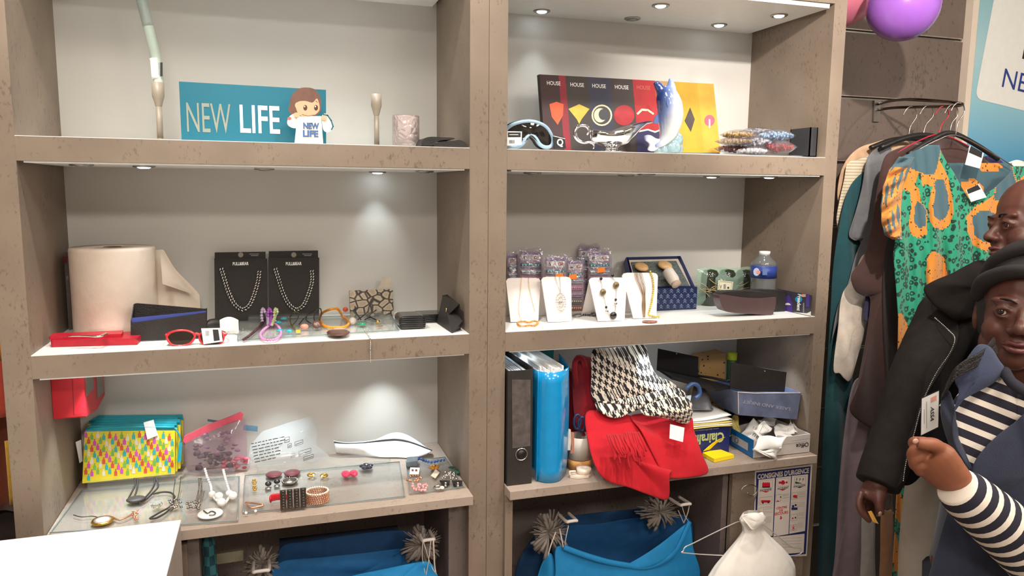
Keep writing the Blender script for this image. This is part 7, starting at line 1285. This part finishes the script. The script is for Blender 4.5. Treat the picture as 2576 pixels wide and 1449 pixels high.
m=MB(); zp=spline([D(a,b_,1.765-.02) for a,b_ in ((2352,800),(2385,830),(2402,852),(2390,888),(2355,940),(2322,1010),(2300,1090),(2280,1160),(2272,1212))],5); zp=[D(2288+F*((p-CP).dot(RT)/(p-CP).dot(FW))-1000,724.5-F*((p-CP).dot(UP)/(p-CP).dot(FW)),1.748+.10*max(0,1-i/12)) for i,p in enumerate(zp)]; chain(m,zp,.0021,steel,2.1,6); m.build('zip',tA)
dcloth('hood',[(2322,728,1.86),(2345,708,1.85),(2390,690,1.84),(2430,668,1.83),(2462,655,1.83),(2492,662,1.84),(2520,690,1.86),(2500,745,1.85),(2460,790,1.84),(2412,806,1.82),(2380,790,1.83),(2345,765,1.85)],.055,jk,tA,40,(.6,1),.012,.006)
m=MB(); m.tube([D(2480,700,1.9),D(2540,735,1.86),D(2620,740,1.9),D(2680,700,2.0),D(2680,690,2.15)],[.05,.06,.06,.05,.04],jk,18,k=5); m.build('collar_roll',tA,sub=1)
tw=M('pale_trouser_cloth',(196,188,176),rough=.85,var=.05,bump=.3,bscale=60); m=MB(); kA=1
m.tube([D(2340,1195,1.98),D(2335,1280,1.98),D(2325,1400,1.99),D(2318,1500,2.0),V(D(2318,1500,2.0).x,D(2318,1500,2.0).y,FL+.07)],[.055,.062,.062,.06,.05],tw,24,k=6); m.build('trouser_leg',tA,sub=1); m=MB(); m.tube([D(2470,1195,2.02),D(2460,1400,2.04),V(D(2460,1400,2.04).x,D(2460,1400,2.04).y,FL+.07)],[.08,.075,.055],tw,24,k=6); m.build('trouser_leg',tA,sub=1)
c4=[D(a,b_,dh-.028) for a,b_ in ((2184,1288),(2193,1286),(2210,1318),(2196,1313))]; tag(MB().hull(c4,[q+FW*.003 for q in c4],M('yellow_orange_slip',(236,180,84),rough=.6)).build('paper_slip'),'yellow orange slip held in the fingers of the hand by the skirt','paper')
# ---- the woman in front: striped shirt, navy waistcoat, head cloth
dB=1.56; rB=(D(2560,830,1)-CP).normalized(); FwB=(-rB-rB.cross(UP).normalized()*.04-UP*.03).normalized(); cB=D(2548,930,dB)-FwB*.05; TB=headT(cB,FwB,UP+RT*.2,1.08); tB=thing('person',V(cB.x+.08,cB.y,FL),'person in a black head cloth, striped shirt and navy waistcoat, with one hand raised','person')
Bm=MB(); head(Bm,TB,skinB); nk=TB@Vector((0,-.03,.02)); shB=nk+RT*.05+V(0,.02,-.13); hp=V(shB.x+.03,shB.y+.02,FL+.82)
Bm.tube([TB@Vector((0,-.02,.07)),TB@Vector((0,-.03,.0)),shB+V(0,0,.06)],[.054,.052,.066],skinB,16,k=3); Bm.tube([shB+V(0,0,.05),shB+V(0,0,-.1),hp+V(0,0,.2),hp,hp+V(0,0,-.06)],[.07,.13,.13,.15,.12],skinB,16,k=3)
el=D(2700,1480,1.42); wr=D(2400,1218,1.36); Bm.tube([shB+RT*.18+V(0,0,-.02),el,el.lerp(wr,.55),wr],[.05,.045,.04,.034],skinB,12,k=5)
for s in (-.09,.09): Bm.tube([hp+RT*s,hp+RT*s*1.1+V(0,0,-.38),V(hp.x+s,hp.y,FL+.04)],[.085,.06,.04],skinB,12,k=4); Bm.tube([V(hp.x+s,hp.y+.02,FL+.035),V(hp.x+s-.04,hp.y-.14,FL+.03)],[.035,.03],skinB,10)
Bm.tube([shB-RT*.08+FW*.03,shB+FW*.12+V(0,0,-.22),shB+RT*.08+FW*.12+V(0,0,-.42)],[.05,.04,.03],skinB,12,k=4)
skinbody(Bm,tB); face_bits(TB,tB,(.6,.05))
# raised fist: palm, curled fingers, thumb over the cloth edge
Hm=MB(); dH=1.345; Hm.tube([wr+FW*.01,D(2392,1205,dH),D(2368,1178,dH),D(2346,1150,dH),D(2334,1138,dH)],[.035,.036,.041,.042,.036],handm,18,k=5,flat=.62)
for (P,r) in (((((2352,1122,.006),(2330,1112,-.006),(2312,1110,-.012),(2298,1110,-.006),(2296,1120,.01),(2310,1128,.02))),.0086),((((2340,1136,.0),(2316,1128,-.012),(2298,1134,-.012),(2294,1150,0),(2312,1156,.016))),.0092),((((2336,1152,.004),(2314,1148,-.01),(2299,1158,-.006),(2300,1172,.006),(2318,1172,.018))),.0090),((((2340,1168,.008),(2322,1168,-.004),(2310,1178,.002),(2314,1188,.012),(2328,1184,.02))),.0082)): Hm.tube([D(a,b_,dH+z_) for a,b_,z_ in P],[r*1.12,r*1.05,r,r*.95]+[r*.85]*(len(P)-4),handm,12,k=4)
Hm.tube([D(2374,1140,dH-.012),D(2352,1120,dH-.026),D(2328,1116,dH-.034),D(2306,1113,dH-.032)],[.0145,.0125,.0115,.0092],handm,12,k=4)
o=skinbody(Hm,tB,.0026,3); o.name='hand'; m=MB(); m.ball(D(2303,1110,dH-.041),.0062,nailm,10,(1.1,.45,.8)); m.build('nail',tB)
# striped shirt: sleeve and chest
stp=M('navy_white_striped_jersey',(240,230,218),rough=.85,bump=.15,bscale=500); N_,L_,B_=nodes(stp); un=N_.new('ShaderNodeUVMap'); un.uv_map='UVMap'; sx_=N_.new('ShaderNodeSeparateXYZ'); L_.new(un.outputs[0],sx_.inputs[0])
fr=N_.new('ShaderNodeMath'); fr.operation='FRACT'; L_.new(sx_.outputs[0],fr.inputs[0]); g_=N_.new('ShaderNodeMath'); g_.operation='GREATER_THAN'; g_.inputs[1].default_value=.42; L_.new(fr.outputs[0],g_.inputs[0]); mx=N_.new('ShaderNodeMix'); mx.data_type='RGBA'; mx.inputs[6].default_value=rgb((240,228,214)); mx.inputs[7].default_value=rgb((38,36,50)); L_.new(g_.outputs[0],mx.inputs[0]); L_.new(mx.outputs[2],B_.inputs['Base Color'])
def uvset(o,fn):
    me=o.data; uv=me.uv_layers.new(name='UVMap')
    for lp in me.loops: uv.data[lp.index].uv=fn(o.matrix_basis.translation+me.vertices[lp.vertex_index].co+WO[tB.name])
cf=D(2404,1222,1.335); ax=(el-cf).normalized(); m=MB(); m.tube([cf,cf.lerp(el,.03),cf.lerp(el,.12),cf.lerp(el,.4),cf.lerp(el,.7),el,el+V(.02,.03,.06)],[.034,.039,.045,.053,.06,.066,.066],stp,28,k=8); o=m.build('shirt_sleeve',tB); uvset(o,lambda p:((p-cf).dot(ax)/.029+.26,0))
MB().tube([el,el.lerp(shB+RT*.18,.5),shB+RT*.17],[.066,.07,.075],stp,20,k=5).build('upper_sleeve',tB).data.uv_layers.new(name='UVMap')
o=dcloth('shirt_front',[(2392,1020,1.5),(2440,985,1.49),(2490,962,1.475),(2530,936,1.47),(2552,950,1.46),(2600,975,1.46),(2660,960,1.5),(2720,1060,1.5),(2700,1260,1.46),(2560,1260,1.45),(2470,1230,1.455),(2410,1160,1.47),(2388,1090,1.49)],.03,stp,tB,22,(.4,1),.004); sd=(UP*cos(.42)+RT*sin(.42)); uvset(o,lambda p:((p-cB).dot(sd)/.0272+.3,0))
nb=M('navy_collar_rib',(36,34,46),rough=.85); m=MB(); m.tube([D(2528,934,1.466),D(2545,962,1.43),D(2580,985,1.42),D(2640,980,1.44)],.010,nb,10,k=5); m.build('neckband',tB)
nv=M('navy_waistcoat_cloth',(36,42,62),rough=.85,var=.1,bump=.2,bscale=350,sheen=.2); nvl=M('navy_lapel_cloth',(52,60,86),rough=.85,var=.1,bump=.2,bscale=350,sheen=.2)
dcloth('waistcoat_right',[(2590,1036,1.42),(2552,1062,1.425),(2505,1098,1.425),(2465,1140,1.425),(2446,1176,1.425),(2452,1215,1.425),(2480,1240,1.43),(2460,1300,1.45),(2600,1420,1.43),(2760,1400,1.45),(2760,1120,1.46),(2680,1040,1.46)],.02,nv,tB,20,(1,.3),.004)
dcloth('waistcoat_left',[(2366,1020,1.5),(2372,985,1.505),(2390,985,1.49),(2399,1030,1.478),(2396,1075,1.465),(2402,1120,1.45),(2420,1155,1.44),(2440,1186,1.435),(2455,1210,1.43),(2440,1216,1.445),(2408,1170,1.47),(2385,1110,1.49),(2370,1060,1.5)],.008,nv,tB,0,(1,0))
dcloth('lapel',[(2412,985,1.48),(2402,960,1.485),(2418,925,1.485),(2440,890,1.485),(2462,866,1.485),(2490,872,1.48),(2512,905,1.47),(2526,930,1.465),(2500,962,1.462),(2450,990,1.465),(2415,1012,1.47),(2399,1036,1.472)],.014,nvl,tB,25,(1,.5),.003)
dcloth('waistcoat_skirt',[(2388,1272,1.5),(2378,1300,1.5),(2358,1370,1.5),(2336,1450,1.5),(2310,1560,1.5),(2520,1600,1.46),(2760,1600,1.46),(2760,1380,1.46),(2600,1300,1.47),(2470,1230,1.48),(2420,1240,1.49)],.035,nv,tB,14,(1,.15),.008)
blb=M('black_braids',(30,24,24),rough=.6,var=.3,bump=.8,bscale=300); rn=random.Random(5); m=MB()
for i in range(22):
    a=rn.uniform(0,1); m.tube([D(2500+10*a,850+40*a,1.5),D(2470,885+30*a,1.47),D(2432,905+30*a,1.465),D(2402-6*a,930+30*a,1.47),D(2382-14*a,968+40*a,1.5)],.0022,blb,5,k=4)
o=m.build('braids',tB); o['kind']='stuff'
hc=M('black_head_cloth',(44,40,42),rough=.75,var=.12,bump=.25,bscale=200); m=MB(TB); m.ball((0,-.022,.165),1,hc,28,(.086,.098,.094)); m.ball((0,-.06,.11),1,hc,20,(.078,.07,.075)); m.ball((0,-.03,.105),1,hc,24,(.09,.085,.085)); m.tube([(-.082,-.01,.125),(-.072,.046,.160),(-.037,.078,.182),(0,.086,.188),(.037,.078,.182),(.072,.046,.160),(.082,-.01,.125)],[.016,.019,.018,.017,.018,.019,.016],hc,12,k=5,flat=.7); m.tube([(-.082,-.03,.14),(-.06,.035,.205),(0,.055,.235),(.06,.035,.205),(.082,-.03,.14)],.016,hc,12,k=5,flat=.8); m.build('head_cloth',tB,sub=1)
# name badge and clip
pb_=[D(2317,1001,1.60),D(2364,980,1.585),D(2362,1075,1.585),D(2315,1098,1.60)]; bu=(pb_[1]-pb_[0]); pn=PL(pb_[0],bu,pb_[0]-pb_[3]); t=thing('name_badge',pb_[3],'white name badge clipped between the black jacket and the navy waistcoat','badge'); m=MB(); q4=[(2315,1098),(2362,1076),(2364,980),(2317,1001)]; pn.slab(m,q4,.0025,black); pn.poly(m,[(2317,1095),(2360,1074),(2362,983),(2319,1003)],paper,.0006); pn.poly(m,[(2341,1013),(2356,1006),(2356,994),(2341,1001)],M('pink_photo',(226,160,140)),.0012); PL(pb_[0],(pb_[0]-pb_[3]).cross(pn.n),pb_[0]-pb_[3]).text(m,'ASSA',2341,1024,2350,1060,ink,.0016,.02,-90,True)
for x_,a,b_ in ((2325,1030,1066),(2331,1010,1078)): pn.line(m,[(x_,a),(x_,b_)],.0008,inkg,.0012)
m.build('card',t); m=MB(); m.tube([D(2366,1020,1.58),D(2376,1012,1.55),D(2384,1000,1.52),D(2392,1008,1.5)],.003,chrome,8,k=4); m.ball(D(2384,996,1.515),.006,chrome,10,(1,.5,1.3)); m.build('clip',t)

m=MB(); m.tube([shB+V(0,0,.03),shB+V(0,0,-.04),shB+V(0,0,-.16),hp+V(0,0,.2),hp+V(0,0,-.02),hp+V(0,0,-.16)],[.085,.13,.143,.143,.163,.175],nv,28,k=5); m.build('waistcoat_back',tB)
m=MB(); m.tube([shB-RT*.11+V(0,0,-.03),shB-RT*.06+V(0,0,.025),shB+RT*.02+V(0,0,.045),shB+RT*.11+V(0,0,.02),shB+RT*.2+V(0,0,-.05)],[.06,.07,.078,.075,.075],stp,24,k=5); o=m.build('shirt_yoke',tB); uvset(o,lambda p:((p-shB).dot(RT)/.0272,0))
for s in (-.09,.09): MB().tube([hp+RT*s+V(0,0,-.02),hp+RT*s*1.1+V(0,0,-.38),V(hp.x+s,hp.y,FL+.06)],[.1,.078,.062],M('dark_trouser_cloth',(34,36,46),rough=.85),20,k=5).build('trouser_leg',tB)
MB().tube([shB-RT*.08+FW*.02+V(0,0,-.02),shB+FW*.12+V(0,0,-.22),shB+RT*.075+FW*.12+V(0,0,-.40)],[.062,.058,.048],stp,20,k=5).build('far_sleeve',tB).data.uv_layers.new(name='UVMap')
MB().tube([sh+V(.0,.02,.02),sh+V(.2,.05,-.05),sh+V(.24,.06,-.32),sh+V(.22,.02,-.52)],[.085,.085,.07,.058],jk,22,k=5).build('far_sleeve',tA)
